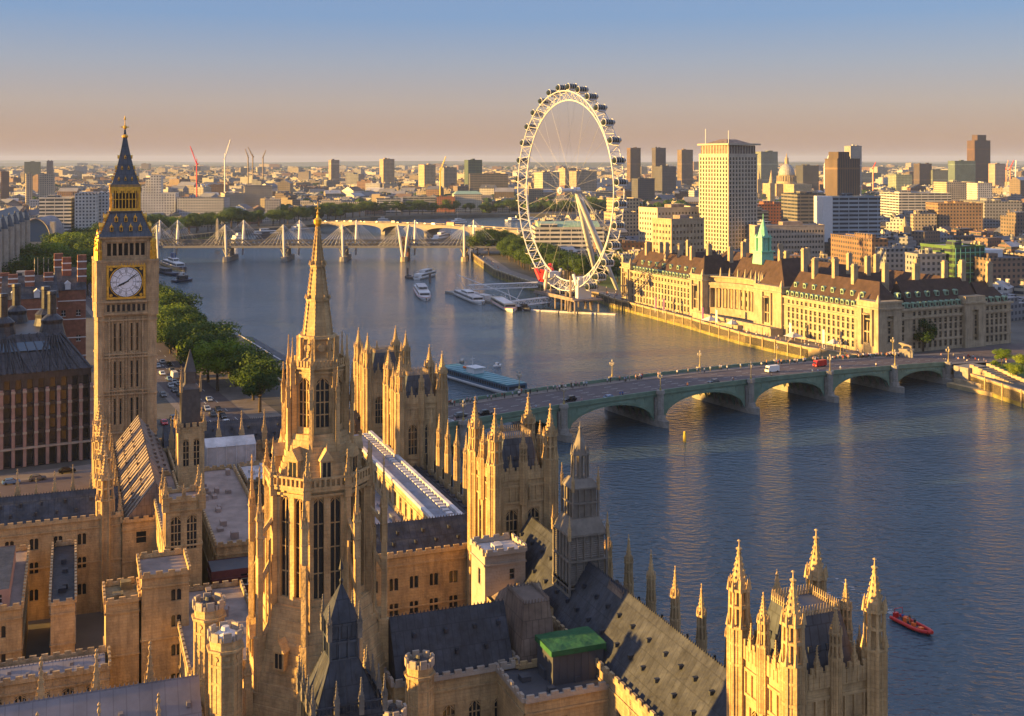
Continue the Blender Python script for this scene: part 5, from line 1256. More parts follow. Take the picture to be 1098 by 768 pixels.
def turret_mesh(key, r, z1, zt, h0=0):
    """octagonal corner turret: panelled shaft to z1, open stage, crocketed spirelet to zt"""
    if key in WM: return WM[key]
    b = MB(); H = zt - z1
    b.frus(8, 0, 0, r, r, h0, z1 - .3)
    for k in range(8):
        a = math.pi / 8 + k * math.pi / 4; c, n = math.cos(a), math.sin(a)
        b.tube((r * c, r * n, h0), (r * c, r * n, z1), .13 * r + .05, 4)
        b.tube((r * .9 * c, r * .9 * n, z1), (r * .82 * c, r * .82 * n, z1 + H * .42), .13 * r + .03, 5)
        b.sq(r * .95 * c, r * .95 * n, r * .3, .03, z1 + H * .40, z1 + H * .56); b.sq(r * 1.02 * c, r * 1.02 * n, r * .34, .03, z1 - .2, z1 + H * .12)
        a2 = a + math.pi / 8; c2, n2 = math.cos(a2), math.sin(a2); b.rbox(r * .93 * c2, r * .93 * n2, .14, .12, h0, z1, a2)
        for q in range(6):
            u = (q + .5) / 6; rr_ = r * .72 * (1 - u) + .07; z = z1 + H * (.45 + .42 * u); b.sq(rr_ * c * 1.05, rr_ * n * 1.05, r * .17, .04, z - .05, z + r * .2)
    for z, e in ((z1 - 4.2, 1.06), (z1 - 2.1, 1.05), (z1 - .35, 1.14), (z1 + H * .2, .97), (z1 + H * .4, 1.02)):
        if z > h0: b.frus(8, 0, 0, r * e, r * e, z, z + .28)
    b.frus(8, 0, 0, r * .5, r * .45, z1 - .3, z1 + H * .42)
    b.frus(8, 0, 0, r * .74, .08, z1 + H * .43, z1 + H * .9)
    b.lathe(0, 0, [(.12, z1 + H * .86), (.34 * r, z1 + H * .89), (.09, z1 + H * .91), (.05, zt - .25), (.2 * r, zt - .15), (.02, zt)], 6)
    WM[key] = b.mesh('turret', M_STONE); return WM[key]
def crest(b, A, B, z, h=.6, st=.5):
    L = math.dist(A, B); n = max(1, int(L / st))
    for k in range(n):
        u = (k + .5) / n; b.sq(A[0] + (B[0] - A[0]) * u, A[1] + (B[1] - A[1]) * u, .2, .05, z, z + h)
def strings(b, w, d, zs, e=.18, t=.28):
    for z in zs: b.box(-e, w + e, -e, .02, z, z + t); b.box(-e, .02, -e, d + e, z, z + t); b.box(w - .02, w + e, -e, d + e, z, z + t)
def rng_(name, lab, x, y, w, d, zt, roof=None, front=(), west=(), east=(), z0=4.5, mt=None, rm=None, par=True, th=TH, kind='twin', pins=(), cat='building', fmat=None, parm=None):
    """one palace range in its own frame: x east along the front, y north; heights are above water level"""
    mt = mt or M_STONED; pins_on = None; t = thing(name, lab, cat, (x, y, 0), th); b = MB()
    facade(b, t, (0, 0), (w, 0), z0, zt, list(front), kind, fmat or mt, .35); facade(b, t, (0, d), (0, 0), z0, zt, list(west), kind, fmat or mt, .35); facade(b, t, (w, 0), (w, d), z0, zt, list(east), kind, fmat or mt, .35); b.wall((w, d), (0, d), z0, zt, [])
    if zt - z0 > 9: strings(b, w, d, [zt - 1.6, zt - (zt - z0) * .45])
    part('wall', b, mt, t)
    if par:
        b = MB()
        for p, q in (((-.15, -.15), (w + .15, -.15)), ((-.15, d), (-.15, -.15)), ((w + .15, -.15), (w + .15, d)), ((w, d), (0, d))):
            a = math.atan2(q[1] - p[1], q[0] - p[0]); L = math.dist(p, q); b.rbox((p[0] + q[0]) / 2, (p[1] + q[1]) / 2, L - .4, .38, zt + .002, zt + .55, a); b.crenel(p, q, zt + .55, .42, .95, .6, .36)
        pins_on = part('parapet', b, parm or mt, t)
    b = MB()
    if roof and roof[0] == 'gable':
        _, h, ax, *hp = roof; b.gable(.5, w - .5, .5, d - .5, zt + .1, h, ax, *(hp or (0, 0)))
        L = w if ax == 'x' else d; c = (d if ax == 'x' else w) / 2; h0, h1 = hp or (0, 0)
        if ax == 'x': crest(b, (.5 + h0, c), (w - .5 - h1, c), zt + h, .4)
        else: crest(b, (c, .5 + h0), (c, d - .5 - h1), zt + h, .4)
        n = int(L / 4)
        for k in range(n):       # little roof vents
            for u, off in ((.35, 0), (.68, .5)):
                s = (k + .5 + off) / (n + .5) * L + .5 * math.sin(k * 5.1 + x + u * 9); q = .5 + (c - .5) * u
                if ax == 'x': b.box(s - .22, s + .22, q - .5, q + .2, zt + h * u - .1, zt + h * u + .38)
                else: b.box(q - .5, q + .2, s - .22, s + .22, zt + h * u - .1, zt + h * u + .38); b.box(w - q - .2, w - q + .5, s - .22, s + .22, zt + h * u - .1, zt + h * u + .38)
    elif roof and roof[0] == 'mansard':
        _, h, ins = roof; i = b.pts([(.4, .4, zt), (w - .4, .4, zt), (w - .4, d - .4, zt), (.4, d - .4, zt), (ins, ins, zt + h), (w - ins, ins, zt + h), (w - ins, d - ins, zt + h), (ins, d - ins, zt + h)])
        for q in ((0, 1, 5, 4), (1, 2, 6, 5), (2, 3, 7, 6), (3, 0, 4, 7), (4, 5, 6, 7)): b.face([i + k for k in q])
        for k in range(4): pt_ = [(ins, ins), (w - ins, ins), (w - ins, d - ins), (ins, d - ins)]; crest(b, pt_[k], pt_[(k + 1) % 4], zt + h, .55, .45)
    else:
        b.poly([(.05, .05, zt - .1), (w - .05, .05, zt - .1), (w - .05, d - .05, zt - .1), (.05, d - .05, zt - .1)])
        if roof and roof[0] == 'flat+':
            r2 = random.Random(int(x * 3)); 
            for _ in range(int(w * d / 40) + 2): cx, cy = r2.uniform(1.2, w - 1.2), r2.uniform(1.2, d - 1.2); b.cbox(cx, cy, r2.uniform(.6, 1.6), r2.uniform(.6, 2.2), zt - .1, zt + r2.uniform(.4, 1.2))
    part('roof', b, rm or (M_FLAT if not roof or roof[0].startswith('flat') else M_LEAD), t)
    for q in pins: pin(pins_on or t, *q)
    return t
def rows(L, cols, w, zs, h, u0=.8, u1=None, kind=None): return [o for z in zs for o in grid(L, cols, w, 1, h, z, 1, u0, (u1 or L - .8), kind)]

# ---- four-turreted river towers
RW = 9.7
def river_tower(lab, Rx, Ry, rot=True, big=False):
    v = (math.cos(TH), math.sin(TH)); t = thing('river_tower', lab, 'tower', (Rx - RW * v[0], Ry - RW * v[1], 0), TH); w = RW; b = MB(); z1 = 38.0
    ops = [(w * .5 - 2.9, w * .5 - .9, 16, 23, 'gothic'), (w * .5 + .9, w * .5 + 2.9, 16, 23, 'gothic'), (w * .5 - 2.9, w * .5 - .9, 26.2, 33.2, 'gothic'), (w * .5 + .9, w * .5 + 2.9, 26.2, 33.2, 'gothic')]
    for A, B in (((0, 0), (w, 0)), ((w, 0), (w, w)), ((w, w), (0, w)), ((0, w), (0, 0))): facade(b, t, A, B, 5, z1, ops, 'gothic', M_STONE, .45)
    strings(b, w, w, [24.2, 25.2, 34.2, 36.8], .2, .32)
    for k in range(7):      # arcaded frieze and buttress strips
        x = 1.4 + k * (w - 2.8) / 6; b.box(x - .09, x + .09, -.22, 0, 34.5, 36.8); b.box(-.22, 0, x - .09, x + .09, 34.5, 36.8)
    for x in (w * .5,): b.box(x - .35, x + .35, -.5, 0, 5, z1); b.box(-.5, 0, x - .35, x + .35, 5, z1)
    part('wall', b, M_STONE, t)
    b = MB()
    for p, q in (((0, -.1), (w, -.1)), ((w + .1, 0), (w + .1, w)), ((w, w + .1), (0, w + .1)), ((-.1, w), (-.1, 0))):
        a = math.atan2(q[1] - p[1], q[0] - p[0]); b.rbox((p[0] + q[0]) / 2, (p[1] + q[1]) / 2, w - 1.2, .35, z1, z1 + 1.5, a); b.crenel(p, q, z1 + 1.5, .55, .45, .4, .3)
        for k in range(15): u = (k + .5) / 15; b.rbox(p[0] + (q[0] - p[0]) * u, p[1] + (q[1] - p[1]) * u, .12, .5, z1 + .1, z1 + 1.5, a)
    part('parapet', b, M_STONE, t)
    b = MB(); zr = 44.2; i = b.pts([(1, 1, z1), (w - 1, 1, z1), (w - 1, w - 1, z1), (1, w - 1, z1), (2.4, 2.4, zr), (w - 2.4, 2.4, zr), (w - 2.4, w - 2.4, zr), (2.4, w - 2.4, zr)])
    for q in ((0, 1, 5, 4), (1, 2, 6, 5), (2, 3, 7, 6), (3, 0, 4, 7), (4, 5, 6, 7)): b.face([i + k for k in q])
    for k in range(4): b.box(2.9 + k * 1.1, 3.3 + k * 1.1, 1.55, 2.2, 40.6, 41.4); b.box(1.55, 2.2, 2.9 + k * 1.1, 3.3 + k * 1.1, 40.6, 41.4)
    rf_ = part('roof', b, M_IRON, t)
    b = MB(); c4 = [(2.4, 2.4), (w - 2.4, 2.4), (w - 2.4, w - 2.4), (2.4, w - 2.4)]
    for k in range(4): crest(b, c4[k], c4[(k + 1) % 4], zr, 1.0, .34); A, B = c4[k], c4[(k + 1) % 4]; b.tube((*A, zr + .35), (*B, zr + .35), .06, 4)
    part('cresting', b, M_STONED, rf_)
    tm = turret_mesh(('tur', RW), 1.15, 41.2, 50.0, 5)
    for x, y in ((0, 0), (w, 0), (w, w), (0, w)): part('turret', tm, None, t, (x, y, 0))
    tm2 = turret_mesh(('tur2', RW), .62, 41.0, 46.2, 34)
    for x, y in ((w / 2, -.2), (w + .2, w / 2), (w / 2, w + .2), (-.2, w / 2)): part('turret', tm2, None, t, (x, y, 0))
    for u in (.27, .73):
        for x, y in ((w * u, -.2), (w + .2, w * u), (w * u, w + .2), (-.2, w * u)): pin(t, x, y, z1 + 1.2, 3.0, .4)
    return t
river_tower('nearest four-turreted gothic stone tower rising from the river front, half lit gold', 36.5, 115)
river_tower('four-turreted gothic river tower in the middle of the riverside front, behind the grey spired lantern', 6.3, 188)
river_tower('four-turreted gothic river tower whose south face has two blue windows, beside the green bridge', -15.6, 255).scale = (1, 1, .95)
river_tower('farthest four-turreted gothic river tower, mostly hidden behind its neighbour', -26.5, 285).scale = (1, 1, .95)

R3 = loc(36.5, 115)
def rr_range(lab, Rx, Ry, y0, y1, zt, h, n, tip=11.2, pn=True, w=11.5, lit=None):
    L = loc(Rx, Ry); x, y = L(-w - .3, y0); d = y1 - y0
    t = rng_('river_range', lab, x, y, w, d, zt, ('gable', h, 'y', 0, 0), west=rows(d, max(2, int(d / 4.2)), 1.5, (18.5, 12.5), 2.6), kind='twin')
    if pn:
        for k in range(n):
            tm = turret_mesh(('rp', 0), .62, zt + 4.2, zt + tip, zt - 6); part('pinnacle', tm, None, t, (w + .3, (k + .5) * d / n, 0))
            c = MB(); c.tube((w + .2, (k + 1) * d / n, zt), (w + .2, (k + 1) * d / n, zt + 3.4), .18, 6); part('chimney_pot', c, M_BLACK, t)
    return t
rr_range('long steep grey-plated roof range along the river, behind the nearest river tower', 36.5, 115, RW + .2, 78.6, 24.5, 7.6, 10)
rr_range('riverside range with small gold pinnacles between the two middle river towers', 6.3, 188, RW + .2, 70, 21.5, 1.2, 10, w=5.4)
rr_range('short riverside range between the two river towers nearest the bridge', -15.6, 255, RW + .2, 21, 22.5, 4, 3)
rr_range('last riverside range ending at the bridge foot', -26.5, 285, RW + .2, 26, 21.5, 4, 4)

# ---- spired ventilation lantern on the river range
x, y = R3(-6.2, 58)
t = thing('ventilation_tower', 'grey-brown iron ventilation tower of three louvred stages and a spire above the river roofs', 'tower', (x, y, 0), TH)
def stage(b, w, z0, z1, n=4, corner=.28, bars=True):
    b.sq(0, 0, w * .9, w * .9, z0, z1)
    for sx_ in (-1, 1):
        for sy_ in (-1, 1): b.cbox(sx_ * w * .5, sy_ * w * .5, corner, corner, z0, z1 + .5)
    for k in range(1, n):
        q = -w / 2 + w * k / n
        for s_ in (-1, 1): b.cbox(q, s_ * w * .48, .16, .2, z0, z1); b.cbox(s_ * w * .48, q, .2, .16, z0, z1)
    for z in (z0, (z0 + z1) / 2, z1): b.sq(0, 0, w * 1.06, w * 1.06, z - .12, z + .12)
b = MB(); b.sq(0, 0, 6.2, 5.9, 22, 26.6); stage(b, 5.9, 26.6, 28.8, 5); part('base', b, M_VENT, t)
b = MB(); stage(b, 5.8, 28.8, 36.2, 5)
for k in range(22):
    z = 29.2 + k * .31
    if abs(z - 32.5) > .25: b.sq(0, 0, 5.5, 5.3, z, z + .12)
part('louvre_stage', b, M_VENT, t)
b = MB(); b.sq(0, 0, 6.1, 4.3, 36.0, 38.3); stage(b, 4.0, 38.3, 42.6, 4); part('middle_stage', b, M_VENT, t)
b = MB(); b.sq(0, 0, 4.2, 2.6, 42.7, 43.8)
for a in range(8): c, n = 1.2 * math.cos(a * math.pi / 4 + .39), 1.2 * math.sin(a * math.pi / 4 + .39); b.tube((c, n, 43.8), (c * .95, n * .95, 47.3), .18, 5); b.sq(c, n, .34, .02, 47.0, 48.6)
b.frus(8, 0, 0, .5, .5, 43.8, 47.3); b.frus(8, 0, 0, 1.35, 1.35, 47.1, 47.4); part('open_lantern', b, M_VENT, t)
b = MB(); b.frus(8, 0, 0, 1.2, .12, 47.4, 50.8); b.lathe(0, 0, [(.08, 50.6), (.28, 51.0), (.06, 51.2), (.02, 52)], 6); part('spire', b, M_VENT, t)
for a, bb in ((-3, -3), (3, -3), (-3, 3), (3, 3)): pin(t, a, bb, 35.6, 3.6, .35)
for a, bb in ((-2, -2), (2, -2), (-2, 2), (2, 2)): pin(t, a, bb, 42.2, 3.4, .32)

# ---- north-south range by the clock tower, and its neighbours
t = rng_('hall_range', 'long gabled range with striped sunlit roof running up to the clock tower', -73.6, 215.8, 12, 62, 21.5, ('gable', 6.8, 'y'), west=rows(62, 12, 1.8, (13,), 5, kind='gothic'), front=rows(12, 2, 1.8, (17.3, 12.8), 2.2, kind='plain'), kind='gothic', mt=M_STONE, rm=M_LEADB,
         pins=[(-.4, 2 + k * 5, 19, 8 if k % 2 == 0 else 6, 1.2 if k % 2 == 0 else .8) for k in range(13)])
b = MB()
for k in range(24): yy = 1 + k * 2.6; i = b.pts([(.55, yy, 21.7), (5.9, yy, 28.4), (5.9, yy + .5, 28.4), (.55, yy + .5, 21.7), (.55, yy, 21.95), (5.9, yy, 28.65), (5.9, yy + .5, 28.65), (.55, yy + .5, 21.95)]); [b.face([i + q for q in f]) for f in ((4, 5, 6, 7)[::-1], (0, 1, 5, 4), (3, 2, 6, 7))]
part('roof_rib', b, M_STONEP, t, stuff=True)
tm = turret_mesh(('west', 1), 1.6, 26, 35, 5)
for k, (a, bb) in enumerate(((-3, 2), (-3, 18), (-3, 34), (-3, 50))): part('turret', tm, None, t, (a, bb, 0))
b = MB(); b.box(-3.6, -.1, 2, 60, 4.5, 17); b.crenel((-3.6, 60), (-3.6, 2), 17, .8, .9, .8)
for k in range(12): b.box(-4.4, -3.6, 4 + k * 4.9, 5 + k * 4.9, 4.5, 18.5)
part('aisle', b, M_STONE, t)
x, y = (-74 - 37 * math.cos(TH), 216.5 - 37 * math.sin(TH))
rng_('court_range', 'sandy stone range with blue-grey roof closing the far side of the left courtyard', x, y, 37, 9, 22.5, ('gable', 4.5, 'x'), front=rows(37, 8, 1.5, (18.0, 13.6, 8.6), 2.1, 3), kind='twin', mt=M_STONE, pins=[(k * 3.3 + 2, 9.3, 22, 7 + (k % 3), .8 + .2 * (k % 2)) for k in range(11)])
rng_('court_wing', 'low stone wing with pale blue flat roof and white-framed penthouse in the left courtyard', -87, 176, 10.5, 29, 19.5, ('flat',), front=rows(10.5, 2, 1.5, (15.2, 11), 1.9), mt=M_STONE, rm=M_FLAT)
t = rng_('roof_penthouse', 'small pinkish rooftop penthouse with blue-grey roof and white windows on the left courtyard wing', -85.3, 178, 6.4, 22, 22.4, ('flat',), front=rows(6.4, 2, 1.8, (20.3,), 1.3, kind='sash'), z0=19.5, mt=M_PINK, rm=M_LEAD, par=False, kind='sash', fmat=M_WHITE)
rng_('court_wing', 'narrow shaded stone wing with rows of roof posts beside the left courtyard', -73.5, 182, 3.6, 30, 19.0, ('flat+',), mt=M_STONED, rm=M_LEAD)
rng_('stone_block', 'tall plain sandy stair block with four pairs of windows in the left courtyard', -56.6, 174.6, 7.0, 9.5, 26, ('flat',), front=rows(7, 1, 1.5, (22, 18, 13.5, 9), 1.8, 4), kind='twin', mt=M_STONE, rm=M_FLAT, west=())
rng_('stone_block', 'lower mossy-roofed block attached to the plain sandy stair block', -61.6, 173.2, 4.8, 8, 22.6, ('flat+',), mt=M_STONE, rm=mat('mossy_roof', (.17, .15, .09), .9, var=.5, scale=.6))
rng_('court_lodge', 'low dark stone lodge with pale sheet roof in the left courtyard bottom', -81, 157.5, 24, 6.5, 16, ('gable', .9, 'x'), front=rows(24, 7, 1.6, (12, 7.6), 2.2, 1), kind='gothic', mt=M_STONED, rm=M_LEADP)
rng_('court_store', 'small low roof with an arched doorway in the shaded courtyard', -66, 186, 8, 10, 11, ('gable', 1.6, 'y'), mt=M_STONED, rm=M_FLAT, par=False)
t = thing('service_cabin', 'small grey service cabin standing in the courtyard', 'cabin', (-66, 172, 5), TH); b = MB(); b.box(0, 2.6, 0, 2.6, 0, 3.2); b.box(-.2, 2.8, -.2, 2.8, 3.2, 3.4); part('body', b, M_LEADP, t); b = MB(); b.box(.5, 1.3, -.05, -.01, .1, 2.2); part('door', b, M_DKGREY, t)
x, y = (-36 - 40 * math.cos(TH) + 7 * math.sin(TH), 133.3 - 40 * math.sin(TH) - 7 * math.cos(TH))
rng_('hall_range', 'great hall roof of grey-violet lead plates with ornate pinnacles at the bottom of the view', x, y, 40, 14, 23, ('gable', 7, 'x'), mt=M_STONE, rm=M_LEADP, pins=[(k * 6.1 + 4, 14.4, 22.5, 9.4, 1.2) for k in range(6)] + [(k * 6.1 + 4, -.5, 22.5, 9.6, 1.1) for k in range(6)])
# twin-window tower and lit range
t = rng_('belfry_tower', 'small cream tower with paired tall gothic windows and pinnacled corners', -58.6, 193.2, 6, 6, 32, ('flat',), front=[(.9, 2.5, 23.8, 29.6, 'gothic'), (3.5, 5.1, 23.8, 29.6, 'gothic')], west=[(.9, 2.5, 23.8, 29.6, 'gothic'), (3.5, 5.1, 23.8, 29.6, 'gothic')], kind='gothic', mt=M_STONE, z0=15, pins=[(x_, y_, 30.5, 6, 1.0) for x_ in (0, 6) for y_ in (0, 6)] + [(3, 0, 32, 3, .5), (0, 3, 32, 3, .5)])
rng_('sunlit_range', 'narrow range with gold-lit west wall and rows of small windows behind the twin-window tower', -60.7, 199, 4.5, 40, 24.5, ('flat',), west=rows(40, 10, 1.3, (20, 16), 2.2), mt=M_STONE)
rng_('flat_roofed_hall', 'long hall with broad pinkish-grey flat roof between the lit range and the central spire', -53, 205, 9.6, 53, 20.5, ('flat+',), west=rows(53, 14, 1.4, (16.5,), 2.2), mt=M_STONE, rm=mat('pinkish_felt', (.30, .235, .205), .9, var=.25, scale=.25), par=True)
rng_('rooftop_store', 'dark red-brown rooftop block with white framed windows', -51.8, 197, 10.5, 6, 19, ('flat',), front=rows(10.5, 2, 2.4, (16.2,), 1.8, 5, kind='sash'), kind='sash', fmat=M_WHITE, mt=mat('maroon_board', (.10, .03, .035), .7), rm=M_DKGREY, par=False)
t = thing('sheeted_scaffold', 'white plastic-sheeted repair enclosure on the roof near the clock tower', 'scaffold', (-70, 262, 0), TH); b = MB(); b.box(0, 11, 0, 8, 18, 24); b.gable(-.2, 11.2, -.2, 8.2, 24, 1.3, 'x'); part('sheeting', b, M_FLATW, t); b = MB()
for k in range(6): b.tube((k * 2.2, -.3, 18), (k * 2.2, -.3, 24.4), .08, 4)
part('pole', b, M_STEEL, t, stuff=True)
rng_('low_range', 'low white-roofed range behind the sheeted enclosure', -58, 250, 18, 14, 19.5, ('flat+',), rm=M_FLATW, mt=M_STONED)
rng_('low_range', 'brown vented roof range beside the flat pinkish hall', -43.8, 222, 7, 34, 19, ('gable', 2.2, 'y'), rm=M_LEADB, mt=M_STONED, par=False)
rng_('low_range', 'dark-roofed link building between the flat hall and the central spire', -42, 196, 13, 24, 16.5, ('flat+',), rm=M_DKGREY, mt=M_STONED)
rng_('low_range', 'shaded stone link building at the foot of the central spire on its sunset side', -45, 160, 11, 32, 18, ('flat+',), front=rows(11, 3, 1.4, (13.5, 9), 2), rm=M_FLAT, mt=M_STONED)
x, y = -80.5, 268.5
rng_('north_range', 'low dark-roofed range with small pinnacles across the north end by the road', -82, 268, 54, 10, 21.5, ('gable', 5, 'x'), front=rows(54, 12, 1.5, (16.5,), 2.5), rm=M_LEAD, mt=M_STONED, pins=[(k * 5.4 + 2, -.4, 20.5, 9.5, 1.0) for k in range(10)])
# lead-capped turret between clock tower and central spire
t = thing('vent_turret', 'slim stone turret with tall grey lead shaft and spirelet right of the clock tower', 'turret', (-66.5, 236, 0), TH); b = MB(); w = 5.2
facade(b, t, (-w / 2, -w / 2), (w / 2, -w / 2), 18, 35.4, [(1.0, 2.1, 27.5, 33, 'gothic'), (3.1, 4.2, 27.5, 33, 'gothic')], 'gothic', M_STONE); b.wall((w / 2, -w / 2), (w / 2, w / 2), 18, 35.4, []); b.wall((w / 2, w / 2), (-w / 2, w / 2), 18, 35.4, []); facade(b, t, (-w / 2, w / 2), (-w / 2, -w / 2), 18, 35.4, [(1.0, 2.1, 27.5, 33, 'gothic')], 'gothic', M_STONE); b.poly([(-w / 2, -w / 2, 35.3), (w / 2, -w / 2, 35.3), (w / 2, w / 2, 35.3), (-w / 2, w / 2, 35.3)])
q_ = [(-w / 2, -w / 2), (w / 2, -w / 2), (w / 2, w / 2), (-w / 2, w / 2)]
for k in range(4): b.crenel(q_[k], q_[(k + 1) % 4], 35.4, .9, .8, .5)
part('wall', b, M_STONE, t)
b = MB(); b.sq(0, 0, 3.9, 3.7, 35.2, 43); 
for k in range(5): 
    for s_ in (-1, 1): b.cbox(-1.6 + k * .8, s_ * 1.88, .12, .12, 35.3, 43); b.cbox(s_ * 1.88, -1.6 + k * .8, .12, .12, 35.3, 43)
b.sq(0, 0, 4.0, 2.2, 43, 44); b.sq(0, 0, 2.1, 2.0, 44, 46.4); b.sq(0, 0, 2.3, .1, 46.4, 51); part('lead_shaft', b, M_DLEAD, t)
for x_, y_ in q_: pin(t, x_, y_, 34.5, 3.8, .7)
pin(t, -1.9, -1.9, 42.5, 5.5, .5); pin(t, 1.9, -1.9, 42.5, 4, .4)

# ---- long white roofs, ranges and blocks right of the central spire
t = rng_('debating_hall', 'long hall with white-blue sheet roofs, a skylight ridge and gold-lit side wall', -13.9, 205.3, 5.6, 70, 25, ('flat',), west=rows(70, 17, 1.7, (20.4,), 3.2, kind='gothic'), kind='gothic', mt=M_STONE, rm=M_SHEET, par=False)
b = MB()
for k in range(34): b.box(3.3, 4.5, 1 + k * 2.02, 2.2 + k * 2.02, 24.9, 25.3)
b.box(-.3, .5, -.2, 70, 24.9, 25.5); b.box(5.1, 5.9, -.2, 70, 24.9, 25.5); part('skylight', b, M_FLATW, t, stuff=True)
rng_('debating_hall_aisle', 'lower flat blue-white roofed aisle along the lit wall of the long white hall', -24.9, 201.2, 11.6, 70, 19.4, ('flat+',), rm=M_SHEET, mt=M_STONED, front=rows(11.8, 3, 1.4, (12,), 2))
0 and rng_('east_aisle', 'lower range of grey roof between the long white hall and the river', -8.2, 217.3, 10, 64, 18.5, ('flat+',), rm=M_LEAD, mt=M_STONED)
rng_('library_range', 'plain stone range with dark plated roof and paired windows just right of the central spire', -25.4, 187.6, 22.6, 9.4, 24, ('gable', 4.2, 'x'), front=rows(22.6, 6, 1.5, (18.4, 14.2), 2.1, 1.0) + rows(22.6, 6, 1.5, (9.2,), 2.0, 1), kind='twin', mt=M_STONE)
rng_('stone_block', 'square pale stair block with white flat roof beside the dark-roofed range', -4.1, 173, 6.6, 6.3, 30, ('flat+',), west=rows(6.3, 1, 1.0, (25, 19.5), 2.4, 2), front=rows(6.6, 1, .8, (26,), 1.6, 3), kind='plain', mt=M_STONEP, rm=M_FLATW)
0 and rng_('stone_block', 'small low block with roof tanks between stair block and river roofs', 2.6, 178, 7, 8, 20.5, ('flat+',), front=rows(7, 1, 1.2, (16,), 2), mt=M_STONE)
t = rng_('ribbed_roof_range', 'brown roof with cream skylight bars below the ventilation tower', -1.0, 160.6, 7.4, 7.5, 26, ('gable', 2.4, 'x', 1.0, 0), mt=M_STONE, rm=M_LEADB, par=False)
b = MB()
for k in range(7): xx = 1.9 + k * .75; i = b.pts([(xx, .5, 26.2), (xx + .28, .5, 26.2), (xx + .28, 3.75, 28.56), (xx, 3.75, 28.56)]); b.face((i, i + 1, i + 2, i + 3))
part('skylight_bar', b, M_PORT, t, stuff=True)
# front cluster
rng_('lobby_range', 'blue-grey plated roof range with stepped battlements just right of the central spire foot', -15, 145.2, 17, 8.4, 23, ('gable', 7.2, 'x'), front=rows(17, 4, 1.6, (16.5,), 3, 2), mt=M_STONE, parm=M_STONEP, kind='gothic')
rng_('mansard_pavilion', 'brown-plated mansard roof pavilion left of the green-topped box', .9, 150.6, 6.2, 9, 23, ('mansard', 7.8, 1.3), mt=M_STONE, rm=M_LEADB)
rng_('lobby_terrace', 'battlemented stone terrace block carrying the green-topped box', 1.6, 141.2, 16, 10.5, 22.9, ('flat+',), front=rows(16, 4, 2.0, (10,), 7, 1, kind='gothic') + rows(16, 2, .8, (19,), 1.5, 2), kind='gothic', mt=M_STONE, parm=M_STONEP, rm=M_DKGREY)
rng_('mansard_pavilion', 'steep wedge-shaped grey-brown roof right of the green-topped box', 13.2, 149.8, 6.4, 9.5, 23.4, ('mansard', 8.4, 2.7), mt=M_STONE, rm=M_LEADB)
t = thing('plant_enclosure', 'dark boxy rooftop enclosure topped with a bright green tarpaulin', 'enclosure', (5.2, 146.0, 0), TH); b = MB(); b.box(0, 7.2, 0, 5.2, 22.7, 27.2)
for k in range(8): b.box(k * 1.0, k * 1.0 + .08, -.06, 0, 22.9, 27.1)
part('cladding', b, M_DKGREY, t); b = MB(); r2 = random.Random(2); n_ = 10
def tz(i, j): return 27.3 + .05 * math.sin(i * 1.3) * math.sin(j * 1.1) + .12 * math.sin(math.pi * j / 10)
for i in range(n_):
    for j in range(n_):
        X = lambda q: -.25 + 7.7 * q / n_; Yq = lambda q: -.25 + 5.7 * q / n_
        b.poly([(X(i), Yq(j), tz(i, j)), (X(i + 1), Yq(j), tz(i + 1, j)), (X(i + 1), Yq(j + 1), tz(i + 1, j + 1)), (X(i), Yq(j + 1), tz(i, j + 1))])
b.box(-.25, 7.45, -.27, -.2, 26.6, 27.3); b.box(-.28, -.22, -.2, 5.4, 26.6, 27.3); b.box(7.4, 7.47, -.2, 5.4, 26.2, 27.3); part('tarpaulin', b, M_TARP, t)
rng_('court_link', 'shaded lower link with windows under the long river roof', *R3(-24, 6), 11.5, 32, 15.5, ('gable', 2.5, 'y'), mt=M_STONED, rm=M_LEAD, front=rows(11, 3, 1.4, (11,), 2))
rng_('court_link', 'small dark gabled roof at the corner of the terrace block', 18.4, 138.5, 5, 8, 19.5, ('gable', 3, 'y'), mt=M_STONED, rm=M_LEAD, par=False)
def oct_turret(lab, x, y, r, z0, z1, cap=M_FLATW):
    t = thing('octagonal_turret', lab, 'turret', (x, y, 0), TH); b = MB(); b.frus(8, 0, 0, r, r, z0, z1 - 1.0)
    for k in range(8):
        a = math.pi / 8 + k * math.pi / 4; b.tube((r * math.cos(a), r * math.sin(a), z0), (r * math.cos(a), r * math.sin(a), z1 - 2.4), .14, 4); a += math.pi / 8; q = r * .93
        b.rbox(q * math.cos(a), q * math.sin(a), .1, .1, z0, z1 - 3.2, a); b.tube((q * math.cos(a), q * math.sin(a), z1 - 3.0), (q * math.cos(a) * 1.06, q * math.sin(a) * 1.06, z1 - 3.0), .32, 8)
        for zz_ in (z1 - 6, z1 - 9.5): b.rbox(q * math.cos(a), q * math.sin(a), .12, r * .7, zz_, zz_ + .3, a)
    for z, e in ((z1 - 2.3, 1.2), (z1 - 4, 1.05), (z1 - 10, 1.05), (z1 - 1.2, 1.05)): b.frus(8, 0, 0, r * e, r * e, z, z + .3)
    part('shaft', b, M_STONE, t); b = MB()
    for k in range(8):
        a = k * math.pi / 4; b.rbox(r * 1.0 * math.cos(a), r * 1.0 * math.sin(a), .3, r * .5, z1 - 1.0, z1, a); a += math.pi / 8; b.rbox(r * 1.02 * math.cos(a), r * 1.02 * math.sin(a), .3, .25, z1 - 1.0, z1 - .45, a)
    part('battlement', b, M_STONEP, t); b = MB(); b.frus(8, 0, 0, r * .95, .5, z1 - .9, z1 - .2); b.frus(12, 0, 0, .55, .4, z1 - .2, z1 + .2); part('cap', b, cap, t)
oct_turret('pale octagonal stone turret with white cap, nearer of two beside the lead hall roof', -33.1, 132, 1.85, 12, 36)
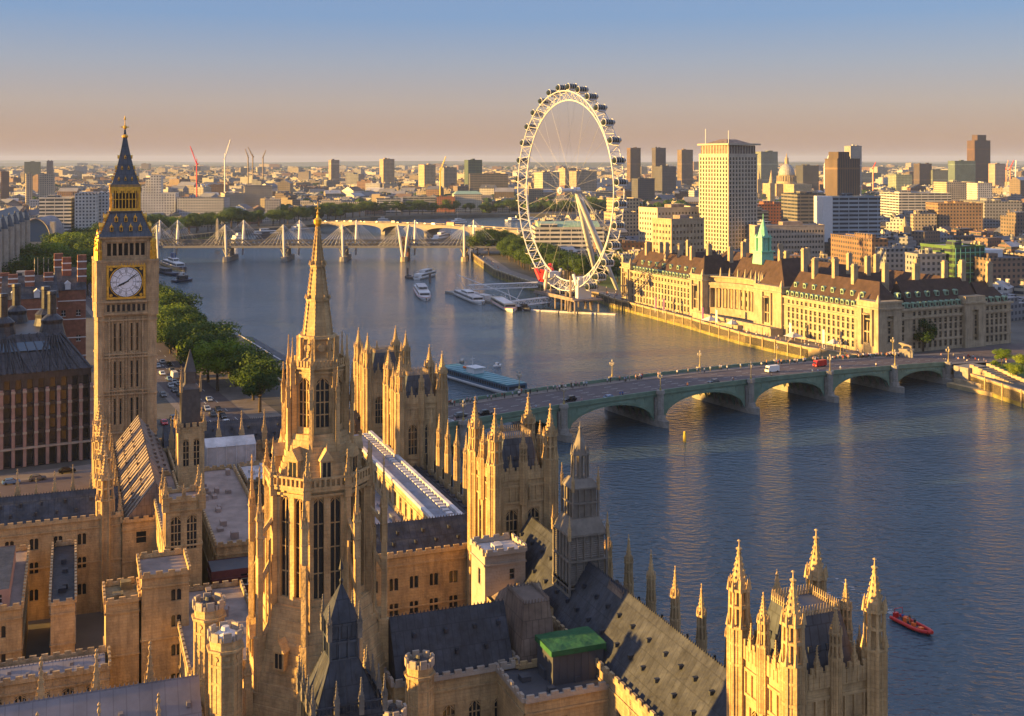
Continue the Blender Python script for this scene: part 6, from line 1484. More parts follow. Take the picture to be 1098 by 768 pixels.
oct_turret('octagonal stone turret with hollow battlemented top, farther of two beside the lead hall roof', -37.4, 141, 1.8, 12, 36, M_LEAD)
oct_turret('stout shaded octagonal turret at the corner of the blue-grey roof range', -11.6, 143.4, 1.7, 5, 27.8, M_LEAD)
oct_turret('short pale octagonal turret at the foot of the central spire', -14.2, 136, 1.5, 5, 25.0, M_LEAD)

# ---- lead-covered lantern at the bottom centre
t = thing('roof_lantern', 'square blue-grey lead lantern with pyramid roofs and iron finials at the bottom centre', 'lantern tower', (-16.9, 113, 0), TH)
b = MB(); b.sq(0, 0, 6.6, 6.6, 20, 36.2)
for k in range(9):
    for s_ in (-1, 1): b.cbox(-3.1 + k * .775, s_ * 3.3, .12, .25, 30, 36.2); b.cbox(s_ * 3.3, -3.1 + k * .775, .25, .12, 30, 36.2)
part('drum', b, M_LEAD, t)
b = MB(); b.sq(0, 0, 7.0, 7.0, 36.2, 36.9)
for k in range(18):
    for s_ in (-1, 1): b.cbox(-3.3 + k * .39, s_ * 3.45, .09, .12, 36.9, 37.6); b.cbox(s_ * 3.45, -3.3 + k * .39, .12, .09, 36.9, 37.6)
for s_ in (-1, 1): b.cbox(0, s_ * 3.45, 7, .16, 37.6, 37.75); b.cbox(s_ * 3.45, 0, .16, 6.8, 37.6, 37.75)
part('balustrade', b, M_LEAD, t)
b = MB(); b.sq(0, 0, 6.3, 2.9, 36.9, 41.2); 
for s_ in (-1, 1):
    for q in range(5): u = -1 + q * .5; b.tube((u * 3.1, s_ * 3.1, 37), (u * 1.4, s_ * 1.4, 41.2), .07, 4); b.tube((s_ * 3.1, u * 3.1, 37), (s_ * 1.4, u * 1.4, 41.2), .07, 4)
part('lower_roof', b, M_LEAD, t)
b = MB(); stage(b, 2.7, 41.2, 44.6, 3, .3); part('shaft', b, M_IRON, t)
b = MB(); b.sq(0, 0, 3.1, .12, 44.8, 48.2); b.lathe(0, 0, [(.09, 48), (.22, 48.5), (.07, 48.7), (.06, 49.4), (.25, 49.6), (.03, 50.6)], 6); part('upper_roof', b, M_LEAD, t)
fm_ = pinmesh(('ironpin', 1), 3.6, .42).copy(); fm_.materials.clear(); fm_.materials.append(M_VENT)
for x_ in (-3.5, -1.2, 1.2, 3.5):
    for y_ in (-3.5, -1.2, 1.2, 3.5):
        if abs(x_) > 3 or abs(y_) > 3: part('finial', fm_, None, t, (x_, y_, 36.6))
for x_ in (-1.5, 1.5):
    for y_ in (-1.5, 1.5): part('finial', fm_, None, t, (x_, y_, 43.2))

# ================================================================= central spire
t = thing('central_spire', 'tall octagonal stone lantern tower with flying pinnacles and crocketed spire, its left half gold-lit', 'tower', (-25.5, 150, 0), TH)
def octpts(ap): r = ap / math.cos(math.pi / 8); return [(r * math.cos(math.pi / 8 + k * math.pi / 4), r * math.sin(math.pi / 8 + k * math.pi / 4)) for k in range(8)]
def octwall(b, ap, z0, z1, ops, fm, dep=.4, gl='gothic'):
    q = octpts(ap)
    for k in range(8): facade(b, t, q[k], q[(k + 1) % 8], z0, z1, ops, gl, fm, dep)
L8 = 2 * 6.0 * math.tan(math.pi / 8)
b = MB(); r0, r1 = 12.6, 7.1; n_ = 16
for k in range(n_): u = k / n_; r = (r0 + (r1 - r0) * (u ** .8)) / 1; zz_ = 13 + 20.4 * u; b.frus(8, 0, 0, r, r - .12, zz_, zz_ + 20.4 / n_ + .02)
part('stepped_roof', b, M_STONE, t)
b = MB(); octwall(b, 6.0, 33, 48.4, [(L8 * .5 - 1.72, L8 * .5 - .42, 34.6, 47.3), (L8 * .5 + .42, L8 * .5 + 1.72, 34.6, 47.3)], M_STONE, .55)
for z, e in ((33.4, 1.08), (47.6, 1.05), (48.3, 1.09)): b.frus(8, 0, 0, 6.5 * e, 6.5 * e, z, z + .3)
b.frus(8, 0, 0, 5.1, 5.1, 33, 48.3)
part('lantern_wall', b, M_STONE, t)
b = MB(); q = octpts(6.45)
for k in range(8):
    A, B = q[k], q[(k + 1) % 8]; a = math.atan2(B[1] - A[1], B[0] - A[0]); L = math.dist(A, B); b.rbox((A[0] + B[0]) / 2, (A[1] + B[1]) / 2, L * .96, .25, 48.6, 48.9, a); b.crenel(A, B, 48.9, .9, .26, .34, .28); b.rbox((A[0] + B[0]) / 2, (A[1] + B[1]) / 2, L * .96, .3, 49.8, 50.05, a)
part('parapet', b, M_STONE, t)
for k in range(8):
    a = math.pi / 8 + k * math.pi / 4; c, n = math.cos(a), math.sin(a); b = MB()
    b.rbox(6.8 * c, 6.8 * n, .8, .8, 17, 40, a); b.rbox(6.7 * c, 6.7 * n, .6, .65, 40, 48.1, a)
    b.rbox(8.7 * c, 8.7 * n, 1.3, .8, 14, 30, a); b.rbox(8.75 * c, 8.75 * n, .7, .6, 30, 40.2, a); b.rbox(10.4 * c, 10.4 * n, 1.0, .8, 12, 24, a)
    b.rbox(11.6 * c, 11.6 * n, 3.2, .7, 12, 19, a)
    for z0, z1 in ((36.5, 40.5), (29, 33), (42.5, 45)): b.tube((8.6 * c, 8.6 * n, z0), (6.4 * c, 6.4 * n, z1), .32, 5)
    for q_ in (-1, 1): b.tube((7.5 * c - q_ * .45 * n, 7.5 * n + q_ * .45 * c, 17), (7.5 * c - q_ * .45 * n, 7.5 * n + q_ * .45 * c, 42), .14, 4)
    part('buttress', b, M_STONE, t)
    pin(t, 8.7 * c, 8.75 * n, 40, 11.4, .7); pin(t, 6.75 * c, 6.75 * n, 47.4, 6.0, .85); pin(t, 10.4 * c, 10.4 * n, 23.6, 5.5, .8)
b = MB()
for k in range(9): u = k / 9; r = 6.2 + (3.9 - 6.2) * u; b.frus(8, 0, 0, r, r - .08, 48.4 + 6.4 * u, 48.4 + 6.4 * (u + 1 / 9) + .02)
part('upper_roof', b, M_STONE, t)
dg_ = MB(); dg_.k = 0; dg_.box(-.75, .75, -.8, 2.2, 0, 2.3); dg_.gable(-.95, .95, -1.0, 2.6, 2.3, 1.5, 'y'); dg_.sq(0, -.9, .2, .03, 3.7, 4.6); dg_.k = 1; dg_.box(-.5, -.08, -.84, -.8, .3, 2.1); dg_.box(.08, .5, -.84, -.8, .3, 2.1)
dgm = dg_.mesh('dormer', [M_STONE, M_GLASS])
for k in range(8):
    a = k * math.pi / 4; part('dormer', dgm, None, t, (4.9 * math.cos(a), 4.9 * math.sin(a), 49.6), a + math.pi / 2)
    if k % 2 == 0 or k == 5: part('dormer', dgm, None, t, (7.9 * math.cos(a), 7.9 * math.sin(a), 26.5), a + math.pi / 2)
b = MB(); la = 2 * 3.15 * math.tan(math.pi / 8); octwall(b, 3.15, 54.4, 63.2, [(la * .5 - .85, la * .5 + .85, 55.6, 62.0)], M_STONE, .35)
for z, e in ((54.5, 1.1), (62.5, 1.06), (63.1, 1.12)): b.frus(8, 0, 0, 3.4 * e, 3.4 * e, z, z + .25)
b.frus(8, 0, 0, 3.3, 2.5, 63.2, 64.4); b.frus(8, 0, 0, 2.35, 2.2, 64.4, 67.0); b.frus(8, 0, 0, 2.55, 2.5, 66.8, 67.2)
q = octpts(3.4)
for k in range(8): b.crenel(q[k], q[(k + 1) % 8], 63.4, .8, .2, .25, .2); a = k * math.pi / 4; b.tube((2.15 * math.cos(a), 2.15 * math.sin(a), 65.7), (2.45 * math.cos(a), 2.45 * math.sin(a), 65.7), .5, 8)
part('upper_lantern', b, M_STONE, t)
for k in range(8):
    a = math.pi / 8 + k * math.pi / 4; c, n = math.cos(a), math.sin(a); b = MB(); b.rbox(3.75 * c, 3.75 * n, .7, .5, 50, 61, a); b.rbox(4.5 * c, 4.5 * n, .45, .45, 50, 58.5, a); b.tube((4.5 * c, 4.5 * n, 58), (3.4 * c, 3.4 * n, 61), .16, 4); b.rbox(2.6 * c, 2.6 * n, .4, .35, 63.3, 67, a); part('buttress', b, M_STONE, t)
    pin(t, 3.85 * c, 3.85 * n, 60.6, 6.6, .5); pin(t, 4.55 * c, 4.55 * n, 58.2, 5.4, .45)
b = MB(); b.frus(8, 0, 0, 1.95, .16, 67, 81.4)
for k in range(8):
    a = math.pi / 8 + k * math.pi / 4; c, n = math.cos(a), math.sin(a)
    for q_ in range(26): u = (q_ + .3) / 26; r = 1.95 * (1 - u) + .16 * u + .06; z = 67 + 14.4 * u; b.sq(r * c, r * n, .2, .08, z, z + .26)
    b.tube((1.98 * c, 1.98 * n, 67), (.18 * c, .18 * n, 81.4), .07, 4)
for z in (71.6, 76): r = 1.95 + (.16 - 1.95) * (z - 67) / 14.4; b.frus(8, 0, 0, r + .18, r + .22, z, z + .35); [b.sq((r + .2) * math.cos(k * math.pi / 4 + .39), (r + .2) * math.sin(k * math.pi / 4 + .39), .3, .05, z + .3, z + .9) for k in range(8)]
part('spire', b, M_STONE, t)
b = MB(); b.lathe(0, 0, [(.14, 81.2), (.5, 81.7), (.55, 82.2), (.2, 82.5), (.12, 82.9), (.2, 83.1), (.05, 83.4), (.02, 84.6)], 8); b.box(-.35, .35, -.05, .05, 83.6, 83.8); part('finial', b, M_GOLD, t)

# ================================================================= clock tower
t = thing('clock_tower', 'tall gothic clock tower with white dial, gilded belfry and dark spire', 'clock tower', (-100.4, 296.4, 0), TH); HWd = 6.5; D = 13.0
b = MB(); ops = []
for x_ in (-2.7, -1.35, 1.35, 2.7):
    for z0, z1 in ((23, 29.6), (32.3, 39.0), (41.6, 48.6)): ops.append((HWd + x_ - .24, HWd + x_ + .24, z0, z1, 'plain'))
qc = [(-HWd, -HWd), (HWd, -HWd), (HWd, HWd), (-HWd, HWd)]
for k in range(4): facade(b, t, qc[k], qc[(k + 1) % 4], 5, 51, ops, 'plain', M_TOWER, .4)
for k in range(4):
    ca, sa = math.cos(k * math.pi / 2), math.sin(k * math.pi / 2)
    def F(x, y, w_, d_, z0, z1): X, Y = (x * ca - y * sa, x * sa + y * ca); b.rbox(X, Y, w_, d_, z0, z1, k * math.pi / 2)
    for x_ in (-4.0, -3.35, -2.02, -.68, 0, .68, 2.02, 3.35, 4.0): F(x_, -6.62, .2 if abs(x_) != 4.0 else .42, .55, 5, 50.4)
    for z0 in (12, 20.8, 30.5, 31.4, 39.9, 40.7, 49.3, 50.6): F(0, -6.66, 11.2, .62, z0, z0 + .36)
    for x_ in range(-6, 7): F(x_ * .68, -6.6, .34, .2, 30.8, 31.3); F(x_ * .68, -6.6, .34, .2, 40.2, 40.7)
    X, Y = HWd * (ca - sa) * -1, HWd * (sa + ca) * -1
for sx_ in (-1, 1):
    for sy_ in (-1, 1):
        b.frus(8, sx_ * 6.3, sy_ * 6.3, 1.25, 1.2, 5, 50.6)
        for z in (20.8, 30.5, 39.9, 49.3): b.frus(8, sx_ * 6.3, sy_ * 6.3, 1.42, 1.42, z, z + .35)
part('shaft', b, M_TOWER, t)
b = MB()   # arcade under the dial, dial stage, corner turrets
b.sq(0, 0, 13.4, 13.4, 50.9, 54.2); b.sq(0, 0, 14.6, 14.6, 50.9, 51.4); b.sq(0, 0, 14.7, 14.7, 53.9, 54.4); b.sq(0, 0, 13.2, 13.2, 54.4, 64.0)
for k in range(4):
    ca, sa = math.cos(k * math.pi / 2), math.sin(k * math.pi / 2)
    def F(x, y, w_, d_, z0, z1, bb=None): X, Y = (x * ca - y * sa, x * sa + y * ca); (bb or b).rbox(X, Y, w_, d_, z0, z1, k * math.pi / 2)
    for x_ in range(-4, 5): F(x_ * 1.22, -6.8, .34, .3, 51.4, 53.9)
    for x_ in (-5.3, -4.95, 4.95, 5.3): F(x_, -6.75, .2, .5, 54.4, 63.8)
    F(0, -6.75, 10.4, .5, 63.4, 64.4); F(0, -6.8, 13.2, .7, 64.2, 64.7)
for sx_ in (-1, 1):
    for sy_ in (-1, 1):
        b.frus(8, sx_ * 6.5, sy_ * 6.5, 1.45, 1.45, 50.6, 64.4); b.frus(8, sx_ * 6.5, sy_ * 6.5, 1.65, 1.65, 54, 54.5); b.frus(8, sx_ * 6.5, sy_ * 6.5, 1.65, 1.65, 64.2, 64.8)
        for q_ in range(8): a = q_ * math.pi / 4 + .39; b.tube((sx_ * 6.5 + 1.42 * math.cos(a), sy_ * 6.5 + 1.42 * math.sin(a), 54.5), (sx_ * 6.5 + 1.42 * math.cos(a), sy_ * 6.5 + 1.42 * math.sin(a), 64.2), .13, 4)
part('dial_stage', b, M_TOWER, t)
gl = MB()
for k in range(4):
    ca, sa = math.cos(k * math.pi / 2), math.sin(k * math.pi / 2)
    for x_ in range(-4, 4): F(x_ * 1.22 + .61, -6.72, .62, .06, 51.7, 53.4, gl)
part('arcade_shade_plate', gl, M_BLACK, t)  # flush black plates stand in for the shade inside the arcade arches
# dials
def dial(k):
    a = k * math.pi / 2; b = MB(); y = -6.72
    b.k = 0; b.tube((0, y, 0), (0, y - .08, 0), 3.42, 48)
    b.k = 1; n_ = 60
    def ring(r0, r1, yy, th_=.04):
        for q in range(n_):
            a0, a1 = 2 * math.pi * q / n_, 2 * math.pi * (q + 1) / n_; b.poly([(r0 * math.sin(a0), yy, r0 * math.cos(a0)), (r1 * math.sin(a0), yy, r1 * math.cos(a0)), (r1 * math.sin(a1), yy, r1 * math.cos(a1)), (r0 * math.sin(a1), yy, r0 * math.cos(a1))])
    def bar(r0, r1, ang, w_, yy, off=0.0, rot=0.0):
        s, c = math.sin(ang), math.cos(ang)
        P_ = lambda r, o: (r * s + o * c, yy, r * c - o * s)
        b.poly([P_(r0, -w_ + off), P_(r1, -w_ + off + rot), P_(r1, w_ + off + rot), P_(r0, w_ + off)])
    ring(3.3, 3.44, y - .10); ring(2.93, 2.97, y - .10); ring(2.05, 2.12, y - .10); ring(1.5, 1.54, y - .10); 
    for q in range(12): bar(1.5, 2.08, q * math.pi / 6, .035, y - .10); bar(2.95, 3.32, q * math.pi / 6, .05, y - .1)
    for q in range(60): bar(3.05, 3.3, q * math.pi / 30, .018, y - .1)
    NUM = ['XII', 'I', 'II', 'III', 'IIII', 'V', 'VI', 'VII', 'VIII', 'IX', 'X', 'XI']
    for q, s in enumerate(NUM):
        wd = {'I': .15, 'V': .3, 'X': .3}; tot = sum(wd[c_] for c_ in s); o = -tot / 2
        for c_ in s:
            m_ = o + wd[c_] / 2; o += wd[c_]; g_ = q * math.pi / 6
            if c_ == 'I': bar(2.22, 2.84, g_, .035, y - .11, m_)
            elif c_ == 'V': bar(2.22, 2.84, g_, .04, y - .11, m_, -.09); bar(2.22, 2.84, g_, .022, y - .112, m_, .09)
            else: bar(2.22, 2.84, g_, .04, y - .11, m_ + .09, -.18); bar(2.22, 2.84, g_, .022, y - .112, m_ - .09, .18)
    d = part('dial', b, [M_OPAL, M_BLACK], t, (0, 0, 59.1), a); d.scale = (1.13, 1, 1.13)
    b = MB()
    def hand(ang, r1, w_, yy, tail): s, c = math.sin(ang), math.cos(ang); Q = lambda r, o, y_: (r * s + o * c, y_, r * c - o * s); L = [Q(-tail, -w_ * .7, 0), Q(-tail, w_ * .7, 0), Q(r1 * .6, w_, 0), Q(r1, .02, 0), Q(r1, -.02, 0), Q(r1 * .6, -w_, 0)]; i = b.pts([(p[0], yy - .06, p[2]) for p in L] + [(p[0], yy, p[2]) for p in L]); b.face([i + q for q in range(6)]); [b.face((i + q, i + (q + 1) % 6, i + 6 + (q + 1) % 6, i + 6 + q)) for q in range(6)]
    hand(R(8 * 6 + 3), 3.15, .12, y - .2, .9); hd_ = b; 
    o = part('minute_hand', b, M_BLACK, d); b = MB()
    def hand2(ang, r1, w_, yy, tail): s, c = math.sin(ang), math.cos(ang); Q = lambda r, o: (r * s + o * c, yy, r * c - o * s); b.poly([Q(-tail, -w_ * .7), Q(-tail, w_ * .7), Q(r1 * .7, w_), Q(r1, 0), Q(r1 * .7, -w_)])
    hand2(R(244), 2.15, .2, y - .16, .6); part('hour_hand', b, M_BLACK, d)
    b = MB(); b.k = 0   # gilded square surround
    for x0, x1, z0, z1 in ((-4.7, 4.7, 3.75, 4.3), (-4.7, 4.7, -4.3, -3.75), (-4.7, -4.15, -3.75, 3.75), (4.15, 4.7, -3.75, 3.75)): b.box(x0, x1, -7.0, -6.6, z0, z1)
    for s1 in (-1, 1):
        for s2 in (-1, 1): b.tube((s1 * 3.62, -6.78, s2 * 3.3), (s1 * 3.62, -6.9, s2 * 3.3), .4, 10); b.tube((s1 * 3.62, -6.9, s2 * 3.3), (s1 * 3.62, -6.95, s2 * 3.3), .2, 8)
    n2 = 40
    for q in range(n2): a0, a1 = 2 * math.pi * q / n2, 2 * math.pi * (q + 1) / n2; b.tube((4.0 * math.sin(a0), -6.85, 4.0 * math.cos(a0)), (4.0 * math.sin(a1), -6.85, 4.0 * math.cos(a1)), .13, 5)
    for q in range(14): b.box(-4.6 + q * .68, -4.3 + q * .68, -7.0, -6.6, 4.3, 4.75)
    b.k = 1; b.box(-4.15, 4.15, -6.72, -6.64, -3.75, 3.75)
    part('dial_surround', b, [M_GOLD, M_BLACK], t, (0, 0, 59.1), a)
for k in range(4): dial(k)
b = MB(); b.sq(0, 0, 12.6, 12.6, 64.5, 65.4); b.sq(0, 0, 13.2, 13.2, 69.3, 70.2); b.sq(0, 0, 14.0, 14.2, 70.2, 70.6)
for k in range(4):
    ca, sa = math.cos(k * math.pi / 2), math.sin(k * math.pi / 2)
    for x_ in range(8): F((x_ - 3.5) * 1.36, -5.9, .42, .8, 65.3, 69.4)
    for x_ in range(7): F((x_ - 3) * 1.36, -5.9, .9, .5, 68.9, 69.4)
    F(0, -6.1, 11, .3, 65.3, 65.8)
for sx_ in (-1, 1):
    for sy_ in (-1, 1): b.cbox(sx_ * 5.8, sy_ * 5.8, 1.6, 1.6, 64.6, 70)
part('belfry', b, M_TOWER, t)
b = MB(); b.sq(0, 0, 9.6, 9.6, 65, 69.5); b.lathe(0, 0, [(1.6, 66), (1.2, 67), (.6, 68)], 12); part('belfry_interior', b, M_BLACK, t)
for sx_ in (-1, 1):
    for sy_ in (-1, 1):
        tm = turret_mesh(('ct', 1), .75, 2.6, 7.4, 0); o = part('corner_pinnacle', tm.copy(), None, t, (sx_ * 6.6, sy_ * 6.6, 64.6)); o.data.materials[0] = M_GOLD
b = MB(); b.sq(0, 0, 13.6, 12.6, 70.6, 71.4); b.sq(0, 0, 12.4, 7.6, 71.4, 76.8); b.sq(0, 0, 8.2, 8.2, 76.6, 77.0)
part('lower_roof', b, M_IRON, t)
gd = MB(); gd.k = 0; gd.box(-.38, .38, -.5, .9, 0, 1.0); gd.gable(-.5, .5, -.6, 1.1, 1.0, .7, 'y'); gd.sq(0, -.5, .14, .03, 1.6, 2.2); gd.k = 1; gd.box(-.22, .22, -.53, -.5, .1, .95)
gdm = gd.mesh('gilded_dormer', [M_GOLD, M_BLACK])
for k in range(4):
    a = k * math.pi / 2
    for z, n_, r in ((72.0, 4, 5.75), (74.3, 3, 4.7)):
        for q_ in range(n_): x_ = (q_ - (n_ - 1) / 2) * 2.3; part('gilded_dormer', gdm, None, t, (x_ * math.cos(a) + r * math.sin(a), x_ * math.sin(a) - r * math.cos(a), z), a)
b = MB(); bg_ = MB()
for k in range(4):
    ca, sa = math.cos(k * math.pi / 2), math.sin(k * math.pi / 2)
    FG = lambda *q: F(*q, bg_)
    for x_ in range(9): F((x_ - 4) * .82, -3.55, .22, .3, 77.0, 83.0)
    F(0, -3.6, 7.3, .3, 77.0, 77.7); F(0, -3.6, 7.4, .3, 79.9, 80.1); F(0, -3.6, 7.6, .4, 82.2, 83.2)
    for x_ in range(5): F((x_ - 2) * 1.64, -3.62, 1.0, .1, 81.6, 82.3)
    for x_ in range(24): F((x_ - 11.5) * .31, -3.75, .1, .1, 83.2, 83.8)
    for sgn in (-1, 1):
        for q_ in range(10): u = q_ / 10; FG(sgn * (6.1 - 2.3 * u) , -(6.1 - 2.3 * u), .3, .3, 71.4 + 5.4 * u, 71.9 + 5.4 * u)
        for q_ in range(16): u = (q_ + .3) / 16; rr_ = 3.4 * (1 - u) ** 1.35 + .12; FG(sgn * rr_, -rr_, .24, .24, 84 + 11 * u, 84.4 + 11 * u)
part('gilded_lantern', b, M_GOLD, t); part('crocket_trim', bg_, M_GOLD, t, stuff=True)
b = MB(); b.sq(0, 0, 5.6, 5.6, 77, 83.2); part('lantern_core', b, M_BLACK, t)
b = MB(); prof = [(7.6, 83.2), (7.2, 83.8), (6.4, 84.2), (4.7, 87), (3.2, 90), (2.1, 92.6), (1.3, 94.8), (.7, 96.6), (.4, 98)]
for (w0, z0), (w1, z1) in zip(prof, prof[1:]): b.sq(0, 0, w0, w1, z0, z1)
part('spire', b, M_IRON, t)
for k in range(4):
    a = k * math.pi / 2
    for z, n_, r in ((84.8, 3, 2.95), (87.6, 2, 2.15), (90.4, 1, 1.55)):
        for q_ in range(n_): x_ = (q_ - (n_ - 1) / 2) * 1.6; o = part('gilded_dormer', gdm, None, t, (x_ * math.cos(a) + r * math.sin(a), x_ * math.sin(a) - r * math.cos(a), z), a); o.scale = (.55, .55, .55)
b = MB(); b.lathe(0, 0, [(.3, 95.6), (.75, 96), (.8, 96.4), (.25, 96.8), (.14, 98), (.5, 98.4), (.5, 98.8), (.12, 99.2), (.08, 100.4), (.3, 100.6), (.03, 101.6)], 8); b.box(-1.0, 1.0, -.1, .1, 98.5, 98.75); b.box(-.1, .1, -1.0, 1.0, 98.5, 98.75); part('finial', b, M_GOLD, t)
# gate lodge roofs and railings in front of bridge street
i = 0
# ================================================================= westminster-side pier
t = thing('passenger_pier', 'long dark grey roofed floating pier along the near embankment', 'pier', (-131, 548, 0), math.atan2(-88, 43)); b = MB(); b.box(0, 98, -6, 6, -.4, 1.6); part('pontoon', b, M_DKGREY, t)
b = MB(); b.gable(1, 78, -6.5, 6.5, 4.9, 1.5, 'x'); part('roof', b, M_LEAD, t)
b = MB(); b.box(1, 78, -.25, .25, 6.35, 6.6); part('ridge_strip', b, M_FLATW, t)
b = MB()
for k in range(20):
    for y in (-6, 6): b.tube((2 + k * 4, y, 1.5), (2 + k * 4, y, 5), .15, 5)
b.box(3, 76, -3, 3, 1.6, 4.6); part('frame', b, M_DKGREY, t)
b = MB(); b.gable(82, 96, -5, 5, 5.4, 1.2, 'x'); b.box(83, 95, -3, 3, 1.6, 5.4); part('ticket_hall', b, M_LEAD, t)
b = MB(); b.frus(4, 99, 9, 8, .3, 6.2, 8.8); [b.tube((99 + x, 9 + y, 1), (99 + x, 9 + y, 6.3), .12, 5) for x in (-4, 4) for y in (-4, 4)]; part('white_canopy', b, M_FLATW, t)

# ================================================================= boats
def boat(name, lab, px0, py0, px1, py1, beam, hullm, decks, cat='boat', group=None, fb=1.6, extra=None, blunt=.35, trim=None):
    """stern at (px0,py0), bow at (px1,py1), both on the water. decks: (x0, x1, width, z0, z1, material, windowed)"""
    A, B = P(px0, py0, 0), P(px1, py1, 0); L = math.dist(A, B); a = math.atan2(B[1] - A[1], B[0] - A[0]); t = thing(name, lab, cat, (*A, 0), a, group); b = MB()
    secs = []; n = 12
    for k in range(n + 1):
        u = k / n; w = beam / 2 * (.82 + .18 * min(1, u * 5)) * (1 if u < 1 - blunt else math.sqrt(max(.004, 1 - ((u - 1 + blunt) / blunt) ** 2))); sh = fb * (1 + .45 * max(0, u - .6) ** 2 * 6)
        secs.append(b.pts([(u * L, -w * .7, -.4), (u * L, -w, sh * .5), (u * L, -w * 1.03, sh), (u * L, w * 1.03, sh), (u * L, w, sh * .5), (u * L, w * .7, -.4)]))
    for p, q in zip(secs, secs[1:]):
        for k in range(5): b.face((p + k, q + k, q + k + 1, p + k + 1)) if k != 2 else b.face((p + 2, q + 2, q + 3, p + 3))
    b.face([secs[0] + k for k in range(6)][::-1]); part('hull', b, hullm, t)
    if trim:
        c = MB()
        for k, (p, q) in enumerate(zip(secs, secs[1:])):
            for i_, s_ in ((2, -1), (3, 1)): v0, v1 = b.v[p + i_], b.v[q + i_]; c.tube((v0[0], v0[1] + s_ * .03, v0[2]), (v1[0], v1[1] + s_ * .03, v1[2]), .14, 4)
        part('rubbing_strake', c, trim, t)
    for (x0, x1, w, z0, z1, m_, win) in decks:
        c = MB(); c.k = 0; X0, X1 = x0 * L, x1 * L; c.box(X0, X1, -w / 2, w / 2, z0, z1)
        if win:
            c.k = 1; h = z1 - z0; nn = max(1, int((X1 - X0) / 1.6))
            for k in range(nn):
                xa, xb = X0 + (X1 - X0) * (k + .12) / nn, X0 + (X1 - X0) * (k + .88) / nn
                for s_ in (-1, 1): c.box(xa, xb, min(s_ * w / 2, s_ * (w / 2 + .03)), max(s_ * w / 2, s_ * (w / 2 + .03)), z0 + h * .3, z0 + h * .8)
            c.box(X1, X1 + .03, -w * .42, w * .42, z0 + h * .35, z0 + h * .8)
        part('cabin', c, [m_, M_GLASS], t)
    if extra: extra(t, L)
    return t
def mast(t, x, h, z=3, m_=None, r=.12): b = MB(); b.tube((x, 0, z), (x, 0, z + h), r, 5, r * .4); b.tube((x, -1, z + h * .7), (x, 1, z + h * .7), r * .6, 4); part('mast', b, m_ or M_WHITE, t)
def rail(t, x0, x1, w, z): 
    b = MB()
    for s_ in (-1, 1):
        b.tube((x0, s_ * w / 2, z + 1), (x1, s_ * w / 2, z + 1), .05, 4)
        for k in range(int((x1 - x0) / 2) + 1): b.tube((x0 + k * 2, s_ * w / 2, z), (x0 + k * 2, s_ * w / 2, z + 1), .04, 4)
    part('railing', b, M_WHITE, t)
NAVY = plain('navy_hull', (.02, .03, .07), .4)
def ex(t, L):
    b = MB(); b.box(1, L * .92, -4.6, 4.6, 4.2, 4.45); 
    for k in range(14): b.box(2 + k * L * .065, 2.15 + k * L * .065, -4.5, 4.5, 4.45, 4.6)
    part('canopy_roof', b, M_TEAL, t); b = MB(); b.box(L * .35, L * .45, -2.6, 2.2, 4.45, 6.6); b.box(L * .34, L * .47, -2.9, 2.5, 6.6, 6.8); part('wheelhouse', b, M_WHITE, t); mast(t, L * .36, 4, 6.8)
    b = MB(); b.box(L * .2, L * .3, 1, 3.8, 4.5, 5.2); part('life_raft', b, M_ORANGE, t)
boat('restaurant_boat', 'long low glass-sided restaurant boat with teal roof just beyond the green bridge', 479, 402, 561, 426, 10, M_WHITE, [(.02, .93, 9.0, 1.4, 4.2, M_GLASSB, True)], extra=ex, fb=1.4, blunt=.12, trim=M_WHITE)
def ex2(t, L): rail(t, L * .1, L * .5, 5, 4.6); mast(t, L * .6, 4, 5.5)
boat('passenger_boat', 'white two-deck passenger boat at its mooring, farther from the wheel pier', 447, 300, 466, 295, 7, M_WHITE, [(.05, .85, 6.2, 1.5, 4.0, M_WHITE, True), (.3, .7, 5, 4.0, 6.2, M_FLATW, True)], extra=ex2, group='passenger boats by the wheel')
boat('passenger_boat', 'white passenger boat with red hull stripe under way toward the camera', 449, 311, 457, 323, 8.5, M_WHITE, [(.08, .82, 7.4, 1.6, 4.2, M_WHITE, True), (.25, .6, 6, 4.2, 6.4, M_FLATW, True)], extra=ex2, trim=M_RED, group='passenger boats by the wheel')
boat('passenger_boat', 'sleek white catamaran moored at the outer end of the wheel pier', 491, 316, 517, 327, 8, M_WHITE, [(.06, .84, 7.2, 1.4, 3.8, M_FLATW, True), (.3, .55, 5, 3.8, 5.4, M_WHITE, True)], extra=ex2, group='passenger boats by the wheel', blunt=.2)
boat('passenger_boat', 'white and cream sightseeing boat moored at the inner end of the wheel pier', 531, 324, 550, 335, 8, M_WHITE, [(.05, .86, 7.2, 1.5, 4.0, M_CREAM, True), (.2, .8, 6.4, 4.0, 4.2, M_WHITE, False)], extra=ex2, trim=M_RED, group='passenger boats by the wheel', blunt=.2)
boat('barge', 'low rust-brown mooring barge beside the farther passenger boat', 436, 298, 448, 300, 4, M_LEADB, [(.1, .3, 2, 1, 2.4, M_DKGREY, False)])
boat('work_boat', 'dark grey work boat at the end of the wheel pier', 556, 331, 568, 334, 5, M_DKGREY, [(.3, .6, 3.4, 1.4, 3.6, M_LEAD, True)])
boat('motor_launch', 'tiny white motor launch alone in mid-river beyond the bridge', 530, 394, 537, 393, 2.2, M_WHITE, [(.3, .6, 1.6, .8, 1.9, M_WHITE, True)], fb=.8)
boat('launch', 'small cream launch in mid-river near the restaurant boat stern', 494, 388, 497, 389, 1.6, M_CREAM, [(.3, .6, 1.2, .7, 1.4, M_WHITE, False)], fb=.7)
def ex3(t, L): mast(t, L * .5, 16, 7, M_CREAM, .35); rail(t, 1, L * .4, 6, 2.2)
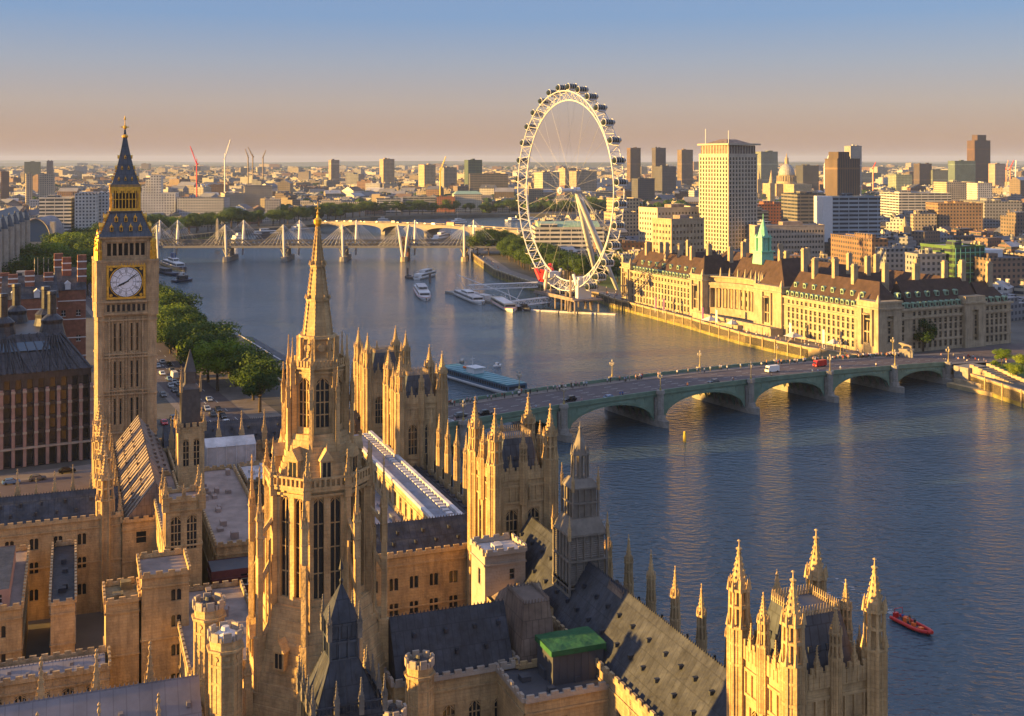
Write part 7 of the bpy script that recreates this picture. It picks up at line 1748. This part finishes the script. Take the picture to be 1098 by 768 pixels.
boat('steam_ship', 'dark-hulled moored ship with white upperworks and tall mast by the near embankment', 176, 283, 198, 291, 10, NAVY, [(.15, .8, 7, 2.2, 5.2, M_WHITE, True), (.35, .6, 5, 5.2, 8, M_WHITE, True), (.42, .5, 3, 8, 12, plain('blue_funnel', (.04, .08, .2), .5), False)], 'ship', extra=ex3, fb=2.4)
boat('tug_boat', 'dark tug moored below the moored white-topped ship', 186, 303, 206, 301, 7, NAVY, [(.25, .7, 4, 1.8, 4.6, M_LEAD, True), (.4, .55, 3, 4.6, 6.6, M_WHITE, True)], 'boat', extra=lambda t, L: mast(t, L * .5, 6, 6))
boat('tug_boat', 'long dark moored barge nearest the embankment trees', 172, 292, 190, 296, 8, NAVY, [(.1, .5, 6, 1.6, 4.2, M_DKGREY, True)])
for k, (a_, b_, c_, d_, bm, lab, hm) in enumerate(((250, 257, 262, 256, 8, 'white river boat moored below the obelisk beyond the railway bridge', M_WHITE), (270, 252, 300, 251, 9, 'long low grey pier boat beyond the railway bridge', M_LEADP), (276, 256, 296, 254, 7, 'flat dark barge in front of the long low pier boat', M_DKGREY),
        (312, 247, 336, 245, 12, 'large white moored ship just left of the pale road bridge', M_WHITE), (466, 257, 482, 254, 9, 'white river boat passing between the two far bridges', M_WHITE), (484, 240, 500, 239, 10, 'white moored ship seen beyond the pale road bridge', M_WHITE), (543, 237, 578, 236, 12, 'long white ship moored beyond the wheel rim', M_WHITE), (404, 238, 418, 238, 8, 'small white boat at the far embankment steps', M_WHITE))):
    boat('moored_ship' if bm > 9 else 'river_boat', lab, a_, b_, c_, d_, bm, hm, [(.1, .85, bm * .75, 1.6, 4.6, M_WHITE if hm is not M_DKGREY else M_DKGREY, True), (.3, .6, bm * .5, 4.6, 7.2, M_WHITE if hm is not M_DKGREY else M_DKGREY, True)], extra=(lambda t, L: mast(t, L * .4, 12, 6)) if bm > 9 else None)
b = MB(); X, Y = P(734, 474, 0); b.frus(8, 0, 0, .5, .5, -1, 2.2); b.frus(8, 0, 0, .35, .3, 2.2, 3.4); single('channel_marker', b, M_YELL, 'yellow channel marker post standing in the river below the green bridge', 'marker', (X, Y, 0))
for k, (px, py) in enumerate(((437, 297), (461, 303))): b = MB(); X, Y = P(px, py, 0); b.frus(8, 0, 0, .9, .9, -1, 7); single('mooring_pile', b, M_LEADB, ('dark pile at the outer end of the rust-brown barge', 'brown pile beside the farther moored passenger boat')[k], 'pile', (X, Y, 0))
b = MB(); X, Y = P(233, 262, 5); b.cbox(0, 0, 5, 5, 0, 4); b.sq(0, 0, 3.2, 2.2, 4, 24); b.sq(0, 0, 2.2, .1, 24, 26.5); single('obelisk', b, M_GRAN, 'grey stone obelisk on the embankment beyond the railway bridge', 'obelisk', (X, Y, 5))

# ---- people
SKINP = M_SKIN
def person_mesh(top, leg, i):
    b = MB(); V = [(0, 0, .95), (0, 0, 1.2), (0, 0, 1.45), (0, 0, 1.53)]; b.k = 0
    for s_ in (-1, 1): b.tube((s_ * .1, .02 * i, 0), (s_ * .1, 0, .88), .07, 6, .12)
    b.k = 1; b.lathe(0, 0, [(.15, .85), (.17, 1.0), (.16, 1.2), (.22, 1.42), (.08, 1.5)], 8)
    for s_ in (-1, 1): b.tube((s_ * .22, 0, 1.4), (s_ * .27, .08 * (i % 2), 1.08), .06, 5, .05); 
    b.k = 2; b.lathe(0, 0, [(.055, 1.48), (.06, 1.54), (.1, 1.6), (.105, 1.68), (.07, 1.76), (.02, 1.79)], 8)
    for s_ in (-1, 1): b.tube((s_ * .27, .08 * (i % 2), 1.08), (s_ * .27, .12, .82), .04, 5, .03)
    b.k = 3; b.lathe(0, -.015, [(.1, 1.66), (.11, 1.73), (.06, 1.8), (.01, 1.82)], 8)
    me = b.mesh('person', [leg, top, SKINP, M_BLACK]); return me
COLS = [('white', (.75, .74, .72)), ('red', (.35, .05, .04)), ('black', (.02, .02, .022)), ('blue', (.06, .12, .35)), ('pink', (.5, .33, .34)), ('grey', (.25, .25, .26)), ('orange', (.45, .2, .08)), ('pale blue', (.35, .45, .6))]
PMS = [(c, person_mesh(plain('top_' + c.replace(' ', '_'), v, .8), plain('trousers_%d' % i, ((.03, .035, .06), (.15, .13, .1), (.05, .05, .05))[i % 3], .8), i)) for i, (c, v) in enumerate(COLS)]
rg = random.Random(77)
def person(x, y, z, where, i=None):
    k = rg.choice((0, 0, 0, 1, 2, 3, 4, 5, 6, 7, 7, 4)) if i is None else i; c, me = PMS[k]; o = part('person', me, None, None, (x, y, z), rg.uniform(0, 6.28)); s = rg.uniform(.97, 1.12); o.scale = (s * 1.1, s * 1.1, s)
    o['label'] = f'pedestrian in {c} top and dark trousers {where}'; o['category'] = 'person'; o['group'] = f'pedestrians in {c} {where}'
def onb(t, d, where): x, y, z = bp(t, d, max(5.1, bz(t)) + .23); person(x, y, z, where)
for c_, n_, s_ in ((56, 22, 8), (77, 8, 4), (96, 14, 5), (121, 15, 5), (150, 8, 10), (185, 12, 14), (215, 18, 10), (240, 30, 9), (255, 20, 6)):
    for _ in range(n_): onb(c_ + rg.gauss(0, s_), BW - rg.uniform(.8, 3.6), 'on the far pavement of the green bridge')
for t_ in (38, 52, 66, 67, 85, 101, 103, 131, 150, 152, 170, 190, 192, 205, 222, 224): onb(t_ + rg.uniform(-1, 1), rg.uniform(.9, 3.6), 'on the near pavement of the green bridge')
RWK = [(25, 760), (54, 728), (61, 698), (94, 612), (113, 554), (133, 513), (150, 494)]
for d in (3, 5, 7.5, 10):
    for x, y in along(RWK[1:], 8 if d > 3 else 11, d, 2.2, rg): person(x, y, 5.05, 'on the riverside walk below the stone hall')
for x, y in along(SB[5:10], 13, 5, 2.5, rg): person(x, y, 5.05, 'on the garden walk beyond the wheel')
for _ in range(26): x, y = P(rg.uniform(1000, 1085), rg.uniform(383, 393), 5.2); person(x, y, 5.1, 'on the road by the lion and tree')

# ---- vehicles
def car_meshes(body, kind):
    L, Wd, H = {'car': (4.4, 1.8, 1.45), 'van': (5.6, 2.1, 2.5), 'bus': (10.5, 2.5, 4.3), 'taxi': (4.6, 1.8, 1.7)}[kind]; out = []
    b = MB(); hb_ = .75 if kind in ('car', 'taxi') else H * .42
    if kind in ('car', 'taxi'):
        pr_ = [(-L / 2, .35), (L / 2, .35), (L / 2, .72), (L * .24, .88), (L * .08, H), (-L * .3, H), (-L * .42, .92), (-L / 2, .85)]
    else: pr_ = [(-L / 2, .35), (L / 2, .35), (L / 2, H * .45), (L * (.40 if kind == 'van' else .49), H), (-L / 2, H)]
    i = b.pts([(x, -Wd / 2 * (1 if z < 1 else .9), z) for x, z in pr_] + [(x, Wd / 2 * (1 if z < 1 else .9), z) for x, z in pr_]); n = len(pr_)
    b.face([i + k for k in range(n)]); b.face([i + n + k for k in reversed(range(n))])
    for k in range(n): b.face((i + k, i + n + k, i + n + (k + 1) % n, i + (k + 1) % n))
    out.append(('body', b.mesh('body', body)))
    b = MB()
    if kind in ('car', 'taxi'):
        for s_ in (-1, 1): y = s_ * Wd / 2 * .955; b.poly([(-L * .34, y, .95), (L * .2, y, .93), (L * .07, y * .98, H - .12), (-L * .28, y * .98, H - .12)])
        b.poly([(L * .235, -Wd * .42, .92), (L * .235, Wd * .42, .92), (L * .095, Wd * .4, H - .04), (L * .095, -Wd * .4, H - .04)]); b.poly([(-L * .425, -Wd * .42, .95), (-L * .425, Wd * .42, .95), (-L * .31, Wd * .4, H - .04), (-L * .31, -Wd * .4, H - .04)])
    else:
        for s_ in (-1, 1):
            y0, y1 = sorted((s_ * Wd / 2 * .9, s_ * (Wd / 2 * .9 + .02)))
            if kind == 'bus': b.box(-L * .47, L * .46, y0, y1, 1.3, 2.0); b.box(-L * .47, L * .46, y0, y1, 3.0, 3.7)
            else: b.box(L * .15, L * .4, y0, y1, H * .5, H * .8); b.box(-L * .4, L * .1, y0, y1, H * .52, H * .78)
        x_ = L * .452 if kind == 'van' else L * .5; b.poly([(L / 2 + .01, -Wd * .42, H * .48), (L / 2 + .01, Wd * .42, H * .48), (L * (.415 if kind == 'van' else .5), Wd * .42, H * .9), (L * (.415 if kind == 'van' else .5), -Wd * .42, H * .9)])
    out.append(('window', b.mesh('window', M_GLASS)))
    for x in (-L * .31, L * .31):
        for y in (-Wd * .47, Wd * .47): w_ = MB(); w_.tube((0, -.11, 0), (0, .11, 0), .34, 12); out.append(('wheel', w_.mesh('wheel', M_BLACK), (x, y, .34)))
    for y in (-Wd * .36, Wd * .36): w_ = MB(); w_.box(L / 2 - .02, L / 2 + .03, y - .16, y + .16, .55, .72); out.append(('headlight', w_.mesh('headlight', M_WHITE)))
    return out
CM = {}
def vehicle(kind, col, x, y, z, a, lab, grp=None):
    key = (kind, col)
    if key not in CM: CM[key] = car_meshes(plain('paint_' + col, {'black': (.012, .012, .014), 'silver': (.42, .45, .48), 'white': (.75, .75, .74), 'blue': (.12, .22, .38), 'red': (.5, .02, .02), 'grey': (.12, .125, .13), 'yellow': (.7, .5, .05)}[col], .25), kind)
    t = thing({'car': 'parked_car' if 0 else 'car', 'van': 'van', 'bus': 'bus', 'taxi': 'taxi'}[kind], lab, kind, (x, y, z), a, grp)
    for c in CM[key]: part(c[0], c[1], None, t, c[2] if len(c) > 2 else (0, 0, 0))
def onbridge(px, py):
    z = 10
    for _ in range(6):
        x, y = P(px, py, z); tt = (x - BA[0]) * BD[0] + (y - BA[1]) * BD[1]; z = max(5.1, bz(tt)) + .1
    return x, y, z
for px, py, kind, col, flip, lab in ((480, 454, 'car', 'silver', 0, 'silver car at the palace end of the green bridge'), (494, 447, 'car', 'grey', 0, 'dark grey car on the green bridge behind the silver one'), (521, 445, 'taxi', 'black', 0, 'black cab nearer the palace on the green bridge'), (611, 430, 'taxi', 'black', 1, 'black cab by the mid-bridge lamp, farther from the palace'), (654, 428, 'car', 'blue', 0, 'pale blue car crossing the middle of the green bridge'),
        (828, 399, 'van', 'white', 1, 'white and yellow van on the far lane of the green bridge'), (879, 393, 'van', 'red', 1, 'red and white van behind the white van on the bridge'), (765, 411, 'car', 'grey', 1, 'small dark car between the blue car and the white van')):
    x, y, z = onbridge(px, py); vehicle(kind, col, x, y, z, BANG + (math.pi if flip else 0), lab)
EL = [(174, 389, 'silver'), (169, 394, 'silver'), (174, 402, 'white'), (187, 405, 'VAN'), (187, 411, 'silver'), (182, 408, 'blue'), (191, 413, 'silver'), (183, 415, 'silver'), (187, 420, 'grey'), (193, 425, 'black'), (197, 419, 'white'), (175, 425, 'grey'), (198, 431, 'black'), (224, 430, 'silver'), (222, 440, 'silver'), (228, 446, 'grey'), (239, 448, 'black'), (234, 441, 'black'), (184, 398, 'grey'), (181, 392, 'black'), (243, 455, 'white'), (211, 440, 'black'), (186, 450, 'grey'), (176, 455, 'red')]
for k, (px, py, col) in enumerate(EL):
    x, y = P(px, py, 5.1); kind = 'van' if col == 'VAN' else 'car'; cc = 'white' if col == 'VAN' else col
    vehicle(kind, cc, x, y, 5.1, math.atan2(97, -48) + (math.pi if k % 3 else 0), f'{nth(k + 1)} vehicle, a {cc} {kind}, in the embankment queue right of the clock tower', 'cars queuing on the embankment road')
for k, (px, py, col) in enumerate(((12, 519, 'blue'), (40, 515, 'grey'), (72, 507, 'black'))): x, y = P(px, py, 5.1); vehicle('car', col, x, y, 5.1, R(29), f'{col} car on the street below the bronze-roofed office block')
for k in range(24):
    u = (k + .5) / 24 * 310; d = rg.choice((6, 10, 15, 19)); x, y, z = wpt(u + rg.uniform(-4, 4), d); a = math.atan2(-176, 268)
    if k == 17: vehicle('bus', 'red', x, y, z, a, 'red double-decker bus crossing the pale road bridge')
    else: c_ = rg.choice(('white', 'silver', 'black', 'grey')); vehicle('van' if k % 5 == 0 else 'car', c_, x, y, z, a + (0 if d < 12 else math.pi), f'{nth(k + 1)} vehicle from the far bank end of the pale road bridge', 'traffic on the pale road bridge')

# ---- red rigid inflatable
A, B = P(961, 664, 0), P(999, 683, 0); L = math.dist(A, B); t = thing('inflatable_boat', 'bright red rigid inflatable boat with four people speeding across the open river', 'boat', (*A, 0), math.atan2(B[1] - A[1], B[0] - A[0])); b = MB()
pts = [(-.2, 1.25, .5), (L * .6, 1.25, .5), (L * .82, .95, .6), (L * .95, .45, .75), (L, 0, .85), (L * .95, -.45, .75), (L * .82, -.95, .6), (L * .6, -1.25, .5), (-.2, -1.25, .5)]
for p, q in zip(pts, pts[1:]): b.tube(p, q, .36, 8)
part('tube', b, M_RED, t); b = MB(); b.prism([(0, -1.1), (L * .8, -1), (L * .96, 0), (L * .8, 1), (0, 1.1)], -.3, .35); part('deck', b, M_DKGREY, t)
b = MB(); b.cbox(L * .3, 0, .9, 1.1, .3, 1.4); b.cbox(L * .5, 0, .7, .7, .3, 1.0); b.cbox(L * .7, 0, .8, .9, .3, .8); part('console', b, M_ORANGE, t)
b = MB(); b.tube((.6, -1, .5), (.6, -1, 2.4), .06, 5); b.tube((.6, 1, .5), (.6, 1, 2.4), .06, 5); b.tube((.6, -1, 2.4), (.6, 1, 2.4), .06, 5); b.cbox(-.1, 0, .6, 1.0, .2, 1.3); part('engine_frame', b, M_RED, t)
c_, s_ = math.cos(t.rotation_euler.z), math.sin(t.rotation_euler.z)
for k, (x, y, ci) in enumerate(((1.6, .1, 3), (3.0, .55, 2), (3.6, -.5, 6), (4.6, .3, 2))):
    X, Y = A[0] + c_ * x - s_ * y, A[1] + s_ * x + c_ * y; o = part('person', PMS[ci][1], None, None, (X, Y, .3), t.rotation_euler.z - 1.57); o.scale = (1.1, 1.1, .85); o['category'] = 'person'; o['label'] = f'{("helmsman in blue", "crew member in black just ahead of the helmsman", "crew member in orange vest", "passenger in black nearest the bow")[k]} aboard the red inflatable boat'
b = MB(); rw_ = random.Random(4)     # broken foam astern
for k in range(90):
    u = rw_.random() ** 1.4; x, y = -22 * u - .3, (rw_.choice((-1, 1)) * (1.0 + 3.2 * u) + rw_.gauss(0, .35)); r = rw_.uniform(.12, .45)
    X, Y = A[0] + c_ * x - s_ * y, A[1] + s_ * x + c_ * y; b.poly([(X - r * 1.5, Y, .05), (X - r * .3, Y - r * .5, .05), (X + r * 1.4, Y - r * .1, .05), (X + r * .2, Y + r * .5, .05)])
struct('boat_wake_foam', b, M_FLATW, 'stuff')

# ---- lamps along the riverside walk
n_ = 0
for x, y in along(RWK[1:], 21, 1.6, 0, rg):
    n_ += 1; t = thing('lamp_post', f'{nth(n_)} dark lamp post from the wheel along the river wall of the stone hall', 'lamp', (x, y, 6.1), 0, 'lamp posts on the river wall'); b = MB(); b.lathe(0, 0, [(.3, 0), (.12, .8), (.09, 4.2)], 8); part('post', b, M_BLACK, t); b = MB(); b.lathe(0, 0, [(.1, 4.2), (.3, 4.5), (.3, 4.8), (.05, 5.1)], 8); part('globe', b, M_CREAM, t)
# purple event tent behind the wheel
X, Y = P(598, 286, 5); t = thing('event_tent', 'purple peaked event tent among trees behind the wheel', 'tent', (X, Y, 5), .3); b = MB(); b.box(-9, 9, -5, 5, 0, 5); part('walls', b, plain('purple_canvas', (.10, .05, .28), .7), t); b = MB()
for k in (-6, 0, 6): b.sq(k, 0, 6, .3, 5, 10)
part('roof', b, MATS['purple_canvas'], t)

# ---- haze: even, pale air round the whole scene
HZ = MB(); HZ.box(-32000, 32000, -2500, 34000, -5, 205)
hm, hn, hb3 = _nodes('haze_air'); hn.nodes.remove(hb3); pv = hn.nodes.new('ShaderNodeVolumePrincipled')
pv.inputs['Color'].default_value = (0.50, 0.64, 1.0, 1); pv.inputs['Density'].default_value = 3.8e-5; pv.inputs['Anisotropy'].default_value = 0.0
hn.links.new(pv.outputs[0], hn.nodes['Material Output'].inputs['Volume'])
struct('haze', HZ, hm, 'stuff')
